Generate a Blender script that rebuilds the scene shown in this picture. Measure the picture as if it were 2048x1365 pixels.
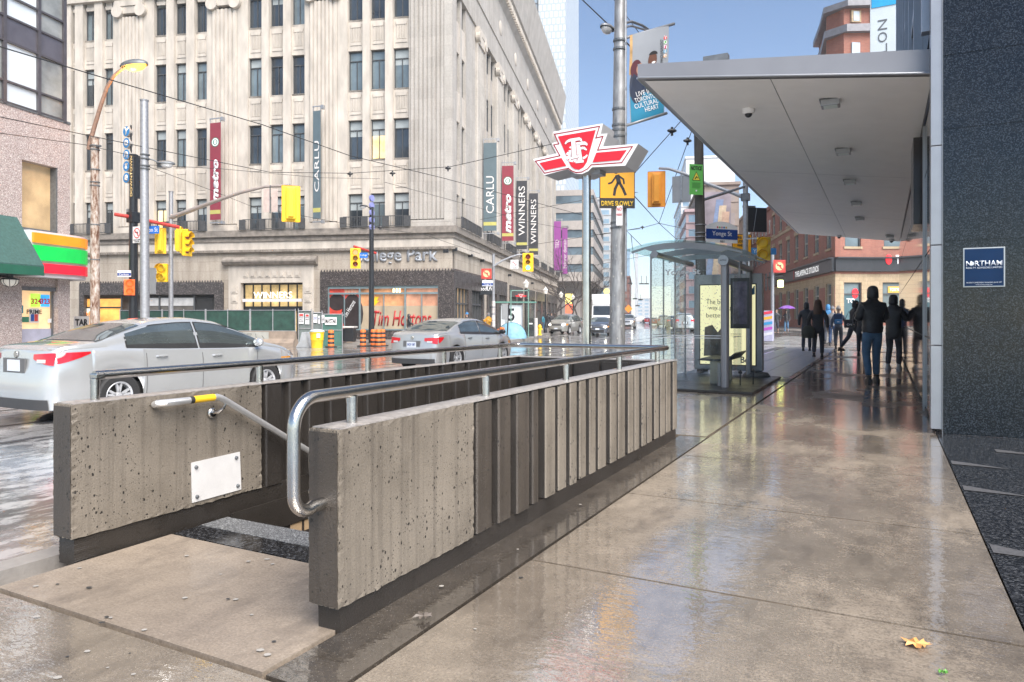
import bpy, bmesh, math, random
from math import sin, cos, pi, radians, sqrt
from mathutils import Vector, Matrix
random.seed(7)
sc = bpy.context.scene
COL = sc.collection
for o in list(bpy.data.objects): bpy.data.objects.remove(o)
# ---------------------------------------------------------------- camera
H, FP, CU, CV = 1.22, 1420.0, 1024.0, 635.0
cd = bpy.data.cameras.new('camera'); cam = bpy.data.objects.new('camera', cd); COL.objects.link(cam)
cam.location = (0, 0, H); cam.rotation_euler = (pi/2, 0, 0)
cd.sensor_width = 36; cd.lens = 36*FP/2048; cd.shift_y = -(682.5-CV)/2048
cd.clip_start = .05; cd.clip_end = 3000
sc.camera = cam
# ---------------------------------------------------------------- sky, sun, exposure
SUN_EL, SUN_ROT = radians(48), radians(152)
w = bpy.data.worlds.new('World'); sc.world = w; w.use_nodes = True
nt = w.node_tree; bg = nt.nodes['Background']
sky = nt.nodes.new('ShaderNodeTexSky'); sky.sky_type = 'NISHITA'; sky.sun_disc = False
sky.sun_elevation = SUN_EL; sky.sun_rotation = SUN_ROT
sky.altitude = 50; sky.air_density = .9; sky.dust_density = .15; sky.ozone_density = 2.2
nt.links.new(sky.outputs[0], bg.inputs[0]); bg.inputs[1].default_value = .085
sd = bpy.data.lights.new('sun', 'SUN'); sd.energy = 4.0; sd.angle = radians(55); sd.color = (1, .93, .85)
so = bpy.data.objects.new('sun', sd); COL.objects.link(so)
# sky sun_rotation is clockwise from +Y seen from above
_d = Vector((sin(SUN_ROT)*cos(SUN_EL), cos(SUN_ROT)*cos(SUN_EL), sin(SUN_EL)))
so.rotation_euler = _d.to_track_quat('Z', 'Y').to_euler(); so.location = (0, -20, 40)
sc.view_settings.view_transform = 'Standard'; sc.view_settings.look = 'None'
sc.view_settings.exposure = 1.2; sc.view_settings.gamma = 1; sc.view_settings.use_curve_mapping = False
# ---------------------------------------------------------------- frames
A1 = radians(27.65)                      # Carlton: angle to the right of the view axis
A2 = radians(10.14)                      # College: the street bends beyond the crossing
D1 = (sin(A1), cos(A1)); N1 = (cos(A1), -sin(A1))
def S(s, n): return (s*D1[0]+n*N1[0], s*D1[1]+n*N1[1])          # street coordinates -> world xy
def SN(x, y): return (x*D1[0]+y*D1[1], x*N1[0]+y*N1[1])
def at(u, v, Y): return Vector(((u-CU)/FP*Y, Y, H+(CV-v)/FP*Y))
def ground(x, y):
    s, n = SN(x, y); z = -.15
    if n < -3.76: z -= .012*(-3.76-n) if n > -45 else .495
    if s > 35: z += .008*(min(s, 75)-35)
    return z
def walk(x, y): return ground(x, y)+.15
class Fr:
    """vertical frame: x to the right along a wall, -y towards the viewer, z up"""
    def __init__(s, ox, oy, phi): s.o = (ox, oy); s.p = phi; s.c = cos(phi); s.s = sin(phi)
    def px(s, u, v=CV, y=0.):
        a = (u-CU)/FP; b = (CV-v)/FP; ox, oy = s.o
        t = (y - ox*s.s + oy*s.c)/(-a*s.s + s.c)
        wx, wy = a*t-ox, t-oy
        return (wx*s.c+wy*s.s, H+b*t)
    def x(s, u, y=0.): return s.px(u, CV, y)[0]
    def z(s, u, v, y=0.): return s.px(u, v, y)[1]
    def world(s, x, y, z): return Vector((s.o[0]+x*s.c-y*s.s, s.o[1]+x*s.s+y*s.c, z))
# ---------------------------------------------------------------- materials
MATS = {}
def _new(name):
    m = bpy.data.materials.new(name); m.use_nodes = True; MATS[name] = m
    return m, m.node_tree, m.node_tree.nodes['Principled BSDF']
def coords(nt, scale=(1, 1, 1), kind='Object'):
    tc = nt.nodes.new('ShaderNodeTexCoord'); mp = nt.nodes.new('ShaderNodeMapping')
    mp.inputs['Scale'].default_value = scale
    nt.links.new(tc.outputs[kind], mp.inputs[0]); return mp.outputs[0]
def noise(nt, vec, scale, detail=4, rough=.55):
    n = nt.nodes.new('ShaderNodeTexNoise'); n.inputs['Scale'].default_value = scale
    n.inputs['Detail'].default_value = detail; n.inputs['Roughness'].default_value = rough
    nt.links.new(vec, n.inputs['Vector']); return n.outputs['Fac']
def ramp(nt, fac, stops):
    r = nt.nodes.new('ShaderNodeValToRGB'); el = r.color_ramp.elements
    while len(el) < len(stops): el.new(.5)
    for e, (p, c) in zip(el, stops):
        e.position = p; e.color = (c[0], c[1], c[2], 1) if hasattr(c, '__len__') else (c, c, c, 1)
    nt.links.new(fac, r.inputs[0]); return r.outputs[0]
def mixc(nt, fac, a, b, mode='MIX'):
    m = nt.nodes.new('ShaderNodeMix'); m.data_type = 'RGBA'; m.blend_type = mode
    for k, val in ((0, fac), (6, a), (7, b)):
        if isinstance(val, bpy.types.NodeSocket): nt.links.new(val, m.inputs[k])
        elif k == 0: m.inputs[0].default_value = val
        else: m.inputs[k].default_value = (*val, 1) if isinstance(val, (tuple, list)) else (val, val, val, 1)
    return m.outputs[2]
def bump(nt, h, bsdf, dist=.01, strength=.6, prev=None):
    b = nt.nodes.new('ShaderNodeBump'); b.inputs['Distance'].default_value = dist
    b.inputs['Strength'].default_value = strength
    nt.links.new(h, b.inputs['Height'])
    if prev: nt.links.new(prev, b.inputs['Normal'])
    nt.links.new(b.outputs[0], bsdf.inputs['Normal']); return b.outputs[0]
def M(name, col=(.5, .5, .5), rough=.5, metal=0., var=.12, scale=3., bmp=0., bscale=60., st=(1, 1, 1), emit=0., ecol=None, coat=0., spec=None):
    if name in MATS: return MATS[name]
    m, nt, b = _new(name)
    b.inputs['Roughness'].default_value = rough; b.inputs['Metallic'].default_value = metal
    b.inputs['Coat Weight'].default_value = coat; b.inputs['Coat Roughness'].default_value = .06
    if spec is not None: b.inputs['Specular IOR Level'].default_value = spec
    v = coords(nt, st)
    if var > 0:
        n = noise(nt, v, scale, 5)
        c = ramp(nt, n, [(.25, [x*(1-var) for x in col]), (.75, [min(1, x*(1+var)) for x in col])])
        nt.links.new(c, b.inputs['Base Color'])
    else: b.inputs['Base Color'].default_value = (*col, 1)
    if bmp > 0: bump(nt, noise(nt, v, bscale, 3), b, bmp, .7)
    if emit > 0:
        b.inputs['Emission Strength'].default_value = emit
        if var > 0 and ecol is None: nt.links.new(c, b.inputs['Emission Color'])
        else: b.inputs['Emission Color'].default_value = (*(ecol or col), 1)
    return m
def sockval(nt, op, a, b=None):
    m = nt.nodes.new('ShaderNodeMath'); m.operation = op
    for i, x in enumerate((a, b)):
        if x is None: continue
        if isinstance(x, (int, float)): m.inputs[i].default_value = x
        else: nt.links.new(x, m.inputs[i])
    return m.outputs[0]
def wallvec(nt, sx, sz):
    tc = nt.nodes.new('ShaderNodeTexCoord'); sp = nt.nodes.new('ShaderNodeSeparateXYZ'); cb = nt.nodes.new('ShaderNodeCombineXYZ')
    nt.links.new(tc.outputs['Object'], sp.inputs[0])
    nt.links.new(sockval(nt, 'MULTIPLY', sockval(nt, 'ADD', sp.outputs[0], sp.outputs[1]), sx), cb.inputs[0])
    nt.links.new(sockval(nt, 'MULTIPLY', sp.outputs[2], sz), cb.inputs[1]); return cb.outputs[0]
def blocks(name, c1, c2, mortar, bw, bh, msize=.012, rough=.8, streak=.25, bmp=.004, grime=(.5, .45, .4)):
    m, nt, b = _new(name)
    br = nt.nodes.new('ShaderNodeTexBrick'); br.inputs['Scale'].default_value = 1
    br.inputs['Brick Width'].default_value = bw; br.inputs['Row Height'].default_value = bh
    br.inputs['Mortar Size'].default_value = msize; br.inputs['Bias'].default_value = 0
    br.inputs['Color1'].default_value = (*c1, 1); br.inputs['Color2'].default_value = (*c2, 1); br.inputs['Mortar'].default_value = (*mortar, 1)
    nt.links.new(wallvec(nt, 1, 1), br.inputs['Vector'])
    n1 = noise(nt, coords(nt, (1.3, 1.3, .22)), 1.1, 6, .62)
    n2 = noise(nt, coords(nt, (1, 1, 1)), 9, 5, .6)
    c = mixc(nt, ramp(nt, n1, [(.42, 0.), (.75, streak)]), br.outputs[0], mixc(nt, 1., br.outputs[0], grime, 'MULTIPLY'))
    c = mixc(nt, .35, c, ramp(nt, n2, [(.3, .35), (.7, .9)]), 'MULTIPLY')
    nt.links.new(c, b.inputs['Base Color']); b.inputs['Roughness'].default_value = rough
    p = bump(nt, br.outputs[1], b, -bmp, .8); bump(nt, n2, b, .004, .5, p)
    return m
def pitted(name, col, dark, wet=.55):
    m, nt, b = _new(name)
    v = coords(nt)
    n = noise(nt, v, 2.2, 8, .65)
    st = noise(nt, coords(nt, (20, 20, .5)), 1.2, 4, .55)
    c = ramp(nt, n, [(.28, [x*.72 for x in col]), (.5, col), (.74, [min(1, x*1.2) for x in col])])
    c = mixc(nt, ramp(nt, st, [(.48, 0.), (.72, .55)]), c, dark)
    fine = noise(nt, v, 120, 3, .7)
    c = mixc(nt, .4, c, ramp(nt, fine, [(.3, .4), (.65, 1.)]), 'MULTIPLY')
    vo = nt.nodes.new('ShaderNodeTexVoronoi'); vo.inputs['Scale'].default_value = 30; vo.inputs['Randomness'].default_value = 1
    nt.links.new(coords(nt, (1, 1, .75)), vo.inputs['Vector'])
    vo2 = nt.nodes.new('ShaderNodeTexVoronoi'); vo2.inputs['Scale'].default_value = 75
    nt.links.new(coords(nt, (1, 1, .7)), vo2.inputs['Vector'])
    g = noise(nt, v, 5, 2)
    thr = ramp(nt, g, [(.30, .07), (.75, .27)])
    pit = sockval(nt, 'LESS_THAN', vo.outputs['Distance'], sockval(nt, 'MULTIPLY', thr, sockval(nt, 'MULTIPLY', fine, 1.7)))
    pit2 = sockval(nt, 'LESS_THAN', vo2.outputs['Distance'], sockval(nt, 'MULTIPLY', thr, .85))
    pp = sockval(nt, 'MAXIMUM', pit, pit2)
    c = mixc(nt, pp, c, (.02, .017, .014))
    nt.links.new(c, b.inputs['Base Color'])
    nt.links.new(ramp(nt, n, [(.3, wet*.7), (.7, wet*1.25)]), b.inputs['Roughness'])
    p = bump(nt, pp, b, -.012, 1); bump(nt, fine, b, .004, .8, p)
    return m
def wetpave(name, col, dirt, rlo=.06, rhi=.5, asphalt=False, film_=1.):
    """wet pavement: tone from stone and dirt, gloss from the film of water"""
    m, nt, b = _new(name)
    g = nt.nodes.new('ShaderNodeNewGeometry'); mp = nt.nodes.new('ShaderNodeMapping')
    mp.inputs['Rotation'].default_value = (0, 0, A1); nt.links.new(g.outputs['Position'], mp.inputs[0])
    P = mp.outputs[0]
    def sc_(x, y, z=1):
        q = nt.nodes.new('ShaderNodeMapping'); q.inputs['Scale'].default_value = (x, y, z); nt.links.new(P, q.inputs[0]); return q.outputs[0]
    big = noise(nt, P, .9, 6, .6); med = noise(nt, P, 7, 6, .65); fine = noise(nt, P, 90, 4, .7)
    c = ramp(nt, med, [(.3, [x*.8 for x in col]), (.7, [x*1.15 for x in col])])
    c = mixc(nt, ramp(nt, big, [(.45, 0.), (.72, .75)]), c, dirt)
    c = mixc(nt, .55, c, ramp(nt, fine, [(.32, .35), (.6, 1.)]), 'MULTIPLY')
    speck = nt.nodes.new('ShaderNodeTexVoronoi'); speck.inputs['Scale'].default_value = 85 if not asphalt else 60
    nt.links.new(P, speck.inputs['Vector'])
    sp = sockval(nt, 'LESS_THAN', speck.outputs['Distance'], .12 if not asphalt else .1)
    c = mixc(nt, sockval(nt, 'MULTIPLY', sp, .55), c, (.6, .56, .5))
    if asphalt:                                   # slush lying in wheel-track streaks
        sl = noise(nt, sc_(1.0, .45), 5.5, 10, .75); sl2 = noise(nt, sc_(.5, .10), 1.3, 4)
        slm = ramp(nt, sockval(nt, 'ADD', sl, sockval(nt, 'MULTIPLY', sl2, .45)), [(.69, 0.), (.8, .85)])
        c = mixc(nt, slm, c, (.48, .47, .46))
    if not asphalt:
        st_ = noise(nt, sc_(2.2, .7), 2.4, 7, .7); c = mixc(nt, ramp(nt, st_, [(.5, 0.), (.66, .55)]), c, [q*.55 for q in dirt])
    nt.links.new(c, b.inputs['Base Color'])
    film = noise(nt, sc_(.55, .35), 1.6, 5, .6)
    r = ramp(nt, film, [(.36, rlo), (.52, rlo+.07), (.68, rhi)])
    if asphalt: r = mixc(nt, slm, r, .35)
    nt.links.new(r, b.inputs['Roughness'])
    b.inputs['Specular IOR Level'].default_value = .62
    b.inputs['Coat IOR'].default_value = 2.9
    fl2 = sockval(nt, 'ADD', film, sockval(nt, 'MULTIPLY', sockval(nt, 'SUBTRACT', sockval(nt, 'ADD', fine, noise(nt, sc_(22, 40), 1., 4, .6)), 1.), .42))
    nt.links.new(ramp(nt, fl2, [(.51, film_), (.57, .10*film_ if not asphalt else .4)]), b.inputs['Coat Weight']); b.inputs['Coat Roughness'].default_value = .025
    rip = noise(nt, sc_(9, 16), 1.5, 3, .5)
    dr = nt.nodes.new('ShaderNodeTexVoronoi'); dr.inputs['Scale'].default_value = 34; nt.links.new(P, dr.inputs['Vector'])
    p = bump(nt, fine, b, .0016, .5); p = bump(nt, rip, b, .006, .35, p)
    if asphalt: p = bump(nt, slm, b, .02, .6, p)
    bump(nt, dr.outputs['Distance'], b, -.002, .3, p)
    cb_ = nt.nodes.new('ShaderNodeBump'); cb_.inputs['Distance'].default_value = .005; cb_.inputs['Strength'].default_value = .30
    nt.links.new(sockval(nt, 'ADD', rip, sockval(nt, 'MULTIPLY', noise(nt, sc_(30, 60), 1., 2, .5), .25)), cb_.inputs['Height']); nt.links.new(cb_.outputs[0], b.inputs['Coat Normal'])
    return m
def granite(name, base, fleck, scale=60, rough=.12):
    m, nt, b = _new(name)
    v = coords(nt)
    vo = nt.nodes.new('ShaderNodeTexVoronoi'); vo.inputs['Scale'].default_value = scale; nt.links.new(v, vo.inputs['Vector'])
    vs = nt.nodes.new('ShaderNodeSeparateColor'); nt.links.new(vo.outputs['Color'], vs.inputs[0])
    n = noise(nt, v, scale*1.6, 3, .7)
    c = ramp(nt, vs.outputs[0], [(.0, [x*.35 for x in base]), (.55, base), (.80, fleck), (1., [min(1, x*2.2) for x in fleck])])
    c = mixc(nt, .5, c, ramp(nt, n, [(.3, .3), (.7, 1.)]), 'MULTIPLY')
    nt.links.new(c, b.inputs['Base Color'])
    nt.links.new(ramp(nt, noise(nt, v, 2.5, 4), [(.3, rough), (.7, rough*2)]), b.inputs['Roughness'])
    return m
def glassmat(name, tint=(.9, .97, .95), rough=.0, alpha=.12, drops=False):
    m = bpy.data.materials.new(name); m.use_nodes = True; MATS[name] = m; nt = m.node_tree
    nt.nodes.clear(); out = nt.nodes.new('ShaderNodeOutputMaterial')
    tr = nt.nodes.new('ShaderNodeBsdfTransparent'); tr.inputs[0].default_value = (*tint, 1)
    gl = nt.nodes.new('ShaderNodeBsdfGlossy'); gl.inputs[1].default_value = max(rough, .02)
    fr = nt.nodes.new('ShaderNodeFresnel'); fr.inputs[0].default_value = 1.5
    mx = nt.nodes.new('ShaderNodeMixShader'); ge = nt.nodes.new('ShaderNodeNewGeometry'); nt.links.new(sockval(nt, 'MULTIPLY', fr.outputs[0], sockval(nt, 'SUBTRACT', 1., ge.outputs['Backfacing'])), mx.inputs[0])
    nt.links.new(tr.outputs[0], mx.inputs[1]); nt.links.new(gl.outputs[0], mx.inputs[2])
    sh = mx.outputs[0]
    if drops:
        v = coords(nt); vo = nt.nodes.new('ShaderNodeTexVoronoi'); vo.inputs['Scale'].default_value = 26; nt.links.new(v, vo.inputs['Vector'])
        d = sockval(nt, 'LESS_THAN', vo.outputs['Distance'], sockval(nt, 'MULTIPLY', noise(nt, v, 2.2, 3), .34))
        df = nt.nodes.new('ShaderNodeBsdfPrincipled'); df.inputs['Base Color'].default_value = (.35, .42, .42, 1); df.inputs['Roughness'].default_value = .1
        m2 = nt.nodes.new('ShaderNodeMixShader'); nt.links.new(sockval(nt, 'MULTIPLY', d, .6), m2.inputs[0])
        nt.links.new(sh, m2.inputs[1]); nt.links.new(df.outputs[0], m2.inputs[2]); sh = m2.outputs[0]
    nt.links.new(sh, out.inputs[0]); return m
# ---------------------------------------------------------------- mesh builder
class MB:
    def __init__(s): s.v = []; s.f = []; s.m = []
    def poly(s, pts, m=0):
        i = len(s.v); s.v += [tuple(p) for p in pts]; s.f.append(tuple(range(i, i+len(pts)))); s.m.append(m); return s
    def box(s, x0, x1, y0, y1, z0, z1, m=0):
        if x1 < x0: x0, x1 = x1, x0
        if y1 < y0: y0, y1 = y1, y0
        if z1 < z0: z0, z1 = z1, z0
        i = len(s.v)
        s.v += [(x0, y0, z0), (x1, y0, z0), (x1, y1, z0), (x0, y1, z0), (x0, y0, z1), (x1, y0, z1), (x1, y1, z1), (x0, y1, z1)]
        for q in ((0, 3, 2, 1), (4, 5, 6, 7), (0, 1, 5, 4), (1, 2, 6, 5), (2, 3, 7, 6), (3, 0, 4, 7)):
            s.f.append(tuple(i+k for k in q)); s.m.append(m)
        return s
    def prism(s, pts, y0, y1, m=0, ms=None, plane='xz'):
        """2d outline extruded along the third axis"""
        if ms is None: ms = m
        mk = {'xz': lambda a, b, c: (a, c, b), 'xy': lambda a, b, c: (a, b, c), 'yz': lambda a, b, c: (c, a, b)}[plane]
        i = len(s.v); n = len(pts)
        s.v += [mk(a, b, y0) for a, b in pts] + [mk(a, b, y1) for a, b in pts]
        s.f.append(tuple(range(i, i+n))); s.m.append(m)
        s.f.append(tuple(range(i+2*n-1, i+n-1, -1))); s.m.append(m)
        for k in range(n):
            s.f.append((i+k, i+n+k, i+n+(k+1) % n, i+(k+1) % n)); s.m.append(ms)
        return s
    def tube(s, pts, r, seg=10, m=0, cap=True):
        pts = [Vector(p) for p in pts]; n = len(pts)
        rs = r if hasattr(r, '__len__') else [r]*n
        i = len(s.v); T = (pts[1]-pts[0]).normalized()
        a = T.cross(Vector((0, 0, 1)))
        if a.length < .1: a = T.cross(Vector((1, 0, 0)))
        a.normalize()
        for k, p in enumerate(pts):
            t = ((pts[min(k+1, n-1)]-p).normalized() + (p-pts[max(k-1, 0)]).normalized())
            t = t.normalized() if t.length > 1e-6 else T
            a = (a - t*a.dot(t)); a.normalize(); b = t.cross(a)
            sc_ = 1.
            if 0 < k < n-1:
                cs = max(.5, t.dot((pts[k+1]-p).normalized())); sc_ = 1/cs
            for j in range(seg):
                q = 2*pi*j/seg; s.v.append(tuple(p+(a*cos(q)+b*sin(q))*rs[k]*(1 if sc_ == 1 else min(sc_, 1.15))))
        for k in range(n-1):
            for j in range(seg):
                s.f.append((i+k*seg+j, i+k*seg+(j+1) % seg, i+(k+1)*seg+(j+1) % seg, i+(k+1)*seg+j)); s.m.append(m)
        if cap:
            s.f.append(tuple(i+j for j in range(seg-1, -1, -1))); s.m.append(m)
            s.f.append(tuple(i+(n-1)*seg+j for j in range(seg))); s.m.append(m)
        return s
    def lathe(s, prof, c=(0, 0, 0), seg=20, m=0, axis='z', a0=0., a1=2*pi, sx=1., sy=1., cap=True):
        i = len(s.v); full = abs(a1-a0-2*pi) < 1e-6; ns = seg if full else seg+1
        for r, z in prof:
            for j in range(ns):
                q = a0+(a1-a0)*j/seg; p = (r*cos(q)*sx, r*sin(q)*sy, z)
                if axis == 'y': p = (p[0], p[2], p[1])
                if axis == 'x': p = (p[2], p[0], p[1])
                s.v.append((p[0]+c[0], p[1]+c[1], p[2]+c[2]))
        for k in range(len(prof)-1):
            for j in range(seg):
                j2 = (j+1) % ns if full else j+1
                s.f.append((i+k*ns+j, i+k*ns+j2, i+(k+1)*ns+j2, i+(k+1)*ns+j)); s.m.append(m)
        for k in (0, len(prof)-1):
            if prof[k][0] > 1e-5 and full and cap:
                s.f.append(tuple(i+k*ns+j for j in range(ns))); s.m.append(m)
        return s
    def ell(s, c, r, seg=14, rings=8, m=0, z0=-1., z1=1.):
        i = len(s.v); r = r if hasattr(r, '__len__') else (r, r, r)
        a0, a1 = math.asin(z0), math.asin(z1)
        for k in range(rings+1):
            t = a0+(a1-a0)*k/rings
            for j in range(seg):
                q = 2*pi*j/seg; s.v.append((c[0]+r[0]*cos(t)*cos(q), c[1]+r[1]*cos(t)*sin(q), c[2]+r[2]*sin(t)))
        for k in range(rings):
            for j in range(seg):
                s.f.append((i+k*seg+j, i+k*seg+(j+1) % seg, i+(k+1)*seg+(j+1) % seg, i+(k+1)*seg+j)); s.m.append(m)
        return s
    def grid(s, fn, nu, nv, m=0, wrap=False):
        i = len(s.v)
        for a in range(nu+1):
            for b in range(nv+1): s.v.append(tuple(fn(a/nu, b/nv)))
        for a in range(nu):
            for b in range(nv):
                p = i+a*(nv+1)+b; s.f.append((p, p+nv+1, p+nv+2, p+1)); s.m.append(m)
        return s
    def build(s, name, mats, parent=None, smooth=False, loc=None, rz=0., bevel=0.):
        me = bpy.data.meshes.new(name); me.from_pydata(s.v, [], s.f)
        for x in (mats if isinstance(mats, (list, tuple)) else [mats]): me.materials.append(x)
        if len(me.materials) > 1: me.polygons.foreach_set('material_index', s.m)
        bm = bmesh.new(); bm.from_mesh(me)
        if smooth: bmesh.ops.remove_doubles(bm, verts=bm.verts, dist=1e-5)
        bmesh.ops.recalc_face_normals(bm, faces=bm.faces)
        if bevel > 0: bmesh.ops.bevel(bm, geom=[e for e in bm.edges if e.is_manifold and e.calc_face_angle(0) > .5], offset=bevel, segments=2, profile=.6, affect='EDGES')
        bm.to_mesh(me); bm.free()
        if smooth:
            me.polygons.foreach_set('use_smooth', [True]*len(me.polygons))
            try: me.set_sharp_from_angle(angle=radians(38))
            except Exception: pass
        o = bpy.data.objects.new(name, me); COL.objects.link(o)
        if parent: o.parent = parent
        if loc is not None: o.location = loc
        o.rotation_euler[2] = rz
        return o
def tag(o, label, cat, group=None):
    o['label'] = label; o['category'] = cat
    if group: o['group'] = group
    return o
def thing(name, label, cat, loc=(0, 0, 0), rz=0., group=None):
    o = bpy.data.objects.new(name, None); COL.objects.link(o); o.empty_display_size = .2
    o.location = loc; o.rotation_euler = (0, 0, rz); tag(o, label, cat, group); return o
def frthing(name, label, cat, fr, group=None): return thing(name, label, cat, (fr.o[0], fr.o[1], 0), fr.p, group)
def struct(name, mb, m, **k):
    o = mb.build(name, m, **k); o['kind'] = 'structure'; return o
def copy_tree(o, parent=None):
    c = o.copy(); COL.objects.link(c)
    if parent: c.parent = parent
    for ch in [x for x in bpy.data.objects if x.parent == o and x is not c]: copy_tree(ch, c)
    return c
def text(st, w=None, h=None, m=None, parent=None, loc=(0, 0, 0), rx=pi/2, rz=0., rot=0., ext=.004, bold=0., shear=0., name='lettering', align='c', space=1.):
    """lettering as a mesh; lies in the parent's xz plane facing -y"""
    cu = bpy.data.curves.new(name, 'FONT'); cu.body = st; cu.size = 1; cu.offset = bold; cu.shear = shear
    cu.space_character = space; cu.resolution_u = 3
    t = bpy.data.objects.new('t', cu); COL.objects.link(t)
    dg = bpy.context.evaluated_depsgraph_get(); me = bpy.data.meshes.new_from_object(t.evaluated_get(dg))
    bpy.data.objects.remove(t); bpy.data.curves.remove(cu)
    if not len(me.vertices): return None
    xs = [v.co.x for v in me.vertices]; ys = [v.co.y for v in me.vertices]
    W = max(xs)-min(xs); Hh = max(ys)-min(ys); cx = (max(xs)+min(xs))/2; cy = (max(ys)+min(ys))/2
    sx = w/W if w else h/Hh; sy = h/Hh if h else sx
    R = Matrix.Rotation(rz, 4, 'Z') @ Matrix.Rotation(rx, 4, 'X') @ Matrix.Rotation(rot, 4, 'Z')
    bm = bmesh.new(); bm.from_mesh(me)
    for v in bm.verts:
        v.co = Vector(((v.co.x-cx)*sx, (v.co.y-cy)*sy, 0))
    if ext > 0:
        g = bmesh.ops.extrude_face_region(bm, geom=bm.faces[:])
        for e in g['geom']:
            if isinstance(e, bmesh.types.BMVert): e.co.z += ext
    bmesh.ops.recalc_face_normals(bm, faces=bm.faces)
    bmesh.ops.transform(bm, matrix=Matrix.Translation(loc) @ R, verts=bm.verts)
    bm.to_mesh(me); bm.free(); me.materials.clear(); me.materials.append(m); me.name = name
    o = bpy.data.objects.new(name, me); COL.objects.link(o)
    if parent: o.parent = parent
    return o
def joinobjs(obs, name):
    obs = [o for o in obs if o]
    bm = bmesh.new(); mats = []
    for o in obs:
        me = o.data.copy()
        mp = []
        for q in me.materials:
            if q not in mats: mats.append(q)
            mp.append(mats.index(q))
        for p in me.polygons: p.material_index = mp[p.material_index] if mp else 0
        bm.from_mesh(me); bpy.data.meshes.remove(me)
    me = bpy.data.meshes.new(name); bm.to_mesh(me); bm.free()
    for q in mats: me.materials.append(q)
    n = bpy.data.objects.new(name, me); COL.objects.link(n); n.parent = obs[0].parent
    for o in obs: bpy.data.objects.remove(o)
    return n
def lettering(items, m, parent, **k):
    """several lines of writing as ONE lettering part: items = (text, x, z, w, h)"""
    y = k.pop('y', -.01); o = [text(t, w=w_, h=h_, m=m, parent=parent, loc=(x, y, z), **k) for t, x, z, w_, h_ in items]
    return joinobjs(o, 'lettering')
# ---------------------------------------------------------------- palette
steel = M('brushed_steel', (.56, .54, .51), .22, 1, .12, 8, .0008, 160)
galv = M('galvanised', (.36, .37, .39), .5, .6, .2, 14, .001, 60)
darkgalv = M('dark_galvanised', (.16, .17, .18), .5, .5, .25, 10)
blackp = M('black_paint', (.018, .02, .024), .32, 0, .2, 8)
blackr = M('black_rubber', (.02, .02, .02), .6, 0, .2, 8)
white = M('white_paint', (.8, .8, .8), .4, 0, .05)
offw = M('off_white', (.62, .60, .57), .5, 0, .1, 6)
alum = M('satin_aluminium', (.36, .37, .39), .35, .6, .08, 4)
yel = M('signal_yellow', (.85, .55, .02), .4, 0, .08, 6)
amber = M('signal_orange', (.80, .33, .03), .4, 0, .08, 6)
redp = M('arm_red', (.50, .045, .035), .4, 0, .2, 8)
redface = M('emblem_red', (.68, .012, .022), .3, 0, .04, 2, coat=.5)
blue = M('sign_blue', (.02, .07, .28), .4, 0, .08)
navy = M('plaque_navy', (.006, .026, .075), .5, 0, .2, 3, spec=.15)
orange = M('drum_orange', (.75, .17, .03), .5, 0, .1, 8)
tyre = M('tyre', (.02, .02, .021), .75, 0, .2, 20)
rimm = M('rim_alloy', (.50, .51, .53), .35, .3, .08)
darkglass = M('dark_glass', (.025, .032, .038), .04, 0, .5, 1.2, spec=.9)
carglass = M('car_glass', (.17, .20, .20), .03, .7, .35, 1.5, spec=.9)
bwin = M('building_glass', (.035, .045, .055), .06, 0, .6, .55, spec=.9)
bwin2 = M('building_glass_pale', (.13, .17, .19), .08, 0, .4, .7, spec=.9)
blind = M('window_blind', (.34, .38, .39), .5, 0, .15, 2)
litwin = M('lit_room', (.75, .52, .22), .5, 0, .45, 1.2, emit=.8)
tail = M('tail_lens', (.50, .008, .015), .12, 0, .1, 8, coat=1, emit=.12)
lampw = M('headlamp_lit', (1, .93, .72), .3, 0, 0, emit=9)
clearlens = M('clear_lens', (.6, .6, .6), .08, 0, .1, 8, coat=1)
wood = M('pole_wood', (.075, .068, .062), .8, 0, .35, 5, .004, 30, (6, 6, .7))
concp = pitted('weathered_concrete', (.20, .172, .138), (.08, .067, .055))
concd = pitted('wet_concrete_and_groove_shade', (.034, .029, .025), (.03, .026, .022), .35)  # wet dark concrete; also the shade painted into the rib grooves
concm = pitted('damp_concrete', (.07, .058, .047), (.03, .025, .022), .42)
snowtop = M('sleet_on_concrete', (.30, .28, .265), .35, 0, .35, 30, .004, 90)
pave = wetpave('wet_concrete_paving', (.30, .25, .195), (.15, .122, .095), .16, .6)
pavedk = wetpave('wet_concrete_strip', (.10, .085, .07), (.06, .052, .045), .04, .3)
landing = wetpave('damp_landing_slab', (.33, .27, .21), (.24, .195, .155), .4, .75, False, .16)
asph = wetpave('slushy_asphalt', (.085, .08, .078), (.13, .11, .095), .1, .5, True)
farpave = M('far_pavement', (.26, .24, .22), .35, 0, .3, 2, .003, 30)
grey_gr = granite('grey_granite', (.007, .009, .012), (.022, .026, .032), 110, .12)
blk_gr = granite('black_granite', (.02, .021, .024), (.05, .052, .056), 90, .1)
red_gr = granite('mauve_granite', (.56, .45, .42), (.53, .44, .42), 60, .3)
nos_gr = granite('light_granite', (.12, .125, .13), (.22, .225, .23), 220, .4)
dk_gr = granite('storefront_granite', (.06, .052, .05), (.10, .085, .082), 22, .25)
stone = blocks('limestone', (.50, .445, .375), (.42, .37, .31), (.33, .28, .24), 1.15, .62, .010, .8, .7)
stoneb = blocks('limestone_pale', (.50, .47, .43), (.44, .415, .38), (.42, .38, .35), 1.2, .66, .008, .8, .45)
stonew = M('limestone_trim', (.49, .445, .39), .8, 0, .24, 2.0, .006, 40, (1, 1, .3))
stoned = M('limestone_dirty', (.22, .195, .17), .8, 0, .4, 3, .006, 40)
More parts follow.
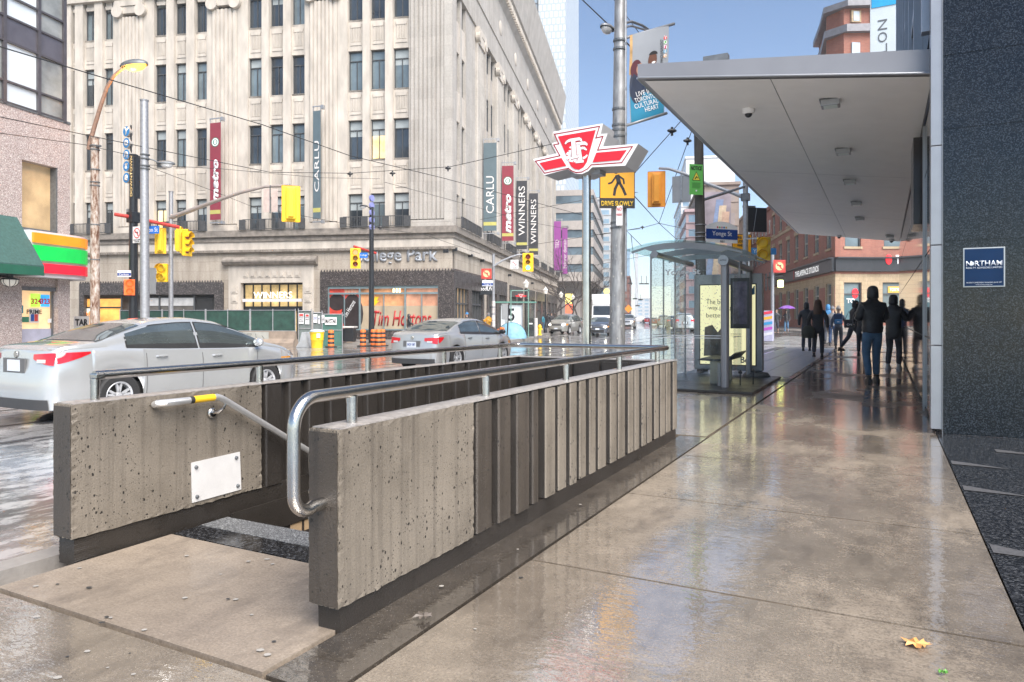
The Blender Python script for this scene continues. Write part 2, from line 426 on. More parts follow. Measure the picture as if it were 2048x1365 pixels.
brickr = blocks('red_brick', (.46, .155, .105), (.37, .115, .08), (.30, .24, .20), .24, .085, .012, .85, .35)
sandst = blocks('buff_sandstone', (.56, .44, .29), (.48, .37, .24), (.33, .26, .18), .7, .35, .01, .85, .4)
soffit = M('soffit_panel', (.82, .81, .79), .42, 0, .04, 3)
canopym = M('canopy_fascia', (.27, .27, .285), .4, .3, .08, 2)
bluew = M('ink_black', (.015, .015, .018), .5, 0, 0)
TS = dict(ext=.004)
# ---------------------------------------------------------------- the ground
def patch(mb, poly, zf, m=0, skirt=0.):
    mb.poly([(x, y, zf(x, y)) for x, y in poly], m)
    if skirt:
        n = len(poly)
        for i in range(n):
            (x0, y0), (x1, y1) = poly[i], poly[(i+1) % n]
            mb.poly([(x0, y0, zf(x0, y0)), (x1, y1, zf(x1, y1)), (x1, y1, zf(x1, y1)-skirt), (x0, y0, zf(x0, y0)-skirt)], m)
g = MB()
ss = [-30, -10, 0, 4, 8, 12, 16, 20, 25, 30, 35, 40, 45, 50, 55, 60, 65, 70, 75, 90, 120, 180, 300, 600, 1200]
ns = [-900, -300, -120, -45, -30, -20, -12, -8, -5, -3.76]
ns2 = [.5, 20, 60, 300, 900]
def gz(s, n, d=0): x, y = S(s, n); return (x, y, ground(x, y)+d)
for a, b in zip(ss[:-1], ss[1:]):
    for c, d in zip(ns[:-1], ns[1:]): g.poly([gz(a, c), gz(b, c), gz(b, d), gz(a, d)])
    for c, d in zip(ns2[:-1], ns2[1:]): g.poly([gz(a, c), gz(b, c), gz(b, d), gz(a, d)])
for a, b in zip([-30, 2.3, 7.4, 12]+ss[6:-1], [2.3, 7.4, 12]+ss[6:]):
    if a != 2.3: g.poly([gz(a, -3.76), gz(b, -3.76), gz(b, .5), gz(a, .5)])
    else:
        g.poly([gz(a, -1.9), gz(b, -1.9), gz(b, .5), gz(a, .5)])
        g.poly([gz(a, -3.76), gz(b, -3.76), gz(b, -3.65), gz(a, -3.65)])
struct('road', g, asph, smooth=False)
# near pavement: separate slabs with open joints
sw = MB(); GAP = .009
def slab(s0, s1, n0, n1, mb=None, z=0., dep=.14, m=0, gap=GAP):
    mb = mb or sw
    p = [S(s0+gap, n0+gap), S(s0+gap, n1-gap), S(s1-gap, n1-gap), S(s1-gap, n0+gap)]
    i = len(mb.v)
    for zz in (z-dep, z): mb.v += [(x, y, zz) for x, y in p]
    for q in ((4, 5, 6, 7), (0, 1, 5, 4), (1, 2, 6, 5), (2, 3, 7, 6), (3, 0, 4, 7)): mb.f.append(tuple(i+k for k in q)); mb.m.append(m)
J = [.15-1.53*3, .15-1.53*2, .15-1.53, .15]+[1.68+1.53*k for k in range(0, 20)]
for a, b in zip(J[:-1], J[1:]): slab(a, min(b, 31.), -1.58, .489)
for a, b in zip(J[:4]+[.15], J[1:4]+[.15, 1.74]):
    if b > a: slab(a, b, -3.76, -1.60)
for a, b in zip([7.35]+J[9:-1], J[9:]):
    slab(a, min(b, 31.), -3.60, -1.6)
struct('sidewalk', sw, pave)
ld = MB()
slab(1.755, 2.66, -3.56, -1.885, ld)
struct('landing_slab', ld, landing)
st = MB(); slab(1.755, 7.34, -1.885, -1.59, st, z=-.006)
slab(7.355, 7.9, -3.6, -1.6, st, z=-.002) if False else None
struct('gutter_strip', st, pavedk)
pv_ = MB(); s_ = 15.3
while s_ < 30.6:
    for k in range(3): slab(s_, s_+.7, -3.5+k*.6, -2.9+k*.6, pv_, z=.008, dep=.1, gap=.008)
    s_ += .7
struct('paver_strip', pv_, M('pale_paver', (.55, .55, .54), .3, 0, .22, 4, .002, 60))
ub = MB()
for s0, s1, n0, n1 in ((-5, 1.75, -3.76, .48), (1.75, 2.9, -3.6, .48), (2.9, 7.3, -1.84, .48), (7.3, 31, -3.75, .48)):
    ub.poly([(*S(s0, n0), -.10), (*S(s0, n1), -.10), (*S(s1, n1), -.10), (*S(s1, n0), -.10)])
struct('pavement_bed', ub, blackr)
kb = MB()
for a, b in zip([-5, 0, 1.75, 5, 8, 11, 14, 17, 20, 23, 26, 29], [0, 1.75, 5, 8, 11, 14, 17, 20, 23, 26, 29, 31]):
    nn = (-3.93, -3.765) if True else 0
    slab(a, b, -3.90, -3.765 if (b <= 1.75 or a >= 8) else -3.745, kb, z=.004, dep=.16, gap=.003)
    if a >= 8: slab(a, b, -3.765, -3.6, kb, z=.002, dep=.14, gap=.003)
struct('kerb', kb, M('kerb_concrete', (.27, .25, .23), .4, 0, .25, 6, .003, 60))
# granite paving beside the entrance
gp = MB()
k = 0
for a in [-2.2+.78*i for i in range(14)]:
    for b in [.485+.78*j for j in range(6)]:
        if a > 8.6: continue
        slab(a, min(a+.78, 8.66), b, b+.78, gp, z=.002, gap=.003, m=0)
        k += 1
struct('granite_paving', gp, blk_gr)
tri = MB()
for s0, n0 in ((6.9, .5), (5.9, .5), (4.4, .5), (7.7, .9), (6.1, 1.6)):
    p = [S(s0, n0), S(s0+.16, n0+.0), S(s0-.02, n0+.40)]
    tri.poly([(x, y, .006) for x, y in p])
struct('paving_inlay', tri, M('inlay_grey', (.10, .10, .105), .35, 0, .3, 60))
# far pavements
fp = MB()
def region(pts, mb=fp): patch(mb, pts, walk, 0, .3)
for a, b in zip([-30, -15, 0, 10], [-15, 0, 10, 18]): region([S(a, -50), S(b, -50), S(b, -20), S(a, -20)])
region([S(18, -50), S(20, -50), S(20.5, -24), S(19.5, -21.5), S(18, -20)])
cx0, cy0 = -3.77, 45.
D2 = (sin(A2), cos(A2)); L2 = (-cos(A2), sin(A2))
def CP(a, b): return (cx0+D2[0]*a-L2[0]*b, cy0+D2[1]*a-L2[1]*b)     # a along College, b out from the wall
region([CP(-4.2, -60), CP(-4.2, 2.6), CP(-2.8, 4.0), CP(2, 4.2), CP(2, -60)])
for a, b in ((2, 30), (30, 60), (60, 90), (90, 160), (160, 400)): region([CP(a, -6), CP(a, 4.2), CP(b, 4.2), CP(b, -6)])
RB = (26.4, 58.)                       # brick building: chamfer corner on College
def RP(a, b): return (RB[0]+D2[0]*a+L2[0]*b, RB[1]+D2[1]*a+L2[1]*b)
region([RP(-7, -40), RP(-7, 1), RP(-5.4, 3.4), RP(4, 4), RP(4, -40)])
for a, b in ((4, 40), (40, 100), (100, 300)): region([RP(a, -6), RP(a, 4), RP(b, 4), RP(b, -6)])
region([S(31, .4), S(31, 40), S(20, 40), S(20, .6)])
struct('far_sidewalk', fp, farpave)
# crosswalk bars and stop bars
cw = MB()
for i in range(13):
    n = -3.6+i*1.0
    cw.poly([(*S(s, m), ground(*S(s, m))+.006) for s, m in ((33.2, n-7.5), (33.2, n-7.0), (36.6, n-7.0), (36.6, n-7.5))]) if False else None
for a in (32.4, 36.0):
    cw.poly([(*S(a, -20), gz(a, -20)[2]+.008), (*S(a, -3.76), gz(a, -3.76)[2]+.008), (*S(a+.22, -3.76), gz(a+.22, -3.76)[2]+.008), (*S(a+.22, -20), gz(a+.22, -20)[2]+.008)])
    cw.poly([(*S(a, -3.7), gz(a, -3.7)[2]+.012), (*S(a, 20), gz(a, .6)[2]+.012), (*S(a+.22, 20), gz(a+.22, .6)[2]+.012), (*S(a+.22, -3.7), gz(a+.22, -3.7)[2]+.012)])
for i in range(15):
    s0 = 31.4+i*1.25
    cw.poly([(*S(s, n), ground(*S(s, n))+.010) for s, n in ((s0, -5.9), (s0+.6, -5.9), (s0+.6, -2.6), (s0, -2.6))])
struct('crosswalk_marking', cw, M('worn_white_marking', (.46, .46, .45), .35, 0, .35, 4))
# streetcar rails
rl = MB()
for n in (-8.9, -10.4, -12.3, -13.8):
    P = [-20, 0, 10, 20, 30, 40, 50]
    for a, b in zip(P[:-1], P[1:]):
        rl.poly([(*S(s, m), ground(*S(s, m))+.005) for s, m in ((a, n-.05), (a, n+.05), (b, n+.05), (b, n-.05))])
struct('streetcar_track', rl, M('rail_steel', (.16, .14, .13), .25, .8, .2, 9))
# ---------------------------------------------------------------- subway stair enclosure (street frame: x=n, y=s)
ox, oy = S(2.10, -1.85)
SF = dict(loc=(ox, oy, 0), rz=-A1)
L, T, HT = 5.05, .15, .785
def flutes(mb, ya, yb, side, x_in, z0, z1, m=0, dk=0, pitch=.205, deep=.055, edge=.022):
    """upright ribs with slanted flanks along y; side=+1 faces +x"""
    y = ya
    while y < yb-.05:
        w_ = pitch*random.uniform(.86, 1.14)
        y1 = min(y+w_, yb)
        a, b = y+.030, y1-.030
        x1 = x_in+side*deep*random.uniform(.85, 1.08)
        zz0 = z0+random.uniform(-.006, .006); xm = x1-side*.009
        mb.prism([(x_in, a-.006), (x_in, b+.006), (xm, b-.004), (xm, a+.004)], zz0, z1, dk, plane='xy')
        mb.prism([(xm+side*.0004, a+.004), (xm+side*.0004, b-.004), (x1, b-.012), (x1, a+.012)], zz0+.001, z1-.001, m, plane='xy')
        y = y1
def rough_edges(o, amt=.006, seed=0):
    amt *= .42; rr = random.Random(seed); bm = bmesh.new(); bm.from_mesh(o.data)
    bmesh.ops.subdivide_edges(bm, edges=[e for e in bm.edges if e.calc_length() > .12], cuts=34, use_grid_fill=True)
    for v in bm.verts:
        if any(e.calc_face_angle(0) > .5 for e in v.link_edges if e.is_manifold):
            v.co += Vector((rr.gauss(0, amt), rr.gauss(0, amt), rr.gauss(0, amt)))*.8
    bm.to_mesh(o.data); bm.free()
end_m = concm
wa = thing('parapet_wall', 'concrete parapet wall nearest the camera beside the open sidewalk, smooth end panel and fluted side', 'parapet wall', group=None, **SF)
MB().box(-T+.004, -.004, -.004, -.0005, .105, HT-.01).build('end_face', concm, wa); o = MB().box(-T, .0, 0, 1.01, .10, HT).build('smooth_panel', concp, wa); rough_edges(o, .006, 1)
b = MB().box(-T+.01, -.055, 1.012, L, .10, HT-.012); flutes(b, 1.02, L, 1, -.055, .10, HT-.014); b.build('fluted_panel', concm, wa) if False else None
b = MB().box(-T+.012, -.055, 1.012, 1.83, .10, HT-.004); b.m = [1]*len(b.m); flutes(b, 1.02, 1.83, 1, -.055, .10, HT-.006, 0, 1); b.build('dark_fluted_panel', [concm, concd], wa)['label'] = 'rain darkened fluted panel'  # backing and rib flanks darkened: groove shade put into the colour
b = MB().box(-T+.012, -.055, 1.832, L-.0, .10, HT-.004); b.build('groove_backing', concd, wa); b = MB(); flutes(b, 1.84, L, 1, -.055, .10, HT-.006, 0, 1); b.build('fluted_panel', [concp, concd], wa)  # dark backing and flanks paint the shade between the ribs
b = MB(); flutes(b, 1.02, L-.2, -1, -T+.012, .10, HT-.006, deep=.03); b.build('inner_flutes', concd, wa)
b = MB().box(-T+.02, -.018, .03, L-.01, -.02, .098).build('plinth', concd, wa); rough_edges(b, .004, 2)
b = MB().box(-T+.006, -.003, .012, L-.006, HT+.001, HT+.006).build('sleet_layer', snowtop, wa)
ox2 = -1.71
wb = thing('parapet_wall', 'concrete parapet wall on the roadside of the stairs carrying the blank white plate', 'parapet wall', **SF)
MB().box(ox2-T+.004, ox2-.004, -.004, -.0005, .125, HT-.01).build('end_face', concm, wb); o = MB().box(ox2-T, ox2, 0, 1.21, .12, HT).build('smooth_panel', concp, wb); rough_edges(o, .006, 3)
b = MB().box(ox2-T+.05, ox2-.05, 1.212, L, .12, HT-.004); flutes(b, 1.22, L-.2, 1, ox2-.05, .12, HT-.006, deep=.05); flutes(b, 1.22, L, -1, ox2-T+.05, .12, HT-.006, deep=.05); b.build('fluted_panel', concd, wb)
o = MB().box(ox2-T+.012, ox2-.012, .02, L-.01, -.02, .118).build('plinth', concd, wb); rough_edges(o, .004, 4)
b = MB().box(ox2-T+.006, ox2-.004, .012, L-.006, HT+.001, HT+.006).build('sleet_layer', snowtop, wb)
wc = thing('parapet_wall', 'short dark parapet wall closing the far end of the stairwell', 'parapet wall', **SF)
b = MB().box(ox2+.0, -T-.0, L-.17, L-.02, .0, HT-.006)
for i in range(5): b.box(ox2+.04+i*.31, ox2+.32+i*.31, L-.20, L-.17, .1, HT-.03)
b.build('wall_panel', concd, wc)
MB().box(ox2+.004, -T-.004, L-.165, L-.026, HT-.004, HT+.004).build('sleet_layer', snowtop, wc)
# blank plate (corners read off the photo, real plane)
pl = thing('cover_plate', 'blank white metal plate bolted to the concrete parapet beside the stairs', 'metal plate', **SF)
FB = Fr(*S(2.10, -1.85-1.71), radians(90)-A1)   # plane of the inner face, x runs away from the camera
ya, za = FB.px(381, 926); yb, zb = FB.px(478, 904); yc, zc = FB.px(481, 979); yd, zd = FB.px(383, 1006)
b = MB(); q = [(ya, za), (yb, zb), (yc, zc), (yd, zd)]
b.prism(q, ox2+.002, ox2+.008, plane='yz'); b.build('plate', M('plate_white', (.62, .61, .60), .4, .1, .1, 5, .001, 60), pl)
for y_, z_ in q:
    y2 = y_+(.03 if y_ < (ya+yb)/2 else -.03); z2 = z_+(.03 if z_ < (za+zc)/2 else -.03)
    MB().lathe([(.0, .018), (.007, .016), (.011, .008), (.012, .0)], (ox2+.006, y2, z2), 8, axis='x').build('bolt', darkgalv, pl, smooth=True)
# stairs going down
stt = thing('subway_stairs', 'stairs down to the subway between the concrete parapets with a light granite edge', 'stairs', **SF)
MB().box(ox2+.012, -T+.02, .74, .93, -.12, .003).build('nosing', nos_gr, stt)
b = MB()
for i in range(6): b.box(ox2+.014+i*.262, ox2+.014+i*.262+.258, .56, .737, -.1, .001)
b.build('tile_band', blk_gr, stt)
b = MB()
for i in range(14): b.box(ox2+.014, -T+.02, .93+i*.29, .93+(i+1)*.29+.02, -.18*(i+1)-.12, -.18*(i+1))
b.build('treads', M('stair_stone', (.12, .11, .10), .4, 0, .3, 5), stt)
tilem = blocks('beige_tile', (.50, .36, .22), (.46, .33, .20), (.05, .04, .035), .13, .26, .012, .3, .2)
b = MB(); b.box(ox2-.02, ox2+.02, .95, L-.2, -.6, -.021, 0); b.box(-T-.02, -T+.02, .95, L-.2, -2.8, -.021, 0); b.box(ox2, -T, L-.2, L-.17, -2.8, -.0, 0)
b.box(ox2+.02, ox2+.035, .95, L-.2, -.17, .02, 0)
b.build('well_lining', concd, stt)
b = MB(); b.box(ox2-.01, ox2+.024, 1.43, L-.2, -2.8, -.17); b.build('wall_tiles', tilem, stt)
# guard rail over the three walls
gr = thing('guard_rail', 'wet stainless steel guard rail running round the top of the stairwell walls', 'railing', **SF)
xa, xb, zr = -.075, ox2-.075, .918
def arc(c, r, a0, a1, n, f): return [f(c[0]+r*cos(a0+(a1-a0)*i/n), c[1]+r*sin(a0+(a1-a0)*i/n)) for i in range(n+1)]
f = lambda p, q: (xa, p, q)
path = [(xa, .015, .50), (xa, -.06, .50)]
path += arc((-.085, .565), .072, -pi/2, -pi, 7, f)
path += arc((-.045, .806), .112, pi, pi/2, 10, f)
ye = L-.10
path += [(xa, .3, zr), (xa, 2.5, zr), (xa, ye-.05, zr-.004), (xa-.02, ye-.012, zr-.004), (xa-.06, ye, zr-.004), (xb+.06, ye, zr-.004), (xb+.012, ye-.02, zr-.004), (xb, ye-.06, zr-.004), (xb, 2.5, zr), (xb, .16, zr)]
MB().tube(path, .0245, 18).build('top_rail', steel, gr, smooth=True)
MB().tube([(xa, .013, .50), (xa, -.001, .50)], .036, 16).build('wall_flange', steel, gr, smooth=True)
for xx in (xa, xb):
    for y_ in (.165, 1.265, 2.37, 3.47, 4.57):
        p = MB().tube([(xx, y_, HT), (xx, y_, zr-.018)], .0225, 16)
        p.lathe([(.024, 0), (.0245, .02)], (xx, y_, zr-.045), 16)
        p.build('post', steel, gr, smooth=True)
p = MB().tube([((xa+xb)/2, ye, HT-.01), ((xa+xb)/2, ye, zr-.02)], .0225, 16).build('post', steel, gr, smooth=True)
MB().box(xb-.028, xb+.028, .150, .205, zr-.02, zr+.012).build('mitre_cap', steel, gr, bevel=.008)
# inner stair handrails
tape_y, tape_k = M('tape_yellow', (.80, .48, .02), .5, 0, .1, 12), M('tape_black', (.03, .03, .03), .5, 0, .1)
def stair_rail(x, side, label):
    t = thing('stair_handrail', label, 'handrail', group='handrails on the inner sides of the stairwell', **SF)
    zt = HT-.045+.01; y0, y1 = .47, .83
    pts = [(x-side*.06, y0-.03, zt-.01), (x-side*.03, y0-.03, zt-.002), (x, y0, zt), (x, y0+.1, zt), (x, y1-.03, zt), (x, y1, zt-.01), (x, y1+.04, zt-.032)]
    pts += [(x, y1+.04+k*.4, zt-.032-k*.24) for k in range(1, 11)]
    MB().tube(pts, .0195, 14).build('rail', M('steel_bright', (.74, .73, .71), .34, .75, .08, 12), t, smooth=True)
    MB().tube([(x, y0+.17, zt), (x, y0+.31, zt)], .0205, 14).build('grip_tape', tape_y, t, smooth=True)
    MB().tube([(x, y0+.145, zt), (x, y0+.17, zt)], .0204, 14).build('grip_tape', tape_k, t, smooth=True)
    for k in range(3):
        y_ = y1+.02+k*1.5; z_ = zt-.02-k*.9
        br = MB().tube([(x, y_+.02, z_-.01), (x, y_, z_-.05), (x-side*.02, y_-.02, z_-.075), (x-side*.055, y_-.03, z_-.08)], .008, 8)
        br.lathe([(0, .012), (.022, .012), (.03, .006), (.032, 0)], (x-side*.062, y_-.03, z_-.08), 16, axis='x')
        br.build('bracket', steel, t, smooth=True)
stair_rail(ox2+.075, 1, 'stainless handrail with yellow grip tape sloping down along the roadside parapet')
stair_rail(-T-.075, -1, 'stainless handrail with yellow tape just showing behind the nearest parapet')
# ---------------------------------------------------------------- litter and leaves
leafm = M('leaf_orange', (.60, .30, .10), .5, 0, .25, 20)
def leaf(u, v, r, mat, label, name='fallen_leaf', green=False, cat='leaf'):
    a = (u-CU)/FP; Y = H*FP/(v-CV); x, y = a*Y, Y
    pts = []
    for i in range(22):
        q = 2*pi*i/22; rr = r*(1 if i % 4 == 0 else .62 if i % 2 else .8)*random.uniform(.8, 1.1)
        if green: rr = r*(.5+.5*abs(cos(q)))
        pts.append((x+rr*cos(q), y+rr*.8*sin(q)))
    i0 = MB(); c = (x, y, .012)
    for k in range(22): i0.poly([c, (*pts[k], .008+.006*(k % 3)), (*pts[(k+1) % 22], .008+.006*((k+1) % 3))])
    return tag(i0.build(name, mat), label, cat)
leaf(1832, 1293, .058, leafm, 'flattened orange maple leaf on the wet pavement at the lower right')
leaf(1886, 1351, .016, M('leaf_green', (.12, .35, .06), .5, 0, .2, 30), 'tiny green leaf on the pavement below the orange leaf', green=True)
leaf(847, 1238, .045, M('leaf_brown', (.12, .10, .085), .5, 0, .2, 30), 'crumpled brown leaf in the wet gutter strip beside the parapet')
lt = MB(); rr = random.Random(3)
for k in range(70):
    s_, n_ = rr.uniform(.3, 2.6), rr.uniform(-3.5, -1.9)
    if k > 55: s_, n_ = rr.uniform(1.8, 9), rr.uniform(-1.8, -1.2)
    x, y = S(s_, n_); r = rr.uniform(.004, .013); a = rr.uniform(0, 6)
    m = 0 if k % 3 else 1
    lt.poly([(x+r*1.5*cos(a+q)*(.6+.4*rr.random()), y+r*sin(a+q), .0045+.0006*(k % 7)) for q in [i*pi/3 for i in range(6)]], m)
o = lt.build('litter_flecks', [M('gum_pale', (.36, .34, .31), .5, 0, .1), M('gum_dark', (.045, .045, .045), .4, 0, .1)]); o['kind'] = 'stuff'
tag(o, 'flecks of gum, leaf and paper trodden into the pavement', 'litter')
# ---------------------------------------------------------------- office building on the right with its canopy
GW = Fr(*S(8.66, .5), -A1)                     # granite face towards the camera
gb = frthing('granite_building', 'dark speckled granite office building at the right edge with a glossy panelled street side', 'building', GW)
b = MB(); jt = [0., 0.86]
zs = [0, 2.02, 3.55, 5.4, 9.0, 14]
for z0, z1 in zip([0, .93, 2.015, 3.18, 3.95, 5.6, 8.6], [.927, 2.012, 3.177, 3.947, 5.597, 8.597, 14]):
    b.box(.045, 9, 0, .3, z0+.004, z1)
b.box(.05, 9, .02, .3, 0, 14)
b.build('granite_cladding', grey_gr, gb)
mir = M('glossy_panel', (.05, .045, .048), .05, .35, .25, .6, spec=1.)
b = MB()
y = .06; Ls = 20.4
b.box(.02, .4, .35, Ls, 0, 14); b.build('wall_core', M('core_grey', (.16, .16, .17), .4, .2, .1), gb)
# bright pilaster of metal panels at the corner
b = MB()
for z0, z1 in zip([.05, .93, 1.98, 3.02], [.92, 1.97, 3.01, 14]): b.box(-.065, .036, -.02, .19, z0, z1)
b.box(.038, .0435, -.03, .1, .0, 14)
b.build('metal_pilaster', alum, gb, bevel=.004)
b = MB(); rr = random.Random(5); y = .22
while y < Ls-.5:
    w_ = rr.choice([1.1, 1.25, 1.4])
    for z0, z1 in zip([.06, .98, 2.03, 3.08], [.96, 2.01, 3.06, 3.72]): b.box(-.02, .02, y+.008, y+w_-.008, z0, z1)
    y += w_
b.build('glossy_panels', mir, gb)
b = MB()
b.box(-.045, -.021, 2.2, 2.26, .0, 3.75)
b.build('fin', alum, gb)
b = MB()
for y_ in (2.6,): b.box(-.14, -.022, y_, y_+1.0, 2.5, 3.7)
b.build('sign_box', M('box_dark', (.05, .045, .045), .15, .3, .2), gb)
# upper storeys over the canopy
b = MB(); fr_ = MB()
for i in range(9):
    y0 = .25+i*2.3
    b.box(-.04, .02, y0+.08, y0+2.2, 4.45, 13.9)
    fr_.box(-.14, .03, y0-.07, y0+.07, 4.3, 14)
for z_ in (5.9, 7.6, 9.3, 11, 12.7): fr_.box(-.10, .03, .2, Ls, z_-.07, z_+.07)
b.build('upper_glazing', bwin, gb); fr_.build('mullions', alum, gb)
# plaque
pq = frthing('wall_plaque', 'navy company plaque on the dark granite wall', 'sign', GW)
x0, z1 = GW.px(1926, 497); x1, z0 = GW.px(2010, 574)
MB().box(x0, x1, -.012, 0.0, z0, z1).build('plate', M('plaque_rim', (.5, .5, .5), .3, .7), pq, bevel=.003)
MB().box(x0+.012, x1-.012, -.0145, -.011, z0+.012, z1-.012).build('face', navy, pq)
W_ = x1-x0; cx_ = (x0+x1)/2; Hh = z1-z0
wm = M('lettering_silver', (.62, .66, .72), .35, .2, 0)
_l = lettering([('N RTHAM', cx_, z0+.60*Hh, W_*.86, Hh*.13)], wm, pq, y=-.015, bold=.012)
lettering([('REALTY ADVISORS LIMITED', cx_, z0+.49*Hh, W_*.86, Hh*.042)], wm, pq, y=-.015); lettering([('PROPERTY INVESTMENT MANAGERS SINCE 1977', cx_, z0+.115*Hh, W_*.84, Hh*.03), ('www.northamrealty.com', cx_, z0+.06*Hh, W_*.4, Hh*.03)], wm, pq, y=-.015)
g_ = MB(); g_.lathe([(.001, 0), (.055*W_, 0), (.055*W_, .002), (.001, .002)], (x0+W_*.215, -.017, z0+.60*Hh), 20, axis='y'); _g = g_.build('globe_mark', wm, pq); joinobjs([_l, _g], 'lettering')
# canopy: slopes up towards the kerb
cn = frthing('entrance_canopy', 'large pale grey cantilevered canopy over the sidewalk, rising towards the street', 'canopy', Fr(*S(8.85, .5), -A1))
CL = 19.0
oz, iz, ot, it_ = 4.29, 3.83, .19, .27
b = MB(); xo = -3.31
P0 = [(xo, oz), (-.02, iz), (-.02, iz+it_), (xo, oz+ot)]
b.prism(P0, .0, CL, 0, 0); b.build('canopy_slab', canopym, cn)
b = MB()
def sz(x): return iz+(oz-iz)*(x/xo)
for xa_, xb_ in ((xo+.075, -1.70), (-1.69, -.04)):
    for ya_, yb_ in zip([0.06, 6.4, 12.8], [6.385, 12.785, CL-.05]):
        b.poly([(xa_, ya_, sz(xa_)-.012), (xb_, ya_, sz(xb_)-.012), (xb_, yb_, sz(xb_)-.012), (xa_, yb_, sz(xa_)-.012)])
b.build('soffit_panels', soffit, cn)
b = MB()
b.tube([(xo+.02, -.012, sz(xo)+.008), (-.03, -.012, sz(0)+.008)], .014, 8); b.tube([(xo-.004, 0, sz(xo)+.008), (xo-.004, CL, sz(xo)+.008)], .014, 8)
b.build('drip_edge', alum, cn, smooth=True)
CF = Fr(*S(8.85, .5), -A1)
def on_soffit(u, v):
    a = (u-CU)/FP; b_ = (CV-v)/FP
    lo, hi = 3., 60.
    for _ in range(60):
        t = (lo+hi)/2; ox_, oy_ = CF.o; wx, wy = a*t-ox_, t-oy_
        lx = wx*CF.c+wy*CF.s
        if H+b_*t > sz(lx): hi = t
        else: lo = t
    return (lx, -wx*CF.s+wy*CF.c, sz(lx)-.012)
names = ['nearest the front edge', 'second from the front edge', 'third from the front edge', 'fourth from the front edge', 'fifth from the front edge', 'farthest along the soffit']
for (u, v), nm in zip(((1661, 199), (1687, 297), (1700, 359), (1713, 403), (1720, 434), (1780, 470)), names):
    x, y, z = on_soffit(u, v)
    t = thing('soffit_light', 'small boxed aluminium light under the canopy, '+nm, 'light', CF.world(x, y, z), -A1, 'lights under the canopy')
    MB().box(-.11, .11, -.10, .10, -.085, 0).build('housing', alum, t, bevel=.01)
    MB().box(-.08, .08, -.07, .07, -.089, -.084).build('lens', M('lens_pale', (.62, .72, .70), .3, 0, 0), t)
    MB().box(-.125, .125, -.115, .115, -.012, .002).build('mounting_plate', darkgalv, t)
for (u, v), nm in zip(((1497, 216), (1678, 470), (1783, 478)), ('nearest the front edge', 'near the far outer corner', 'at the far end by the wall')):
    x, y, z = on_soffit(u, v)
    t = thing('dome_camera', 'white dome security camera under the canopy, '+nm, 'camera', CF.world(x, y, z), 0, 'dome cameras under the canopy')
    MB().lathe([(.085, .0), (.085, -.05), (.07, -.075)], (0, 0, 0), 20).build('base', white, t, smooth=True)
    MB().ell((0, 0, -.07), (.052, .052, .055), 16, 8, z1=.1).build('dome', blackp, t, smooth=True)
MB().box(0, .3, 0, .12, 0, .08).build('roof_flashing', darkgalv, cn, loc=(-2.5, .1, oz+.1))
# white blade sign standing beyond the canopy
BL = Fr(*at(1740, CV, 29.5).xy, -A1)
bs = frthing('blade_sign', 'tall white vertical blade sign with grey letters above the canopy', 'sign', BL)
w_ = BL.x(1815); z0 = 8.5; z1 = 22
MB().box(0, w_, 0, .35, z0, z1).build('panel', M('blade_white', (.60, .66, .68), .3, .1, .05), bs, bevel=.02)
MB().box(.06, w_+.05, -.03, 0.0, BL.z(1790, 9), z1-.1).build('blue_badge', M('badge_blue', (.04, .35, .65), .3, 0, .1), bs)
l_ = [text(c, w=.42, h=.34, m=M('letter_grey', (.12, .13, .14), .4, 0, 0), parent=bs, loc=(BL.x(1765), -.01, BL.z(1765, v)), rot=pi/2) for c, v in (('N', 50), ('O', 75), ('L', 98))]
joinobjs(l_, 'lettering')
MB().box(w_+.02, w_+.7, .02, .3, z0, z1).build('side_fin', M('blade_glass', (.10, .13, .16), .08, 0, .3, 1), bs)
for k_ in range(3): MB().box(w_+.1, 3.5, .1, .2, 10+4*k_, 10.12+4*k_).build('wall_bracket', darkgalv, bs)
# ---------------------------------------------------------------- generic window
def window(parent, x0, x1, z0, z1, y, pane=None, bars=1, transom=.24, fr_m=None, fw=.05, bl=0):
    p = MB().box(x0, x1, y+.05, y+.09, z0, z1).build('window', pane or bwin, parent)
    f = MB()
    f.box(x0, x0+fw, y-.03, y+.048, z0, z1); f.box(x1-fw, x1, y-.03, y+.048, z0, z1)
    f.box(x0+fw, x1-fw, y-.03, y+.048, z0, z0+fw); f.box(x0+fw, x1-fw, y-.03, y+.048, z1-fw, z1)
    zt = z1-(z1-z0)*transom if transom else z1
    if transom: f.box(x0+fw, x1-fw, y-.02, y+.047, zt-fw*.5, zt+fw*.5)
    for k in range(bars):
        xc = x0+(x1-x0)*(k+1)/(bars+1); f.box(xc-fw*.45, xc+fw*.45, y-.02, y+.047, z0+fw, zt-fw*.5)
    f.build('frame', fr_m or winfr, p)
    if bl:
        zb = z1-(z1-z0)*bl
        MB().box(x0+fw, x1-fw, y+.0482, y+.0495, zb, z1-fw).build('blind', blind, p)
    return p
winfr = M('window_frame', (.07, .075, .08), .5, .1, .2)
tealfr = M('shop_frame', (.20, .27, .29), .4, .2, .15)
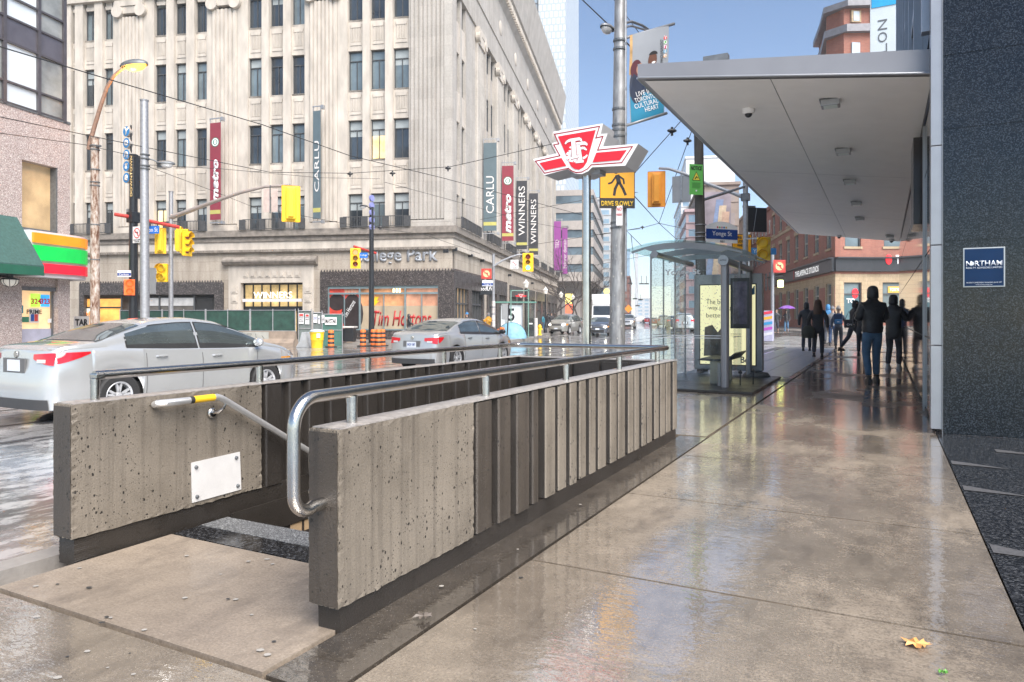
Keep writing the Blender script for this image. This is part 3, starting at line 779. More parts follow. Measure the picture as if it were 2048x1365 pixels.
# ---------------------------------------------------------------- the big limestone department store (front faces the crossing)
CA = Fr(cx0, cy0, -A2); CB = Fr(cx0, cy0, pi/2-A2)
cp = frthing('limestone_building', 'large pale limestone department store with fluted pilasters on the far corner', 'building', CA)
ZF = lambda v: CA.z(800, v)
zg, ztop = -.5, 27.2
zl0, zl1 = ZF(480), ZF(455)               # ledge under the balconies
rowz = [(ZF(455), ZF(384)), (ZF(314), ZF(234)), (ZF(173), ZF(93)), (ZF(30), ZF(-50)), (ZF(-112), ZF(-190))]
sill = lambda p, x0, x1, z, y: p.box(x0-.05, x1+.05, y-.16, y+.1, z-.13, z)
wins_u = [(118, 131), (140, 149), (164, 188), (203, 224), (305, 332), (346, 372), (387, 412), (493, 523), (536, 566), (580, 608), (693, 725), (738, 770), (784, 817)]
bays_u = [(100, 225), (304, 413), (492, 609), (692, 818)]
piers_u = [(225, 304), (413, 492), (609, 692), (818, 905)]
xs = lambda u: CA.x(u)
b = MB(); zw0 = zl1
rrw = random.Random(11); RD = .42
def spandrel(b, x0, x1, z0, z1, y):
    b.box(x0, x1, y-.16, y+.3, z0, z1)                       # body
    mx = (x0+x1)/2; w2 = (x1-x0)/2*.72
    b.prism([(mx-w2, z0+.35), (mx+w2, z0+.35), (mx+w2*.8, z0+.55), (mx-w2*.8, z0+.55)], y-.20, y-.161)
    b.prism([(mx-w2, z1-.28), (mx+w2, z1-.28), (mx+w2*.9, z1-.5), (mx-w2*.9, z1-.5)], y-.22, y-.161)
    for k in range(6):
        xk = mx-w2*.72+w2*1.44*k/5; b.box(xk-.032, xk+.032, y-.205, y-.161, z0+.58, z1-.52)
for (u0, u1) in bays_u:
    ws = [w for w in wins_u if w[0] >= u0-1 and w[1] <= u1+1]
    X0, X1 = xs(u0), xs(u1)
    edges = [X0]+[e for w in ws for e in (xs(w[0])+.02, xs(w[1])-.02)]+[X1]
    for k in range(0, len(edges), 2):
        if edges[k+1]-edges[k] > .01: b.box(edges[k], edges[k+1], RD-.38 if 0 < k < len(edges)-2 else RD-.3, RD+.4, zw0, ztop-4)
    for w in ws:
        wx0, wx1 = xs(w[0]), xs(w[1])
        for k in range(len(rowz)-1):
            spandrel(b, wx0+.021, wx1-.021, rowz[k][1]+.0, rowz[k+1][0]-.02, RD-.0)
        spandrel(b, wx0+.021, wx1-.021, rowz[-1][1], ztop-4, RD)
b.build('wall_bays', stonew, cp)
b = MB()
for w in wins_u:
    for z0, z1 in rowz: sill(b, xs(w[0]), xs(w[1]), z0, RD-.0)
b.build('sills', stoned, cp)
for w in wins_u:
    if w[1]-w[0] < 15 and w[0] < 125: continue
    for k, (z0, z1) in enumerate(rowz[:4]):
        pane = bwin if rrw.random() < .65 else bwin2
        if (w[0], k) in ((305, 0), (738, 1)): pane = litwin
        window(cp, xs(w[0])+.03, xs(w[1])-.03, z0, z1-.02, RD+.02, pane, 1, .24, bl=rrw.choice([0, 0, .25, .4]) if k != 0 else rrw.choice([.3, .45]))
# piers
b = MB()
def fluted(b, x0, x1, z0, z1, n, y=-.0, d=.09, yb=.45):
    b.box(x0, x1, y+d, yb, z0, z1)
    w_ = (x1-x0)/n
    for k in range(n):
        a = x0+k*w_
        b.prism([(a+w_*.12, y+d), (a+w_*.22, y), (a+w_*.78, y), (a+w_*.88, y+d)], z0, z1, plane='xy')
def pier(b, u0, u1, plain, n):
    X0, X1 = xs(u0), xs(u1); s_ = (X1-X0)*plain
    b.box(X0, X0+s_*.5, .10, .5, zw0, ztop-4); b.box(X1-s_, X1, .10, .5, zw0, ztop-4)
    fluted(b, X0+s_*.5+.02, X1-s_-.02, zw0+.5, ztop-5.2, n)
    for k, (o_, h_) in enumerate(((.12, .16), (.08, .14), (.03, .14))): b.box(X0+s_*.5-o_, X1-s_+o_, -.02-o_, .4, zw0+sum((.16, .14, .14)[:k]), zw0+sum((.16, .14, .14)[:k])+h_-.004)
    # ionic capital
    zc = ztop-5.2
    b.box(X0+s_*.5-.1, X1-s_+.1, -.15, .4, zc+.7, zc+1.1)
    for xx in (X0+s_*.5+.1, X1-s_-.1): b.lathe([(.0, -.2), (.42, -.2), (.42, .2), (.0, .2)], (xx, 0, zc+.35), 18, axis='y')
    b.box(X0+s_*.5+.2, X1-s_-.2, -.08, .3, zc+.2, zc+.698)
pier(b, 225, 304, .24, 7); pier(b, 413, 492, .24, 6); pier(b, 609, 692, .22, 7)
b.build('fluted_pilasters', stonew, cp)
b = MB(); X0 = xs(818)
fluted(b, X0+.05, xs(889), zw0+.5, ztop-4, 8)
b.box(xs(889)+.02, -.012, .06, .5, zw0, ztop-4); b.box(X0, X0+.05, .05, .5, zw0, ztop-4)
for k, (o_, h_) in enumerate(((.12, .16), (.08, .14), (.03, .14))): b.box(X0-.02, .0+o_, -.02-o_, .0, zw0+k*.15, zw0+k*.15+h_-.004)
b.build('corner_pilaster', stoneb, cp)
# core volume so nothing is see-through
MB().box(-60, -.5, .6, 57, zg, ztop-.4).build('core', M('inner_wall', (.08, .08, .08), .8), cp)
# left part beyond the view
MB().box(-60, xs(100), .1, .58, zl1, ztop-4).build('side_wing', stone, cp)
# entablature + cornice on both faces (front one is above the frame)
def cornice(b, flip, L_):
    prof = [(0, ztop-4), (.10, ztop-4), (.10, ztop-3.1), (.16, ztop-3.1), (.16, ztop-2.0), (.3, ztop-1.85), (.45, ztop-1.6), (1.15, ztop-1.35), (1.25, ztop-1.0), (1.05, ztop-1.0), (.9, ztop-.6), (.4, ztop-.2), (0, ztop)]
    if flip: b.prism([(p, z) for p, z in prof], -L_, 1.2, plane='yz')
e = MB()
prof = [(0, 23.2-.0), (.12, 23.2), (.12, 24.1), (.2, 24.1), (.2, 25.2), (.4, 25.4), (1.1, 25.75), (1.2, 26.2), (.9, 26.4), (.5, 26.9), (0, 27.2)]
prof = [(a, z-23.2+(ztop-4)) for a, z in prof]
e.prism([(-a+.0, z) for a, z in prof]+[(.6, prof[-1][1]), (.6, prof[0][1])], -60, 0, plane='yz')
e.build('front_cornice', stonew, cp)
# ---- side face (College): built with local coordinates of CB then placed as parts
def sidepart(mb, name, mat, **k):
    o = mb.build(name, mat, cp, **k)
    o.rotation_euler[2] = CB.p-CA.p; return o
t_u = lambda u: CB.x(u)
LT = 58.
e = MB()
# hb: entablature bottom (17.6 m at the corner line) measured off the photo
hb = CB.z(1000, 0+0) ; hb = H+(CV-0)/FP*45*1.0
hb = CB.px(922, 0)[1]; hc1 = CB.px(995, 0)[1]; hc2 = CB.px(1045, 0)[1]
e.prism([(.55, hb), (-.06, hb), (-.06, hb+.35*(hc1-hb)), (-.14, hb+.35*(hc1-hb)+.01), (-.14, hc1-.2), (-.3, hc1), (-.5, hc1+.25), (-.5, hc1+1.), (-.8, hc1+1.2), (-1.25, hc2-1.2), (-1.35, hc2-.6), (-1.1, hc2-.55), (-.9, hc2), (.55, hc2)], .0-.1, LT, plane='yz')
e.box(.6, LT, .55, .6, -.4, hc2-.01)
sidepart(e, 'entablature', stoneb)
d_ = MB()
for k in range(int(LT/.55)): d_.box(k*.55, k*.55+.28, -.72, -.501, hc1+.3, hc1+.85)
sidepart(d_, 'dentils', stonew)
tt = [6.6+7.4*k for k in range(7)]
d_ = MB()
for t0 in tt:
    d_.lathe([(0, -.03), (.55, -.03), (.6, .0), (.6, .1), (0, .1)], (t0+1.2, -.17, (hb+hc1)/2+.6), 20, axis='y')
sidepart(d_, 'medallions', stonew, smooth=True)
# pilasters
p_ = MB(); c_ = MB()
side_rows = []
for z0, z1 in rowz: side_rows.append((z0, z1))
p_.box(.0, 1.05, .0, .55, zl1, hb)                                     # corner strip
p_.box(2.15, 2.6, .05, .55, zl1, hb); p_.box(3.7, 6.6, .05, .55, zl1, hb)
for t0 in tt:
    fluted(p_, t0, t0+2.3, zl1+.5, hb-1.2, 6, y=-.15, d=.1, yb=.5)
    p_.box(t0-.08, t0+2.38, -.24, .5, zl1, zl1+.5)
    c_.box(t0-.08, t0+2.38, -.28, .3, hb-.45, hb-.01)
    for xx in (t0+.15, t0+2.15): c_.lathe([(0, -.34), (.36, -.34), (.36, .0), (0, .0)], (xx, 0, hb-.72), 16, axis='y')
    c_.box(t0+.1, t0+2.2, -.25, .3, hb-1.19, hb-.46)
    a0, a1 = t0+2.3, t0+7.4
    if t0 == tt[-1]: a1 = LT
    n = 3; ww = (a1-a0-.5)/3
    for k in range(4): p_.box(a0+.05+k*(ww+.1), a0+.25+k*(ww+.1), .12, .55, zl1, hb)
    for r_ in range(len(side_rows)-1):
        p_.box(a0, a1, .3, .55, side_rows[r_][1], side_rows[r_+1][0])
sidepart(p_, 'side_pilasters', stoneb); sidepart(c_, 'capitals', stonew)
def swin(x0, x1, z0, z1, y, pane):
    o = window(cp, x0, x1, z0, z1, y, pane); o.rotation_euler[2] = CB.p-CA.p; return o
for x0, x1 in ((1.07, 2.13), (2.62, 3.68)):
    for r_ in range(4): swin(x0, x1, side_rows[r_][0], side_rows[r_][1], .3, bwin)
    q = MB()
    for r_ in range(4): q.box(x0, x1, .12, .5, side_rows[r_][1]+.01, side_rows[r_+1][0]-.01)
    sidepart(q, 'side_spandrels', stonew)
for i, t0 in enumerate(tt[:3]):
    a0, a1 = t0+2.3, t0+7.4; ww = (a1-a0-.5)/3
    for k in range(3):
        for r_ in range(4): swin(a0+.26+k*(ww+.1), a0+.04+(k+1)*(ww+.1), side_rows[r_][0], side_rows[r_][1], .34, bwin)
q = MB()
for t0 in tt[3:]:
    for r_ in range(4): q.box(t0+2.5, min(t0+7.2, LT-.3), .38, .42, side_rows[r_][0], side_rows[r_][1])
o = sidepart(q, 'far_windows', bwin); o['kind'] = 'stuff'
# ---- ledge and balcony band, both faces
b = MB()
def band(z0, z1, out, mb=None):
    mb = mb or b
    mb.box(-60, out, -out, .52, z0, z1)
def bandside(z0, z1, out, mb): mb.box(.0+.52 if False else -out+.003, LT, -out+.002, .5, z0, z1-.002)
zA, zB, zC, zD, zE = ZF(455), ZF(468), ZF(478), ZF(495), ZF(501)
b.box(-60, .34, -.34, .52, zB, zA-.004); b.box(-60, .15, -.15, .52, zC, zB-.004)
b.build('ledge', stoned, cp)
b = MB(); b.box(-60, .06, -.06, .5, zD, zC-.004); b.build('frieze', stonew, cp)
b = MB(); b.box(-60, .2, -.2, .5, zE, zD-.004)
for k in range(150): b.box(-28+k*.187, -28+k*.187+.1, -.26, -.201, zE+.03, zD-.03)
b.build('dentil_band', stoned, cp)
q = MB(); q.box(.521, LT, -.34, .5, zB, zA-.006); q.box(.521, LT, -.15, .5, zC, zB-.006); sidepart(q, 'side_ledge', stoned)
q = MB(); q.box(.521, LT, -.06, .5, zD, zC-.006); q.box(.521, LT, -.2, .5, zE, zD-.006); sidepart(q, 'side_frieze', stonew)
# iron balconies
iron = M('balcony_iron', (.065, .066, .068), .6, .2, .3, 10)
def balcony(x0, x1, side=False):
    m = MB(); zb = zA; y0 = -.42
    m.box(x0, x1, y0-.02, y0+.02, zb+.02, zb+.07); m.box(x0, x1, y0-.02, y0+.02, zb+.66, zb+.71)
    n = max(2, int((x1-x0)/1.25))
    for k in range(n+1):
        xx = x0+(x1-x0)*k/n
        m.box(xx-.22, xx+.22, y0-.035, y0+.03, zb+.0, zb+.68)
    k = x0
    while k < x1: m.box(k, k+.025, y0-.01, y0+.01, zb+.07, zb+.66); k += .11
    m.box(x0, x0+.04, y0, 0, zb+.6, zb+.64); m.box(x1-.04, x1, y0, 0, zb+.6, zb+.64)
    o = m.build('balcony', iron, cp)
    if side: o.rotation_euler[2] = CB.p-CA.p
for u0, u1 in ((150, 226), (303, 414), (490, 611), (690, 820)): balcony(xs(u0)+.05, xs(u1)-.05)
for t0 in tt: balcony(t0+2.5, min(t0+7.2, LT-.2), True)
balcony(.9, 6.3, True)
# ---- ground storey, front
zS = ZF(543)
xw0, xw1, xw2, xw3 = xs(448), xs(458), xs(628), xs(641)
zL = CA.z(300, 567); zP = CA.z(540, 521)
b = MB(); 
b.box(-60, xs(160), 0, .5, zg, zE-.004)
b.box(xs(160), xs(448), 0, .5, zL, zE-.004); b.box(xs(448)+.003, xw1, 0.0, .5, zg, zE-.004)
b.box(xw1, xw2, 0.001, .5, zP+.1, zE-.004); b.box(xw2, xw3, 0, .5, zg, zE-.004)
b.box(xw3+.003, -.0, 0.001, .5, zS, zE-.004)
b.build('ground_storey_wall', stone, cp)
# portal
b = MB(); pz = CA.z(540, 566); px0, px1 = xs(482), xs(606)
b.box(xw1, px0, -.06, .3, zg, zP-.35); b.box(px1, xw2, -.06, .3, zg, zP-.35); b.box(px0+.003, px1-.003, -.06, .3, pz, zP-.352)
for k in range(8):
    xx = px0+.1+(px1-px0-.2)*(k+.5)/8; zz = (pz+zP-.35)/2
    b.box(xx-.2, xx+.2, -.10, -.061, zz-.22, zz+.22); b.box(xx-.11, xx+.11, -.14, -.101, zz-.12, zz+.12)
for xx in ((xw1+px0)/2, (px1+xw2)/2):
    for k in range(6):
        zz = pz-.45-k*.62; b.box(xx-.24, xx+.24, -.10, -.061, zz-.25, zz+.25); b.box(xx-.13, xx+.13, -.14, -.101, zz-.14, zz+.14)
b.build('portal_surround', stonew, cp)
b = MB(); b.prism([(-.02, zP-.36), (-.3, zP-.28), (-.45, zP-.1), (-.45, zP+.0), (-.2, zP+.22), (-.02, zP+.25)], xw1-.3, xw2+.3, plane='yz'); b.build('portal_cornice', stoned, cp)
b = MB(); b.box(px0, px1, .55, .6, zg, pz); b.build('portal_back', M('lit_shop', (.50, .36, .16), .5, 0, .6, 1.3, emit=.35), cp)
b = MB()
for k in range(8): xx = px0+(px1-px0)*k/7; b.box(xx-.03, xx+.03, .4, .5, zg, pz)
b.box(px0, px1, .4, .5, pz-.12, pz); b.box(px0, px1, .38, .52, CA.z(540, 622), CA.z(540, 613)); b.build('portal_mullions', blackp, cp)
b = MB(); b.box(px0+.1, px1-.1, -.0, .12, CA.z(540, 604), CA.z(540, 598)); b.build('sign_bar', M('bar_white', (.62, .6, .62), .4), cp)
lettering([('WINNERS', (xs(507)+xs(584))/2, CA.z(540, 590.5), xs(584)-xs(507), .42)], M('sign_letters_lit', (.9, .85, .72), .3, 0, 0, emit=.9), cp, y=.02, bold=.0)
# storefront granite frames
def shopfront(x0, x1, ztop_, ox0, ox1, oz0, oz1, fr=None, name='storefront_surround'):
    b = MB(); y = -.08
    b.box(x0, x1, y, .45, oz1, ztop_); b.box(x0, ox0, y, .45, zg, oz1-.002); b.box(ox1, x1, y, .45, zg, oz1-.002); b.box(ox0+.002, ox1-.002, y+.02, .45, zg, oz0)
    k = x0
    while k < x1-.1: b.prism([(k, ztop_), (k+.16, ztop_), (k+.08, ztop_+.16)], y, y+.1); k += .2
    return b
oz0, oz1 = CA.z(770, 661), CA.z(770, 572)
shopfront(xw3+.01, -.012, zS-.003, xs(656), xs(877), oz0, oz1).build('storefront_surround', dk_gr, cp)
b = MB(); X = [xs(u) for u in (656, 719, 810, 877)]
zt_ = CA.z(770, 587)
for x in X: b.box(x-.05, x+.05, .0, .14, oz0, oz1)
b.box(X[0], X[-1], -.0+.002, .138, zt_-.06, zt_+.06); b.box(X[0], X[-1], .002, .138, oz1-.18, oz1-.002); b.box(X[0], X[-1], .002, .138, oz0, oz0+.08)
for u in (688, 767, 843): b.box(xs(u)-.025, xs(u)+.025, .02, .12, oz0, zt_-.061)
b.build('storefront_frame', tealfr, cp)
def panel(x0, x1, z0, z1, y, m, name): return MB().box(x0, x1, y, y+.01, z0, z1).build(name, m, cp)
panel(X[0], X[1], oz0, oz1, .15, M('poster_red', (.55, .06, .04), .3, 0, .5, 1.2, emit=.12), 'poster_panel')
b = MB(); b.ell((xs(703), .147, CA.z(703, 628)), (.75, .005, 1.3), 24, 8); b.ell((xs(672), .148, CA.z(672, 605)), (.6, .004, .55), 20, 8); b.build('poster_cup', M('poster_dark', (.04, .03, .03), .3, 0, .4, 2), cp)
b = MB()
for i_ in range(5): b.ell((xs(690)+i_*.22, .146, CA.z(690, 580)), (.10, .004, .34), 12, 8)
b.build('poster_hand', M('skin_print', (.62, .33, .22), .5, 0, .2, 4), cp)
lettering([('Tim Hortons', xs(697), CA.z(697, 618), 1.2, .3)], white, cp, y=.135, shear=.2, rot=radians(58))
panel(X[1], X[2], zt_, oz1, .15, M('lit_cafe', (.40, .19, .09), .5, 0, .7, 1.4, emit=.3), 'cafe_interior')
panel(X[2], X[3], CA.z(770, 612), oz1, .151, M('lit_cafe_b', (.38, .19, .12), .5, 0, .6, 1.2, emit=.3), 'cafe_interior')
panel(X[1]+.0, X[2], CA.z(770, 612), zt_, .1515, M('lit_cafe', ), 'cafe_interior')
panel(X[1], X[3], oz0, CA.z(770, 612), .1505, M('frosted_cream', (.42, .34, .24), .5, 0, .15, 1), 'frosted_film')
b = MB()
for u in (786, 792, 798): b.ell((xs(u), .12, CA.z(790, 582)), (.05, .03, .22), 10, 6)
b.build('pendant_lamps', M('pendant_lit', (1, .78, .35), .4, 0, 0, emit=4), cp, smooth=True)
b = MB(); b.prism([(xs(748), CA.z(748, 594)), (xs(756), CA.z(748, 594)), (xs(752), CA.z(748, 602)), (xs(757), CA.z(748, 602)), (xs(746), CA.z(748, 613)), (xs(746), CA.z(748, 601))], .13, .14); b.build('window_decal', yel, cp)
lettering([('Tim Hortons', (xs(744)+xs(862))/2, CA.z(800, 637), xs(862)-xs(744), .98)], M('script_red', (.42, .02, .02), .4, 0, 0), cp, y=.12, shear=.28, bold=.015)
lettering([('College Park', (xs(704)+xs(876))/2, CA.z(790, 514), xs(876)-xs(704), 1.15)], M('letter_zinc', (.34, .36, .39), .4, .1, .1), cp, y=-.02, bold=.02, ext=.07)
# left storefront
shopfront(xs(160), xs(448)-.01, zL-.003, xs(170), xs(430), zg+.4, CA.z(300, 590)).build('storefront_surround', dk_gr, cp)
y_ = .2
panel(xs(150), xs(240), zg+.6, CA.z(200, 598), y_, M('lit_orange', (.75, .34, .07), .5, 0, .4, 1.5, emit=.4), 'orange_shop_window')
panel(xs(150), xs(240), CA.z(200, 617), CA.z(200, 614), y_-.05, blackp, 'shop_bar'); panel(xs(160), xs(186), CA.z(180, 632), CA.z(180, 617), y_-.04, M('shop_pale', (.7, .68, .55), .5, emit=.3), 'shop_sign')
lettering([('freedom', xs(173), CA.z(173, 627), xs(188)-xs(156), .3)], M('word_orange', (.8, .22, .02), .5, 0, 0, emit=.3), cp, y=y_-.06, bold=.03)
panel(xs(277), xs(386), CA.z(330, 612), CA.z(330, 596), y_, M('shop_fascia', (.5, .5, .5), .3, 0, .2), 'shop_fascia')
panel(xs(277), xs(386), zg+.4, CA.z(330, 613), y_+.02, M('shop_dark', (.10, .09, .085), .15, 0, .4, 1.5), 'shop_window')
panel(xs(388), xs(430), zg+.4, CA.z(330, 596), y_+.02, blackr, 'shop_door')
b = MB()
for u in (316, 386, 240): b.box(xs(u)-.05, xs(u)+.05, .12, .2, zg, CA.z(330, 592))
b.build('storefront_frame', winfr, cp)
# side ground storey
q = MB(); zSs = zS
q.box(.02, LT, 0, .5, zSs+.0, zE-.006)
for a0, a1 in ((9.0, 10.2), (18.6, 20.0), (27.5, 28.6), (36, 37.2), (46, 47)): q.box(a0, a1, 0.003, .5, zg, zSs-.001)
sidepart(q, 'side_ground_wall', stone)
q = MB(); segs = [(.02, 9.0), (10.2, 18.6), (20., 27.5), (28.6, 36), (37.2, 46), (47, LT)]
lit = MB(); mul = MB(); dk = MB()
zo = zSs-1.05
for a0, a1 in segs:
    q.box(a0+.003, a1-.003, -.08, .45, zo, zSs-.004)
    n = 2 if a1-a0 < 10 else 3
    for k in range(n):
        w_ = (a1-a0)/n; x0, x1 = a0+k*w_+.5, a0+(k+1)*w_-.5
        q.box(a0+k*w_+.003, x0, -.08, .45, zg, zo-.002); q.box(x1, a0+(k+1)*w_-.003, -.08, .45, zg, zo-.002); q.box(x0+.002, x1-.002, -.05, .45, zg, .25)
        (dk if (a0 < 1 and k == 1) else lit).box(x0, x1, .22, .25, .25, zo)
        for j in range(5): xx = x0+(x1-x0)*j/4; mul.box(xx-.05, xx+.05, .05, .2, .25, zo)
        mul.box(x0, x1, .052, .198, zo-1.05, zo-.95)
    kk = a0
    while kk < a1-.1 and a0 < 20: q.prism([(kk, zSs-.004), (kk+.2, zSs-.004), (kk+.1, zSs+.15)], -.08, .02); kk += .25
sidepart(q, 'side_storefronts', dk_gr); sidepart(mul, 'side_shop_mullions', winfr)
sidepart(lit, 'side_shop_windows', M('lit_shop_side', (.42, .28, .15), .25, 0, .75, 1.3, emit=.35)); sidepart(dk, 'side_shop_dark', M('shop_dark', ))
# fixed signs and small iron lamps on the wall
q = MB()
for u, v in ((887, 503), (905, 500), (937, 512), (961, 522), (1016, 551), (1062, 567)): 
    x, z = CB.px(u, v); q.box(x-.1, x+.1, -.3, 0, z-.1, z+.1)
sidepart(q, 'wall_lamps', blackp)
# ---------------------------------------------------------------- corner shop building on the left
VL = math.atan((1345-CU)/FP)
LBf = Fr(*at(113, CV, 26.2).xy, pi/2-VL)
# local x runs along the wall away from the camera; the corner chamfer starts at x=0
lb = frthing('corner_building', 'mauve granite corner building on the left with a dark glazed band and convenience store', 'building', LBf)
lz = lambda u, v: LBf.z(u, v)
lx = lambda u: LBf.x(u)
xE = .0; z1_ = LBf.z(60, 223)              # top of the stone
zN = 16
b = MB()
xd0, xd1 = lx(44), lx(116); zd1 = lz(80, 628-0); 
zwin0, zwin1 = lz(80, 459), lz(80, 328)
zdo = lz(80, 581)
b.box(-14, xd0, 0, .4, -.4, z1_)
b.box(xd1, .6, 0, .4, -.4, z1_)
b.box(xd0+.003, xd1-.003, 0.001, .4, zwin1, z1_); b.box(xd0+.003, xd1-.003, .12, .4, zdo, zwin0)
b.build('stone_wall', red_gr, lb)
MB().box(-14, .595, .42, 12, -.4, zN-.1).build('core', M('inner_wall', ), lb)
b = MB(); b.box(xd0, xd1, .3, .34, zwin0, zwin1); b.build('upper_window', M('tan_window', (.50, .36, .20), .2, 0, .35, 1, emit=.08), lb)
b = MB(); b.box(xd0, xd1, .02, .3, zwin0-.12, zwin0); b.box(xd1-.05, xd1, .02, .3, zwin0, zwin1); b.build('window_trim', darkgalv, lb)
b = MB(); b.box(xd0, xd1, .3, .34, -.1, zdo); b.build('shop_window', M('shop_cream', (.80, .52, .28), .4, 0, .25, 1.3, emit=.4), lb)
b = MB(); b.box(xd0, xd1, .26, .29, -.35, lz(80, 658)); b.build('frosted_lower', M('frost_lilac', (.42, .42, .52), .4), lb)
b = MB(); b.box(xd0, xd1, .08, .3, zdo-.02, zdo+.12); b.box(xd1-.05, xd1, .2, .3, -.3, zdo); b.build('door_frame', darkgalv, lb)
def lpan(u0, u1, v0, v1, m, name, y=.24): 
    return MB().box(lx(u0), lx(u1), y, y+.02, lz((u0+u1)/2, v1), lz((u0+u1)/2, v0)).build(name, m, lb)
lpan(73, 92, 588, 614, M('screen_green', (.38, .72, .06), .3, 0, .3, 4, emit=.5), 'menu_screen'); lpan(92.3, 110, 590, 614, M('screen_blue', (.03, .30, .70), .3, 0, .3, 4, emit=.5), 'menu_screen')
lettering([('324', lx(83), lz(83, 603), .42, .2)], redface, lb, y=.235, bold=.03); lettering([('323', lx(101), lz(101, 603), .4, .2)], redface, lb, y=.235, bold=.03)
lpan(48, 58, 611, 627, M('poster_teal', (.05, .25, .28), .4), 'poster'); lpan(55, 69, 634, 645, M('poster_green', (.03, .18, .10), .4), 'poster')
lpan(70, 89, 617, 646, offw, 'poster'); lettering([('PRIME', lx(79.5), lz(79.5, 624), .62, .16)], bluew, lb, y=.236, bold=.02)
lpan(72.5, 79, 629, 643, blue, 'poster', .23); lpan(80, 86.5, 629, 643, redp, 'poster', .23); lpan(107, 115, 638, 646, white, 'poster')
# chamfer: turns towards College / Yonge
b = MB(); c2 = .62; 
b.prism([(.6, 0), (2.3, 2.6), (2.3, 12), (.6, 12)], -.4, z1_-.003, plane='xy'); b.build('corner_wall', red_gr, lb)
b = MB(); b.prism([(-.0+1.0, .55), (1.9, 1.93), (1.85, 2.0), (.95, .65)], lz(140, 470), lz(140, 355), plane='xy'); b.build('corner_window', bwin, lb)
b = MB(); b.prism([(.62, .18-.03), (2.25, 2.68-.03), (2.3, 2.6), (.66, .09)], z1_-.05, z1_+.05, plane='xy'); b.box(-14, .6, -.03, .1, z1_-.03, z1_+.06); b.build('string_course', darkgalv, lb)
# glazed band with dark frames, leaning out along the same line
frm = M('bronze_frame', (.10, .092, .10), .35, .4, .2); spn = M('bronze_spandrel', (.12, .115, .135), .3, .3, .2, 2)
b = MB(); p_ = MB(); s_ = MB()
zr_ = [(z1_+.06, z1_+2.15), (z1_+3.0, z1_+5.1), (z1_+5.95, z1_+8.0)]
cols = [-11.2, -9.6, -8, -6.4, -4.8, -3.45, -2.1, -.75, .35]
pale = MB()
for (z0, z1) in zr_:
    for i, (a, c) in enumerate(zip(cols[:-1], cols[1:])):
        (pale if i % 3 == 0 else p_).box(a+.06, c-.06, .05, .09, z0, z1)
    s_.box(cols[0], cols[-1], .02, .2, z1+.04, z1+.82)
    for zz in (z0, z0+.72, z1): b.box(cols[0], cols[-1], -.03, .12, zz-.035, zz+.035)
for c in cols: b.box(c-.06, c+.06, -.05, .15, z1_, zN)
p_.build('glazing', M('band_glass', (.24, .25, .24), .05, 0, .6, .9, spec=.9), lb); s_.build('spandrels', spn, lb); b.build('glazing_frame', frm, lb)
pale.build('bright_glazing', M('band_glass_painted_reflection', (.62, .68, .72), .06, 0, .08, .9, spec=.9), lb)  # pale panes: a bright reflection painted into the glass colour
b = MB(); q = MB()
for (z0, z1) in zr_:
    q.prism([(.36, .05), (1.9, 2.3), (1.9, 2.4), (.3, .1)], z0, z1, plane='xy')
    b.prism([(.38, .0), (1.95, 2.25), (1.9, 2.3), (.36, .1)], z1+.003, z1+.85, plane='xy'); b.prism([(.38, -.02), (1.97, 2.25), (1.9, 2.3), (.36, .1)], z0+.7, z0+.77, plane='xy')
    b.prism([(1.15, 1.1), (1.22, 1.2), (1.15, 1.26), (1.08, 1.16)], z0, z1, plane='xy')
q.build('glazing', M('band_glass', ), lb); b.build('spandrels', spn, lb)
MB().prism([(.4, .3), (1.9, 2.45), (1.9, 12), (.4, 12)], z1_, zN, plane='xy').build('core', spn, lb)
# illuminated three-band sign
sg = frthing('convenience_store_sign', 'illuminated orange, green and red striped box sign over the corner shop', 'sign', LBf)
sx0, sx1 = lx(27), lx(168)
yo = -.55
def curve(k):      # plan of the sign front: straight, then bending round the corner
    if k < .8: return (sx0+.1+(xE+.25-sx0)*(k/.8), yo)
    a = (k-.8)/.2; return (xE+.35+1.25*sin(a*1.1), yo+.95*a*a)
zt, zb = lz(100, 472), lz(100, 598-30)
zt = lz(60, 464); zb = lz(60, 555)
def ribbon(mb, z0, z1, off, m=0, k0=0., k1=1., n=24, depth=.12):
    P = [curve(k0+(k1-k0)*i/n) for i in range(n+1)]
    for i in range(n):
        (xa_, ya_), (xb_, yb_) = P[i], P[i+1]
        ya_ -= off; yb_ -= off
        mb.poly([(xa_, ya_, z0), (xb_, yb_, z0), (xb_, yb_, z1), (xa_, ya_, z1)], m)
        mb.poly([(xa_, ya_, z1), (xb_, yb_, z1), (xb_, yb_+depth, z1), (xa_, ya_+depth, z1)], m); mb.poly([(xa_, ya_, z0), (xb_, yb_, z0), (xb_, yb_+depth, z0), (xa_, ya_+depth, z0)], m)
    for (xa_, ya_) in (P[0], P[-1]):
        ya_ -= off; mb.poly([(xa_, ya_, z0), (xa_, ya_+depth, z0), (xa_, ya_+depth, z1), (xa_, ya_, z1)], m)
b = MB(); ribbon(b, zb, zt, 0, depth=.56); b.build('sign_box', M('sign_white', (.62, .64, .68), .4, 0, .08), sg)
Hs = zt-zb
for (f0, f1, m, nm) in ((.74, .95, M('band_orange', (.85, .22, .01), .4, 0, .15, 1.2, emit=.35), 'orange_band'), (.36, .68, M('band_green', (.0, .42, .06), .4, 0, .2, 1.2, emit=.35), 'green_band'), (.09, .30, M('band_red', (.62, .008, .03), .4, 0, .15, 1.2, emit=.3), 'red_band')):
    b = MB(); ribbon(b, zb+Hs*f0, zb+Hs*f1, .10, k0=.04, k1=.97); b.build(nm, m, sg)
x_, y_ = curve(.93); b = MB(); b.box(x_-.24, x_+.2, y_-.13, y_-.115, zb+.36*Hs, zb+.55*Hs); b.build('number_plate', offw, sg)
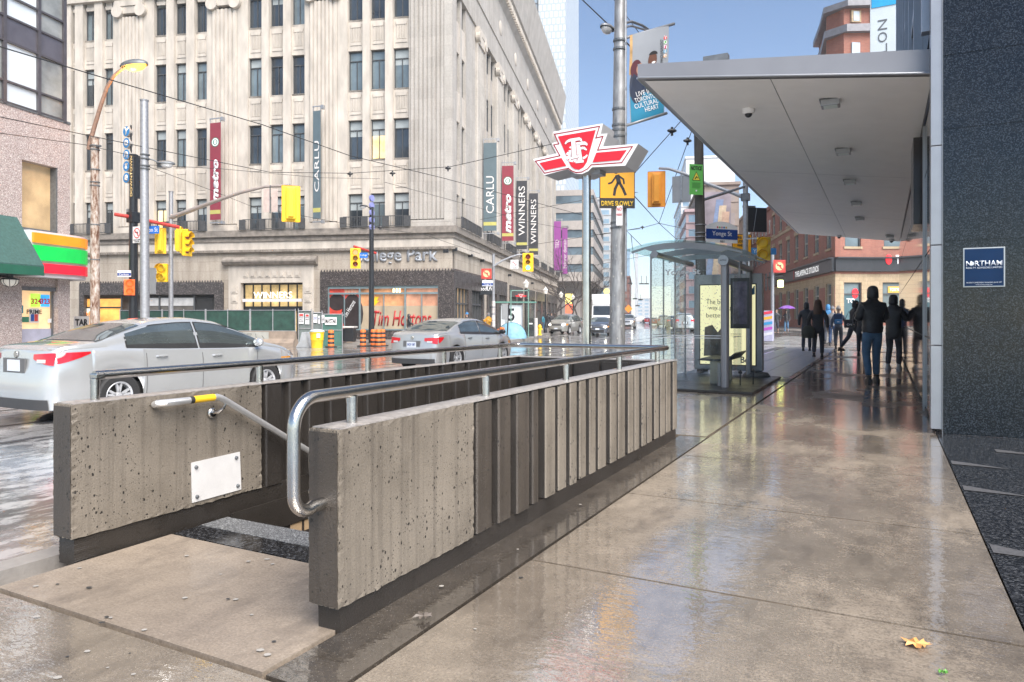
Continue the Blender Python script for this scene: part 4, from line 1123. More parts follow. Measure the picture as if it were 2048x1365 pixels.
lettering([('189', x_-.02, zb+.455*Hs, .3, .16)], M('num_green', (.03, .25, .12), .4, 0, 0), sg, y=y_-.135, bold=.02)
# green awning and caged lamp
aw = frthing('shop_awning', 'dark green sloping awning at the far left edge', 'awning', LBf)
b = MB(); ax = lx(33); zA1 = lz(10, 466)+.25; 
b.prism([(-.02, lz(0, 430)), (-1.15, lz(33, 533)), (-1.15, lz(33, 552)), (-.02, lz(33, 552))], -14, ax, plane='yz')
b.build('canvas', M('awning_green', (.04, .10, .09), .7, 0, .25, 12, .003, 90), aw)
MB().box(-14, ax-.01, -1.17, -1.151, lz(33, 553), lz(33, 536)).build('valance', M('awning_dark', (.01, .10, .06), .6, 0, .15), aw)
cl = frthing('wall_lamp', 'round caged white lamp below the green awning', 'lamp', LBf)
px_, pz_ = LBf.px(20, 562, -.4)
MB().ell((px_, -.4, pz_), (.24, .24, .20), 18, 10, z0=-.95, z1=.3).build('globe', M('globe_white', (.62, .60, .55), .3, 0, .05, emit=.15), cl, smooth=True)
b = MB()
for k in range(8): b.tube([(px_+.25*cos(k*pi/4)*cos(a), -.4+.25*sin(k*pi/4)*cos(a), pz_+.21*sin(a)) for a in (-1.4, -.9, -.4, .1, .3)], .01, 5)
b.lathe([(.27, .03), (.27, .06), (.1, .12), (.1, .2)], (px_, -.4, pz_), 16); b.box(px_-.05, px_+.05, -.4, .0, pz_+.12, pz_+.2)
b.build('cage', blackp, cl)
# ---------------------------------------------------------------- brick corner building across Yonge
RC = Fr(RB[0], RB[1], -pi/2-A2)                                    # face along College; x towards the camera, ends at the chamfer
rb = frthing('brick_building', 'red brick and sandstone corner building with a dark fascia and angled corner, beyond the canopy', 'building', RC)
RX = lambda u: RC.x(u)
RZ = lambda u, v: RC.z(u, v)
RF = Fr(RB[0], RB[1], radians(6)-radians(0))                         # chamfer face towards us
RWd = RF.x(1741)
R3o = RF.world(RWd, 0, 0)
R3 = Fr(R3o.x, R3o.y, -A2*0.55)                                     # face on Yonge
frames = [(RC, 0, RX(1545), 'l'), (RF, 0, RWd, 'c'), (R3, 0, 16, 'r')]
def fpart(mb, fr, name, mat, par=None):
    par = par or rb
    o = mb.build(name, mat, par)
    d = Vector((fr.o[0]-RC.o[0], fr.o[1]-RC.o[1])); c, s_ = cos(-RC.p), sin(-RC.p)
    o.location = (d.x*c-d.y*s_, d.x*s_+d.y*c, 0); o.rotation_euler[2] = fr.p-RC.p; return o
zf0, zf1 = RF.z(1665, 543), RF.z(1665, 515)                          # fascia
zg2 = -.1; zt2 = 17.
for fr, a, c, k in frames:
    w = MB(); sw_ = MB(); fa = MB(); st_ = MB(); gl = MB(); tr = MB(); rf = MB()
    if k == 'l': a, c = -.0, c; x0, x1 = min(a, c), max(a, c)
    else: x0, x1 = a, c
    if k == 'l': x0, x1 = RX(1541), 0.
    n = {'l': 7, 'c': 1, 'r': 5}[k]; L_ = x1-x0; p = L_/n
    ww = {'l': p*.42, 'c': RWd*.5, 'r': p*.5}[k]
    if k == 'l': ctr = [x0+p*(i+.5) for i in range(n)]
    else: ctr = [x0+p*(i+.5) for i in range(n)]
    if k == 'r': ctr = [1.9+3.1*i for i in range(5)]; ww = 1.9
    # ground storey
    zw0_, zw1_ = 1.0, zf0-.9
    e = [x0]+[q for cc in ctr for q in (cc-ww/2, cc+ww/2)]+[x1]
    for i in range(0, len(e), 2): sw_.box(e[i], e[i+1], 0, .4, zw0_, zw1_)
    sw_.box(x0, x1, 0.001, .4, zw1_, zf0-.2); w.box(x0, x1, -.05, .4, zg2, .55); w.box(x0, x1, .002, .4, .55, zw0_)
    w.box(x0, x1, -.02, .4, zf0-.198, zf0-.02)
    for cc in ctr:
        gl.box(cc-ww/2, cc+ww/2, .25, .3, zw0_, zw1_)
        tr.box(cc-ww/2, cc-ww/2+.08, .12, .25, zw0_, zw1_); tr.box(cc+ww/2-.08, cc+ww/2, .12, .25, zw0_, zw1_); tr.box(cc-ww/2, cc+ww/2, .122, .248, zw1_-1., zw1_-.9); tr.box(cc-ww/2, cc+ww/2, .122, .248, zw1_-.08, zw1_)
        if k != 'c': w.box(cc+ww/2+.25, min(cc-ww/2+(p if k == 'l' else 3.1)-.25, x1), -.03, -.001, zw0_, zw1_-.3) if cc+ww/2+.3 < x1 else None
    fa.box(x0-.12, x1+.12, -.30, .3, zf0, zf1-.12); fa.box(x0-.1, x1+.1, -.55, .3, zf1-.118, zf1)
    # upper storeys
    rows = [(zf1+.9, zf1+3.4), (zf1+4.9, zf1+7.2), (zf1+8.6, zf1+10.6)]
    zt_ = zt2 if k == 'l' else 17
    wu = ww*.9 if k != 'l' else p*.4
    lv = [zf1]+[q for r in rows for q in r]+[zt_]
    for i in range(0, len(lv), 2): w.box(x0, x1, 0.003, .4, lv[i], lv[i+1])
    for r0, r1 in rows:
        e = [x0]+[q for cc in ctr for q in (cc-wu/2, cc+wu/2)]+[x1]
        for i in range(0, len(e), 2): w.box(e[i], e[i+1], 0.0, .4, r0, r1)
        for cc in ctr:
            st_.box(cc-wu/2-.12, cc+wu/2+.12, -.05, .1, r1, r1+.42); st_.box(cc-wu/2-.1, cc+wu/2+.1, -.08, .1, r0-.2, r0)
            gl.box(cc-wu/2, cc+wu/2, .2, .24, r0, r1); tr.box(cc-wu/2, cc-wu/2+.09, .08, .2, r0, r1); tr.box(cc+wu/2-.09, cc+wu/2, .08, .2, r0, r1); tr.box(cc-wu/2, cc+wu/2, .082, .198, (r0+r1)/2-.05, (r0+r1)/2+.05)
    st_.box(x0, x1, -.12, .2, rows[0][1]+.9, rows[0][1]+1.2)
    rf.box(x0, x1+.1, -.5, .4, zt_, zt_+.35)
    fpart(w, fr, 'brick_wall', brickr); fpart(sw_, fr, 'sandstone_base', sandst); fpart(fa, fr, 'fascia', M('fascia_dark', (.035, .036, .042), .3, 0, .2, 2))
    fpart(st_, fr, 'lintels', sandst); fpart(gl, fr, 'windows', bwin2); fpart(tr, fr, 'window_frames', M('sash_cream', (.42, .39, .33), .5) if k == 'l' else winfr); fpart(rf, fr, 'eaves', stoned)
# turret above the canopy line
tz0, tz1 = RF.z(1700, 110), RF.z(1700, -5)
tb = MB(); tw_ = RF.x(1740)+6; 
th = MB(); ti = MB(); tl = MB(); to_ = MB()
oct_ = [RF.px(1652, y=0)[0], ]
x0 = RF.x(1650); 
x0 = RF.x(1658); TP = [(x0+2.6, 5), (x0+1.15, 2.4), (x0+1.7, .7), (x0+9.5, -.6), (x0+9.5, 9), (x0+4.2, 9)]
zA_, zB_, zC_ = RF.z(1690, 60), RF.z(1690, 45), RF.z(1690, 10)
tb.prism(TP, zt2+.3, zA_, plane='xy'); tb.prism(TP, zB_, zC_, plane='xy')
for zz, hh, oo in ((zA_, zB_-zA_, .45), (zC_, .5, .6)):
    to_.prism([(x-oo if i in (0, 1, 5) else x, y-oo if i in (1, 2, 3) else y) for i, (x, y) in enumerate(TP)], zz+.004, zz+hh-.004, plane='xy')
for i in range(5):
    a = .12+.2*i; x = TP[2][0]+(TP[3][0]-TP[2][0])*a; y = TP[2][1]+(TP[3][1]-TP[2][1])*a
    ti.box(x-.42, x+.42, y-.12, y+.1, zB_+.25, zC_-.2); tl.box(x-.25, x+.25, y-.15, y-.121, zB_+.35, zC_-.3)
    tl.box(x-.35, x+.35, y-.08, y+.05, zA_-2.3, zA_-.8)
fpart(tb, RF, 'turret_wall', brickr); fpart(to_, RF, 'turret_cornice', M('lead_grey', (.20, .20, .22), .5, .2, .2)); fpart(ti, RF, 'turret_openings', sandst); fpart(tl, RF, 'turret_lights', M('sky_lit_glass', (.45, .52, .58), .1))
# lettering on the fascia and window posters
zc_ = (zf0+zf1)/2-.05
def ftext(t, fr, x, z, w, h, m, y=-.32, **k):
    o = text(t, w=w, h=h, m=m, parent=rb, loc=(x, y, z), **k)
    d = Vector((fr.o[0]-RC.o[0], fr.o[1]-RC.o[1])); c, s_ = cos(-RC.p), sin(-RC.p)
    o.location = (d.x*c-d.y*s_, d.x*s_+d.y*c, 0); o.rotation_euler[2] = fr.p-RC.p; return o
wl = M('letters_white_lit', (.85, .85, .85), .4, 0, 0, emit=.3)
# this face is seen from its street side, text runs towards the camera
RCr = RC
ftext('THELAPSPACE STUDIOS', RC, (RX(1597)+RX(1645))/2, zc_, abs(RX(1597)-RX(1645)), .55, wl, bold=.02)
fpart(MB().box(RX(1594)-.08, RX(1594)+.08, -.33, -.30, zc_-.45, zc_+.45), RC, 'red_bar', redface)
ftext('TOKYO', R3, R3.x(1812), R3.z(1812, 520), R3.x(1836)-R3.x(1788), .75, wl, bold=.03)
d_ = MB(); d_.ell((R3.x(1774), -.34, R3.z(1774, 520)), (.26, .04, .42), 20, 10); fpart(d_, R3, 'red_dot', M('dot_red', (.8, .02, .03), .3, 0, 0, emit=.3))
d_ = MB(); xm = (RF.x(1696)+RF.x(1728))/2; 
wx = RWd/2; d_.box(wx-RWd*.25+.1, wx+RWd*.25-.1, .2, .24, 1.05, zf0-1.95); fpart(d_, RF, 'window_poster', M('poster_slate', (.06, .12, .14), .4, 0, .1, emit=.08))
d_ = MB(); d_.ell((RF.x(1713), .18, RF.z(1713, 587)), (.28, .03, .42), 18, 10); fpart(d_, RF, 'poster_dot', M('dot_red', ))
ftext('TO', RF, RF.x(1704), RF.z(1704, 602), .75, .4, wl, y=.17, bold=.03)
d_ = MB(); d_.box(R3.x(1778), R3.x(1806), .18, .22, R3.z(1790, 586), R3.z(1790, 573)); fpart(d_, R3, 'door_sign', M('sign_ochre', (.6, .33, .06), .4, 0, .1, emit=.3))
ftext('TOKYO', R3, R3.x(1792), R3.z(1792, 579.5), R3.x(1803)-R3.x(1781), .28, wl, y=.16, bold=.02)
# stone steps
d_ = MB()
for i in range(4): d_.box(-1+i*.0, RWd+2, -1.6+i*.4, 0, zg2+i*.16, zg2+(i+1)*.16)
fpart(d_, RF, 'steps', M('grey_steps', (.24, .22, .20), .7, 0, .3, 4))
# ---------------------------------------------------------------- rows of buildings down the street
def block(name, label, fr, x0, x1, dep, z0, z1, wallm, rows, winm, bay=3., wfrac=.7, out=0., cap=.4, sides=True, cat='building', sill_=.25):
    t = frthing(name, label, cat, fr)
    MB().box(x0, x1, 0, dep, z0, z1).build('wall', wallm, t)
    g_ = MB(); f_ = MB(); n = max(1, int(abs(x1-x0)/bay)); p = (x1-x0)/n
    for (a, c) in rows:
        for i in range(n):
            xm = x0+p*(i+.5); g_.box(xm-p*wfrac/2, xm+p*wfrac/2, -.03, -.001, a, c)
        f_.box(x0, x1, -.10, -.002, a-.12, a-.01)
    if sides:
        m = max(1, int(dep/bay)); q = dep/m
        for (a, c) in rows:
            for i in range(m): g_.box(x0-.03, x0-.001, q*(i+.5)-q*wfrac/2, q*(i+.5)+q*wfrac/2, a, c); g_.box(x1+.001, x1+.03, q*(i+.5)-q*wfrac/2, q*(i+.5)+q*wfrac/2, a, c)
    g_.build('windows', winm, t); f_.build('sills', wallm, t)
    MB().box(x0-.2, x1+.2, -.3, dep+.2, z1, z1+cap).build('roof_edge', wallm, t); return t
# modern office with projecting upper floors (south side, beyond the store)
e0 = CB.world(62, -5., 0)
OF = Fr(e0.x, e0.y, -A2); OS = Fr(e0.x, e0.y, pi/2-A2)
conc2 = M('office_precast', (.40, .37, .35), .75, 0, .12, 1.5)
of = frthing('office_block', 'beige precast office block with ribbon windows projecting over the street past the limestone store', 'building', OF)
zs_ = [6.6+2.55*i for i in range(5)]
b = MB(); g_ = MB()
X0_, LD = OF.x(1118)-6, 62
for z in zs_: b.box(X0_, .0, 0, LD, z-.0, z+1.35)
b.box(X0_, 0, .1, LD, zs_[-1]+2.55, zs_[-1]+3.4); b.box(X0_, -2.2, 3, LD, 0, zs_[0])
for z in zs_: g_.box(X0_, -.15, .15, LD-.2, z+1.35, z+2.55)
b.build('precast_bands', conc2, of); g_.build('ribbon_windows', M('office_glass', (.12, .17, .21), .08, 0, .5, .4, spec=.9), of)
b = MB()
for i in range(24): b.box(-.13, -.02, 1+i*2.6, 1.12+i*2.6, zs_[0]+1.35, zs_[-1]+2.5)
for i in range(4): b.box(X0_+1.6*i, X0_+1.6*i+.1, .03, .14, zs_[0]+1.35, zs_[-1]+2.5)
b.build('window_posts', winfr, of)
# further blocks: distances grow, tones fade by the haze
def far(name, label, u0, u1, vtop, Y, dep, wall, win, rows=8, phi=-A2, vb=None, **k):
    fr = Fr(*at(u0, CV, Y).xy, phi); x1 = fr.x(u1); zt_ = fr.z(u0, vtop)
    fl = zt_/rows
    return block(name, label, fr, 0, x1, dep, 0, zt_, wall, [(fl*(i+.3), fl*(i+.8)) for i in range(rows)], win, max(1.5, abs(x1)/max(2, int(abs(x1)/4))), .6, **k)
pbrown = M('far_brown', (.28, .24, .23), .8, 0, .15, 1); pgrey = M('far_grey', (.42, .44, .46), .7, 0, .1, 1); pbrick = M('far_brick', (.30, .16, .14), .8, 0, .2, 1); pblue = M('far_glass', (.25, .36, .46), .15, .1, .15, .3); pwhite = M('far_white', (.66, .68, .70), .5, 0, .05, 1)
far('office_tower', 'grey office tower with pale window rows behind the office block', 1195, 1224, 400, 135, 30, pgrey, pblue, 14)
far('brick_warehouse', 'dark reddish building just right of the streaked steel pole', 1235, 1259, 556, 170, 40, pbrick, pbrown, 6)
far('apartment_tower', 'slim bluish glass tower rising right of the steel pole', 1249, 1259, 500, 260, 20, pblue, pblue, 12)
far('slender_tower', 'thin pale distant tower over the end of the street', 1270, 1276, 508, 420, 14, pgrey, pgrey, 10)
far('distant_block', 'low pale blue block at the end of the street', 1274, 1300, 598, 430, 30, pgrey, pblue, 6)
far('white_tower', 'tall pale concrete tower behind the black utility pole', 1362, 1402, 402, 120, 22, pwhite, pblue, 16)
far('billboard_tower', 'white tower with a billboard top next to the canopy edge', 1372, 1470, 318, 150, 26, pwhite, pwhite, 4)
far('lilac_house', 'pink and lilac stepped apartment house behind the black utility pole', 1372, 1400, 425, 95, 15, M('far_pink', (.48, .36, .38), .8, 0, .1, 1), pblue, 8)
far('brown_block', 'tall brown building wall behind the street name sign', 1400, 1478, 372, 100, 20, M('far_brownwall', (.27, .22, .19), .8, 0, .25, .6), pbrown, 6)
# mural wall: abstract diagonal bands (generic stand-in)
mu = Fr(*at(1404, CV, 92).xy, -A2); mw = frthing('mural_wall', 'painted mural wall with diagonal blue and sand bands above the shelter roof', 'mural', mu)
x1_ = mu.x(1462); zb_, zt_ = mu.z(1404, 600), mu.z(1404, 385)
MB().box(0, x1_, 0, .4, 0, zt_).build('wall', M('mural_base', (.22, .19, .22), .7, 0, .4, .5), mw)
for k_, (c_, o_) in enumerate((((.16, .22, .36), 0), ((.45, .36, .26), .9), ((.40, .27, .20), 1.8))):
    MB().prism([(o_, zb_), (o_+.8, zb_), (x1_*.75+o_*.4, zt_-1-k_*.8), (x1_*.75+o_*.4-.9, zt_-1-k_*.8)], -.03*(k_+1), -.03*(k_+1)+.02).build('painted_band', M('mural_%d' % k_, c_, .7, 0, .25, 2), mw)
# row of brick houses between the mural and the corner building
fr = RC
block('brick_row_house', 'narrow red brick row building with sash windows behind the hanging traffic lights', Fr(*RC.world(RX(1541)-16.2, .2, 0).xy, RC.p), 0, 16, 12, 0, 14.5, M('row_brick', (.34, .15, .12), .85, 0, .2, 2), [(4.6, 6.8), (8.2, 10.2), (11.6, 13.3)], M('row_glass', (.22, .24, .25), .1, 0, .3), 2.6, .45, sides=False)
block('stone_row_building', 'pale stone row building farther along the right side of the street', Fr(*RC.world(RX(1541)-39, .2, 0).xy, RC.p), 0, 22, 12, 0, 16.5, M('row_stone', (.46, .38, .33), .85, 0, .2, 2), [(4.6, 6.8), (8.2, 10.2), (11.6, 13.8)], M('row_glass', ), 3., .5, sides=False)
# glass tower and white tower above the store
G1 = Fr(*at(1045, CV, 70).xy, -A2+radians(0))
gt = frthing('glass_tower', 'bright glass tower with a patterned white side rising over the limestone store', 'tower', Fr(*at(1040, CV, 118).xy, -A2))
GT = Fr(*at(1040, CV, 118).xy, -A2); xr = GT.x(1131); xm_ = GT.x(1076)
MB().box(0, xr, 0, 26, 0, 78).build('patterned_face', blocks('tower_pattern', (.60, .66, .70), (.72, .76, .78), (.44, .50, .55), .75, 1.15, .13, .35, .0, .0), gt)
b = MB()
for i in range(26): b.box(0, xm_, -.12, -.02, 2+i*3, 2.18+i*3)
for i in range(4): b.box(xm_*i/3-.1, xm_*i/3+.1, -.14, -.02, 0, 78)
b.build('mullions', winfr, gt); MB().box(0, xm_, -.06, -.001, 0, 78).build('curtain_wall', M('tower_glass', (.42, .50, .56), .06, .2, .35, .25), gt)
# ---------------------------------------------------------------- vehicles
def lerp(pts, x):
    if x <= pts[0][0]: return pts[0][1]
    for (a, p), (b, q) in zip(pts[:-1], pts[1:]):
        if x <= b: t = (x-a)/(b-a); return p+(q-p)*t
    return pts[-1][1]
def smooth(pts, x, r=.09): return sum(lerp(pts, x+r*k/3) for k in range(-3, 4))/7
plate_m = M('number_plate', (.62, .66, .72), .3, 0, .05)
def car(name, label, loc, rz, paint, P, lights=False, detail=True, group=None, cat='car', platet=None, roofbox=False):
    """local x forward, y left; P holds the side profile"""
    t = thing(name, label, cat, loc, rz, group)
    L0, L1 = P['x0'], P['x1']; top, belt, hwp, wh, R, wz = P['top'], P['belt'], P['hw'], P['wheels'], P['R'], P['R']
    RA = R+.055
    def zb(x):
        z = P.get('sill', .2)
        for xw in wh:
            d = abs(x-xw)
            if d < RA: z = max(z, wz+sqrt(RA*RA-d*d)*1.0)
        return z
    hw = lambda x: smooth(hwp, x)
    def sect(x):
        T_ = smooth(top, x); B = min(smooth(belt, x), T_-.035); h = hw(x); b = zb(x); g_ = T_-B
        y3 = h*.965; y5 = y3-.035-.40*max(0, g_-.05)
        lo = min(b, B-.08)
        return [(h*.955, lo), (h*.99, lo+.25*(B-lo)), (h, lo+.55*(B-lo)), (h*.99, lo+.8*(B-lo)), (y3, B), (y3-.035, B+min(.03, g_*.3)), ((y3-.035+y5)/2+.012, B+g_*.5), (y5, B+g_*.86), (y5*.86, B+g_*.95), (y5*.5, B+g_*.99), (0, T_)]
    def side_y(x, z):
        s_ = sect(x)
        for (y0, z0), (y1, z1) in zip(s_[:-1], s_[1:]):
            if z <= z1: return y0+(y1-y0)*max(0, min(1, (z-z0)/max(1e-4, z1-z0)))
        return 0
    def top_z(x, y):
        s_ = sect(x)[5:]
        for (y0, z0), (y1, z1) in zip(s_[:-1], s_[1:]):
            if y >= y1: return z0+(z1-z0)*max(0, min(1, (y0-y)/max(1e-4, y0-y1)))
        return s_[-1][1]
    xr, xf = L0+P.get('rb', .14), L1-P.get('fb', .28)
    N = 96 if detail else 48
    X = sorted(set([xr+(xf-xr)*i/N for i in range(N+1)]+[xw+d for xw in wh for d in (-RA-.001, -RA+.004, RA-.004, RA+.001)]))
    b = MB(); secs = [sect(x) for x in X]; K = len(secs[0])
    i0 = 0
    for x, s_ in zip(X, secs): b.v += [(x, y, z) for y, z in s_]+[(x, -y, z) for y, z in s_[-2::-1]]
    W_ = 2*K-1
    for i in range(len(X)-1):
        for k in range(W_-1): b.f.append((i*W_+k, (i+1)*W_+k, (i+1)*W_+k+1, i*W_+k+1)); b.m.append(0)
    def capx(x0, sgn, y, z, s_, bul, yk):
        tt_ = min(1, abs(y)/max(yk, .01)); zz = max(0, 1-abs(z-.5)/.75)
        return x0+sgn*(bul*sqrt(max(0, 1-tt_**3.2))*(.6+.4*zz)+(P.get('bump', .035) if z < P.get('bumpz', .62) else 0)*(1-tt_**6))
    def cap(x0, sgn, bul):
        s_ = sect(x0); n = 9; rows = []
        for (y, z) in s_[:-1]:
            rows.append([(capx(x0, sgn, y*cos(pi*j/(2*n)) if False else y*(1-2*j/(2*n)), z, s_, bul, y), y*(1-2*j/(2*n)), z) for j in range(2*n+1)])
        i = len(b.v)
        for r_ in rows: b.v += r_
        w__ = 2*n+1
        for a in range(len(rows)-1):
            for c in range(w__-1): b.f.append((i+a*w__+c, i+a*w__+c+1, i+(a+1)*w__+c+1, i+(a+1)*w__+c)); b.m.append(0)
        a = len(rows)-1
        b.f.append(tuple(i+a*w__+c for c in range(w__))); b.m.append(0)
        return s_
    sr = cap(xr, -1, P.get('rb', .14)); sf = cap(xf, 1, P.get('fb', .28))
    b.build('body', paint, t, smooth=True)
    # dark underside and wheel wells
    u = MB(); u.box(L0+.3, L1-.35, -hw(0)*.86, hw(0)*.86, P.get('sill', .2)-.03, .5)
    u.box(L0+.12, L0+.5, -hw(L0+.3)*.8, hw(L0+.3)*.8, .22, .42); u.build('underbody', blackr, t)
    def capface(x0, sgn, bul, y, z, off=.006):
        s_ = sect(x0); yk = side_y(x0, z)
        return (capx(x0, sgn, y, z, s_, bul, yk)+sgn*off, y, z)
    def cpatch(x0, sgn, bul, ya, yb, z0, z1, nm, m, par=t, off=.008, n=6, k=3, f0=None, f1=None):
        g_ = MB(); Z0 = f0 or (lambda q: z0); Z1 = f1 or (lambda q: z1)
        g_.grid(lambda a, c: capface(x0, sgn, bul, ya+(yb-ya)*a, Z0(a)+(Z1(a)-Z0(a))*c, off), n, k)
        return g_.build(nm, m, par, smooth=True)
    def spatch(xa, xb, f0, f1, nm, m, side, par=t, off=.006, n=10, k=3):
        g_ = MB(); g_.grid(lambda a, c: (xa+(xb-xa)*a, side*(side_y(xa+(xb-xa)*a, f0(a)+(f1(a)-f0(a))*c)+off), f0(a)+(f1(a)-f0(a))*c), n, k)
        return g_.build(nm, m, par, smooth=True)
    # glass
    wx0, wx1, px_ = P['dlo']
    gB = lambda x: min(smooth(belt, x), smooth(top, x)-.035)
    gT = lambda x: gB(x)+max(.0, (smooth(top, x)-gB(x)))*.82
    trim = M('window_trim', (.03, .03, .03), .3)
    for sd_ in (1, -1):
        for a, c in ((wx0, px_-.035), (px_+.035, wx1)):
            lo = lambda q, a=a, c=c: gB(a+(c-a)*q)+.035
            hi = lambda q, a=a, c=c: max(gB(a+(c-a)*q)+.04, gT(a+(c-a)*q))
            g_ = MB(); 
            spatch(a-.02, c+.02, lambda q, lo=lo: lo(q)-.02, lambda q, hi=hi: hi(q)+.018, 'window_surround', trim, sd_, off=.004, n=14)
            spatch(a, c, lo, hi, 'side_window', carglass, sd_, off=.009, n=14)
    def tpatch(xa, xb, fy, nm, off=.008):
        g_ = MB(); g_.grid(lambda a, c: (xa+(xb-xa)*a, fy*(2*c-1)*sect(xa+(xb-xa)*a)[7][0], top_z(xa+(xb-xa)*a, abs(fy*(2*c-1)*sect(xa+(xb-xa)*a)[7][0]))+off), 8, 12)
        return g_.build(nm, carglass, t, smooth=True)
    if 'rear_glass' in P: tpatch(*P['rear_glass'], .93, 'rear_window')
    tpatch(*P['windshield'], .95, 'windshield')
    # lamps, plate, bumper
    zt0, zt1, yin, xwrap = P['tail']
    rbv = P.get('rb', .14)
    for sd_ in (1, -1):
        yo_ = side_y(xr, (zt0+zt1)/2)
        o_ = cpatch(xr, -1, rbv, sd_*yin, sd_*yo_*.995, zt0, zt1, 'tail_light', tail, f0=lambda q: zt0+(.085*(1-q)**1.5), f1=lambda q: zt1-.02*(1-q))
        spatch(xr, xr+xwrap, lambda q: zt0+.02+.13*q**1.3, lambda q: zt1+.005*q, 'lens_side', tail, sd_, par=o_)
        cpatch(xr, -1, rbv, sd_*(yin+.08), sd_*(yin+.24), zt0+.035, zt0+.08, 'reversing_lens', clearlens, par=o_, off=.012)
    if platet is not False:
        pw = .155; pz = P.get('platez', .80)
        q = MB(); x__ = capface(xr, -1, rbv, 0, pz)[0]; q.box(x__-.02, x__-.002, -.27, .27, pz-.10, pz+.10)
        pr = q.build('plate_recess', M('recess_dark', (.12, .12, .12), .5), t)
        MB().box(x__-.026, x__-.021, -.155, .155, pz-.078, pz+.078).build('number_plate', plate_m, t)
        if platet: text(platet, w=.25, h=.08, m=blue, parent=t, loc=(x__-.028, 0, pz-.005), rz=-pi/2, ext=.002, bold=.02)
    cpatch(xr, -1, rbv, -hw(xr)*.9, hw(xr)*.9, .20, .34, 'rear_bumper_lower', M('bumper_grey', (.05, .05, .052), .5), off=.012, n=12)
    cpatch(xr, -1, rbv, -hw(xr)*.62, hw(xr)*.62, P.get('platez', .8)-.165, P.get('platez', .8)-.15, 'bumper_seam', blackr, off=.004, n=12)
    q = MB(); x__ = capface(xr, -1, rbv, 0, .93)[0]; q.lathe([(.0, -.006), (.045, -.006), (.05, 0), (.0, .004)], (x__-.004, 0, P.get('badgez', .93)), 14, axis='x'); q.build('badge', steel, t)
    zf0_, zf1_ = P['lamp']
    fbv = P.get('fb', .28)
    for sd_ in (1, -1):
        yo_ = side_y(xf, (zf0_+zf1_)/2)
        o_ = cpatch(xf, 1, fbv, sd_*.45, sd_*yo_*.99, zf0_, zf1_, 'headlight', clearlens)
        spatch(xf-.02, xf-.32, lambda q: zf0_+.05*q, lambda q: zf1_, 'lens_side', M('lens_amber', (.6, .25, .03), .2, 0, .1, coat=1), sd_, par=o_)
        if lights:
            p_ = capface(xf, 1, fbv, sd_*.60, (zf0_+zf1_)/2, .02)
            MB().ell(p_, (.03, .085, .075), 12, 8).build('lamp_glow', lampw, o_, smooth=True)
    cpatch(xf, 1, fbv, -.40, .40, zf0_-.02, zf1_-.02, 'grille', M('grille_dark', (.03, .03, .03), .3, .3), off=.01, n=8)
    q = MB()
    for k in range(3): 
        zz = zf0_+.01+k*.045
        q.grid(lambda a, c, zz=zz: capface(xf, 1, fbv, -.39+.78*a, zz+.012*c, .02), 8, 1)
    q.build('grille_bar', alum, t)
    cpatch(xf, 1, fbv, -.50, .50, .26, .42, 'lower_grille', blackr, off=.01, n=8)
    if lights:
        q = MB(); x__ = capface(xf, 1, fbv, 0, .5)[0]; q.box(x__+.01, x__+.02, -.155, .155, .44, .56); q.build('front_plate', plate_m, t)
    # seams, handles, mirrors
    for sd_ in (1, -1):
        for x_ in P['doors']:
            z0_, z1_2 = .3, gB(x_)+.02
            g_ = MB(); g_.grid(lambda a, c: (x_+.008*c+(P.get('seambow', .0))*(sin(pi*a)), sd_*(side_y(x_, z0_+(z1_2-z0_)*a)+.003), z0_+(z1_2-z0_)*a), 8, 1); g_.build('door_seam', blackr, t)
        for x_ in P['handles']:
            zz = gB(x_)-.10; y_ = side_y(x_, zz)
            q = MB(); q.tube([(x_-.09, sd_*(y_-.0), zz), (x_-.07, sd_*(y_+.03), zz+.003), (x_+.07, sd_*(y_+.03), zz+.006), (x_+.09, sd_*y_, zz+.006)], .013, 8); q.build('door_handle', P.get('handlem', paint), t, smooth=True)
        g_ = MB(); 
        spatch(L0+.95, L1-1.0, lambda q: .24, lambda q: .29, 'sill_trim', M('sill_dark', (.06, .06, .062), .5), sd_, off=.012, n=12) if False else None
        xm = wx1-.05; zm = gB(xm)+.10; ym = side_y(xm, zm-.05)
        q = MB(); q.ell((xm-.02, sd_*(ym+.13), zm), (.07, .11, .075), 14, 8); q.tube([(xm+.03, sd_*(ym-.02), zm-.06), (xm, sd_*(ym+.08), zm-.03)], .022, 8); q.build('mirror', blackp if P.get('dkmirror') else paint, t, smooth=True)
    # wheels
    for xw in wh:
        for sd_ in (1, -1):
            yc = sd_*(hw(xw)-.105)
            q = MB(); q.lathe([(R-.115, -.10), (R-.03, -.105), (R-.006, -.085), (R, -.05), (R, .05), (R-.006, .085), (R-.03, .105), (R-.115, .10), (R-.13, .0), (R-.115, -.10)], (xw, yc, wz), 32, axis='y', cap=False)
            wl_ = q.build('wheel', tyre, t, smooth=True)
            q = MB(); rr_ = R-.118
            q.lathe([(rr_+.004, .085), (rr_-.012, .10), (rr_-.03, .08), (rr_-.03, -.06)], (0, 0, 0), 28, axis='y', cap=False)
            for k in range(5):
                a = 2*pi*k/5+.3
                for da in ((-.13, .13) if detail else (0,)):
                    q.prism([(.045*cos(a-.5), .045*sin(a-.5)), ((rr_-.015)*cos(a+da*1.6-.07), (rr_-.015)*sin(a+da*1.6-.07)), ((rr_-.015)*cos(a+da*1.6+.07), (rr_-.015)*sin(a+da*1.6+.07)), (.045*cos(a+.5), .045*sin(a+.5))], .045, .075, plane='xz')
            q.lathe([(0, .085), (.04, .085), (.055, .06), (.055, .03)], (0, 0, 0), 14, axis='y')
            rm = q.build('rim', rimm, wl_, smooth=False); rm.location = (xw, yc, wz); rm.scale = (1, sd_, 1)
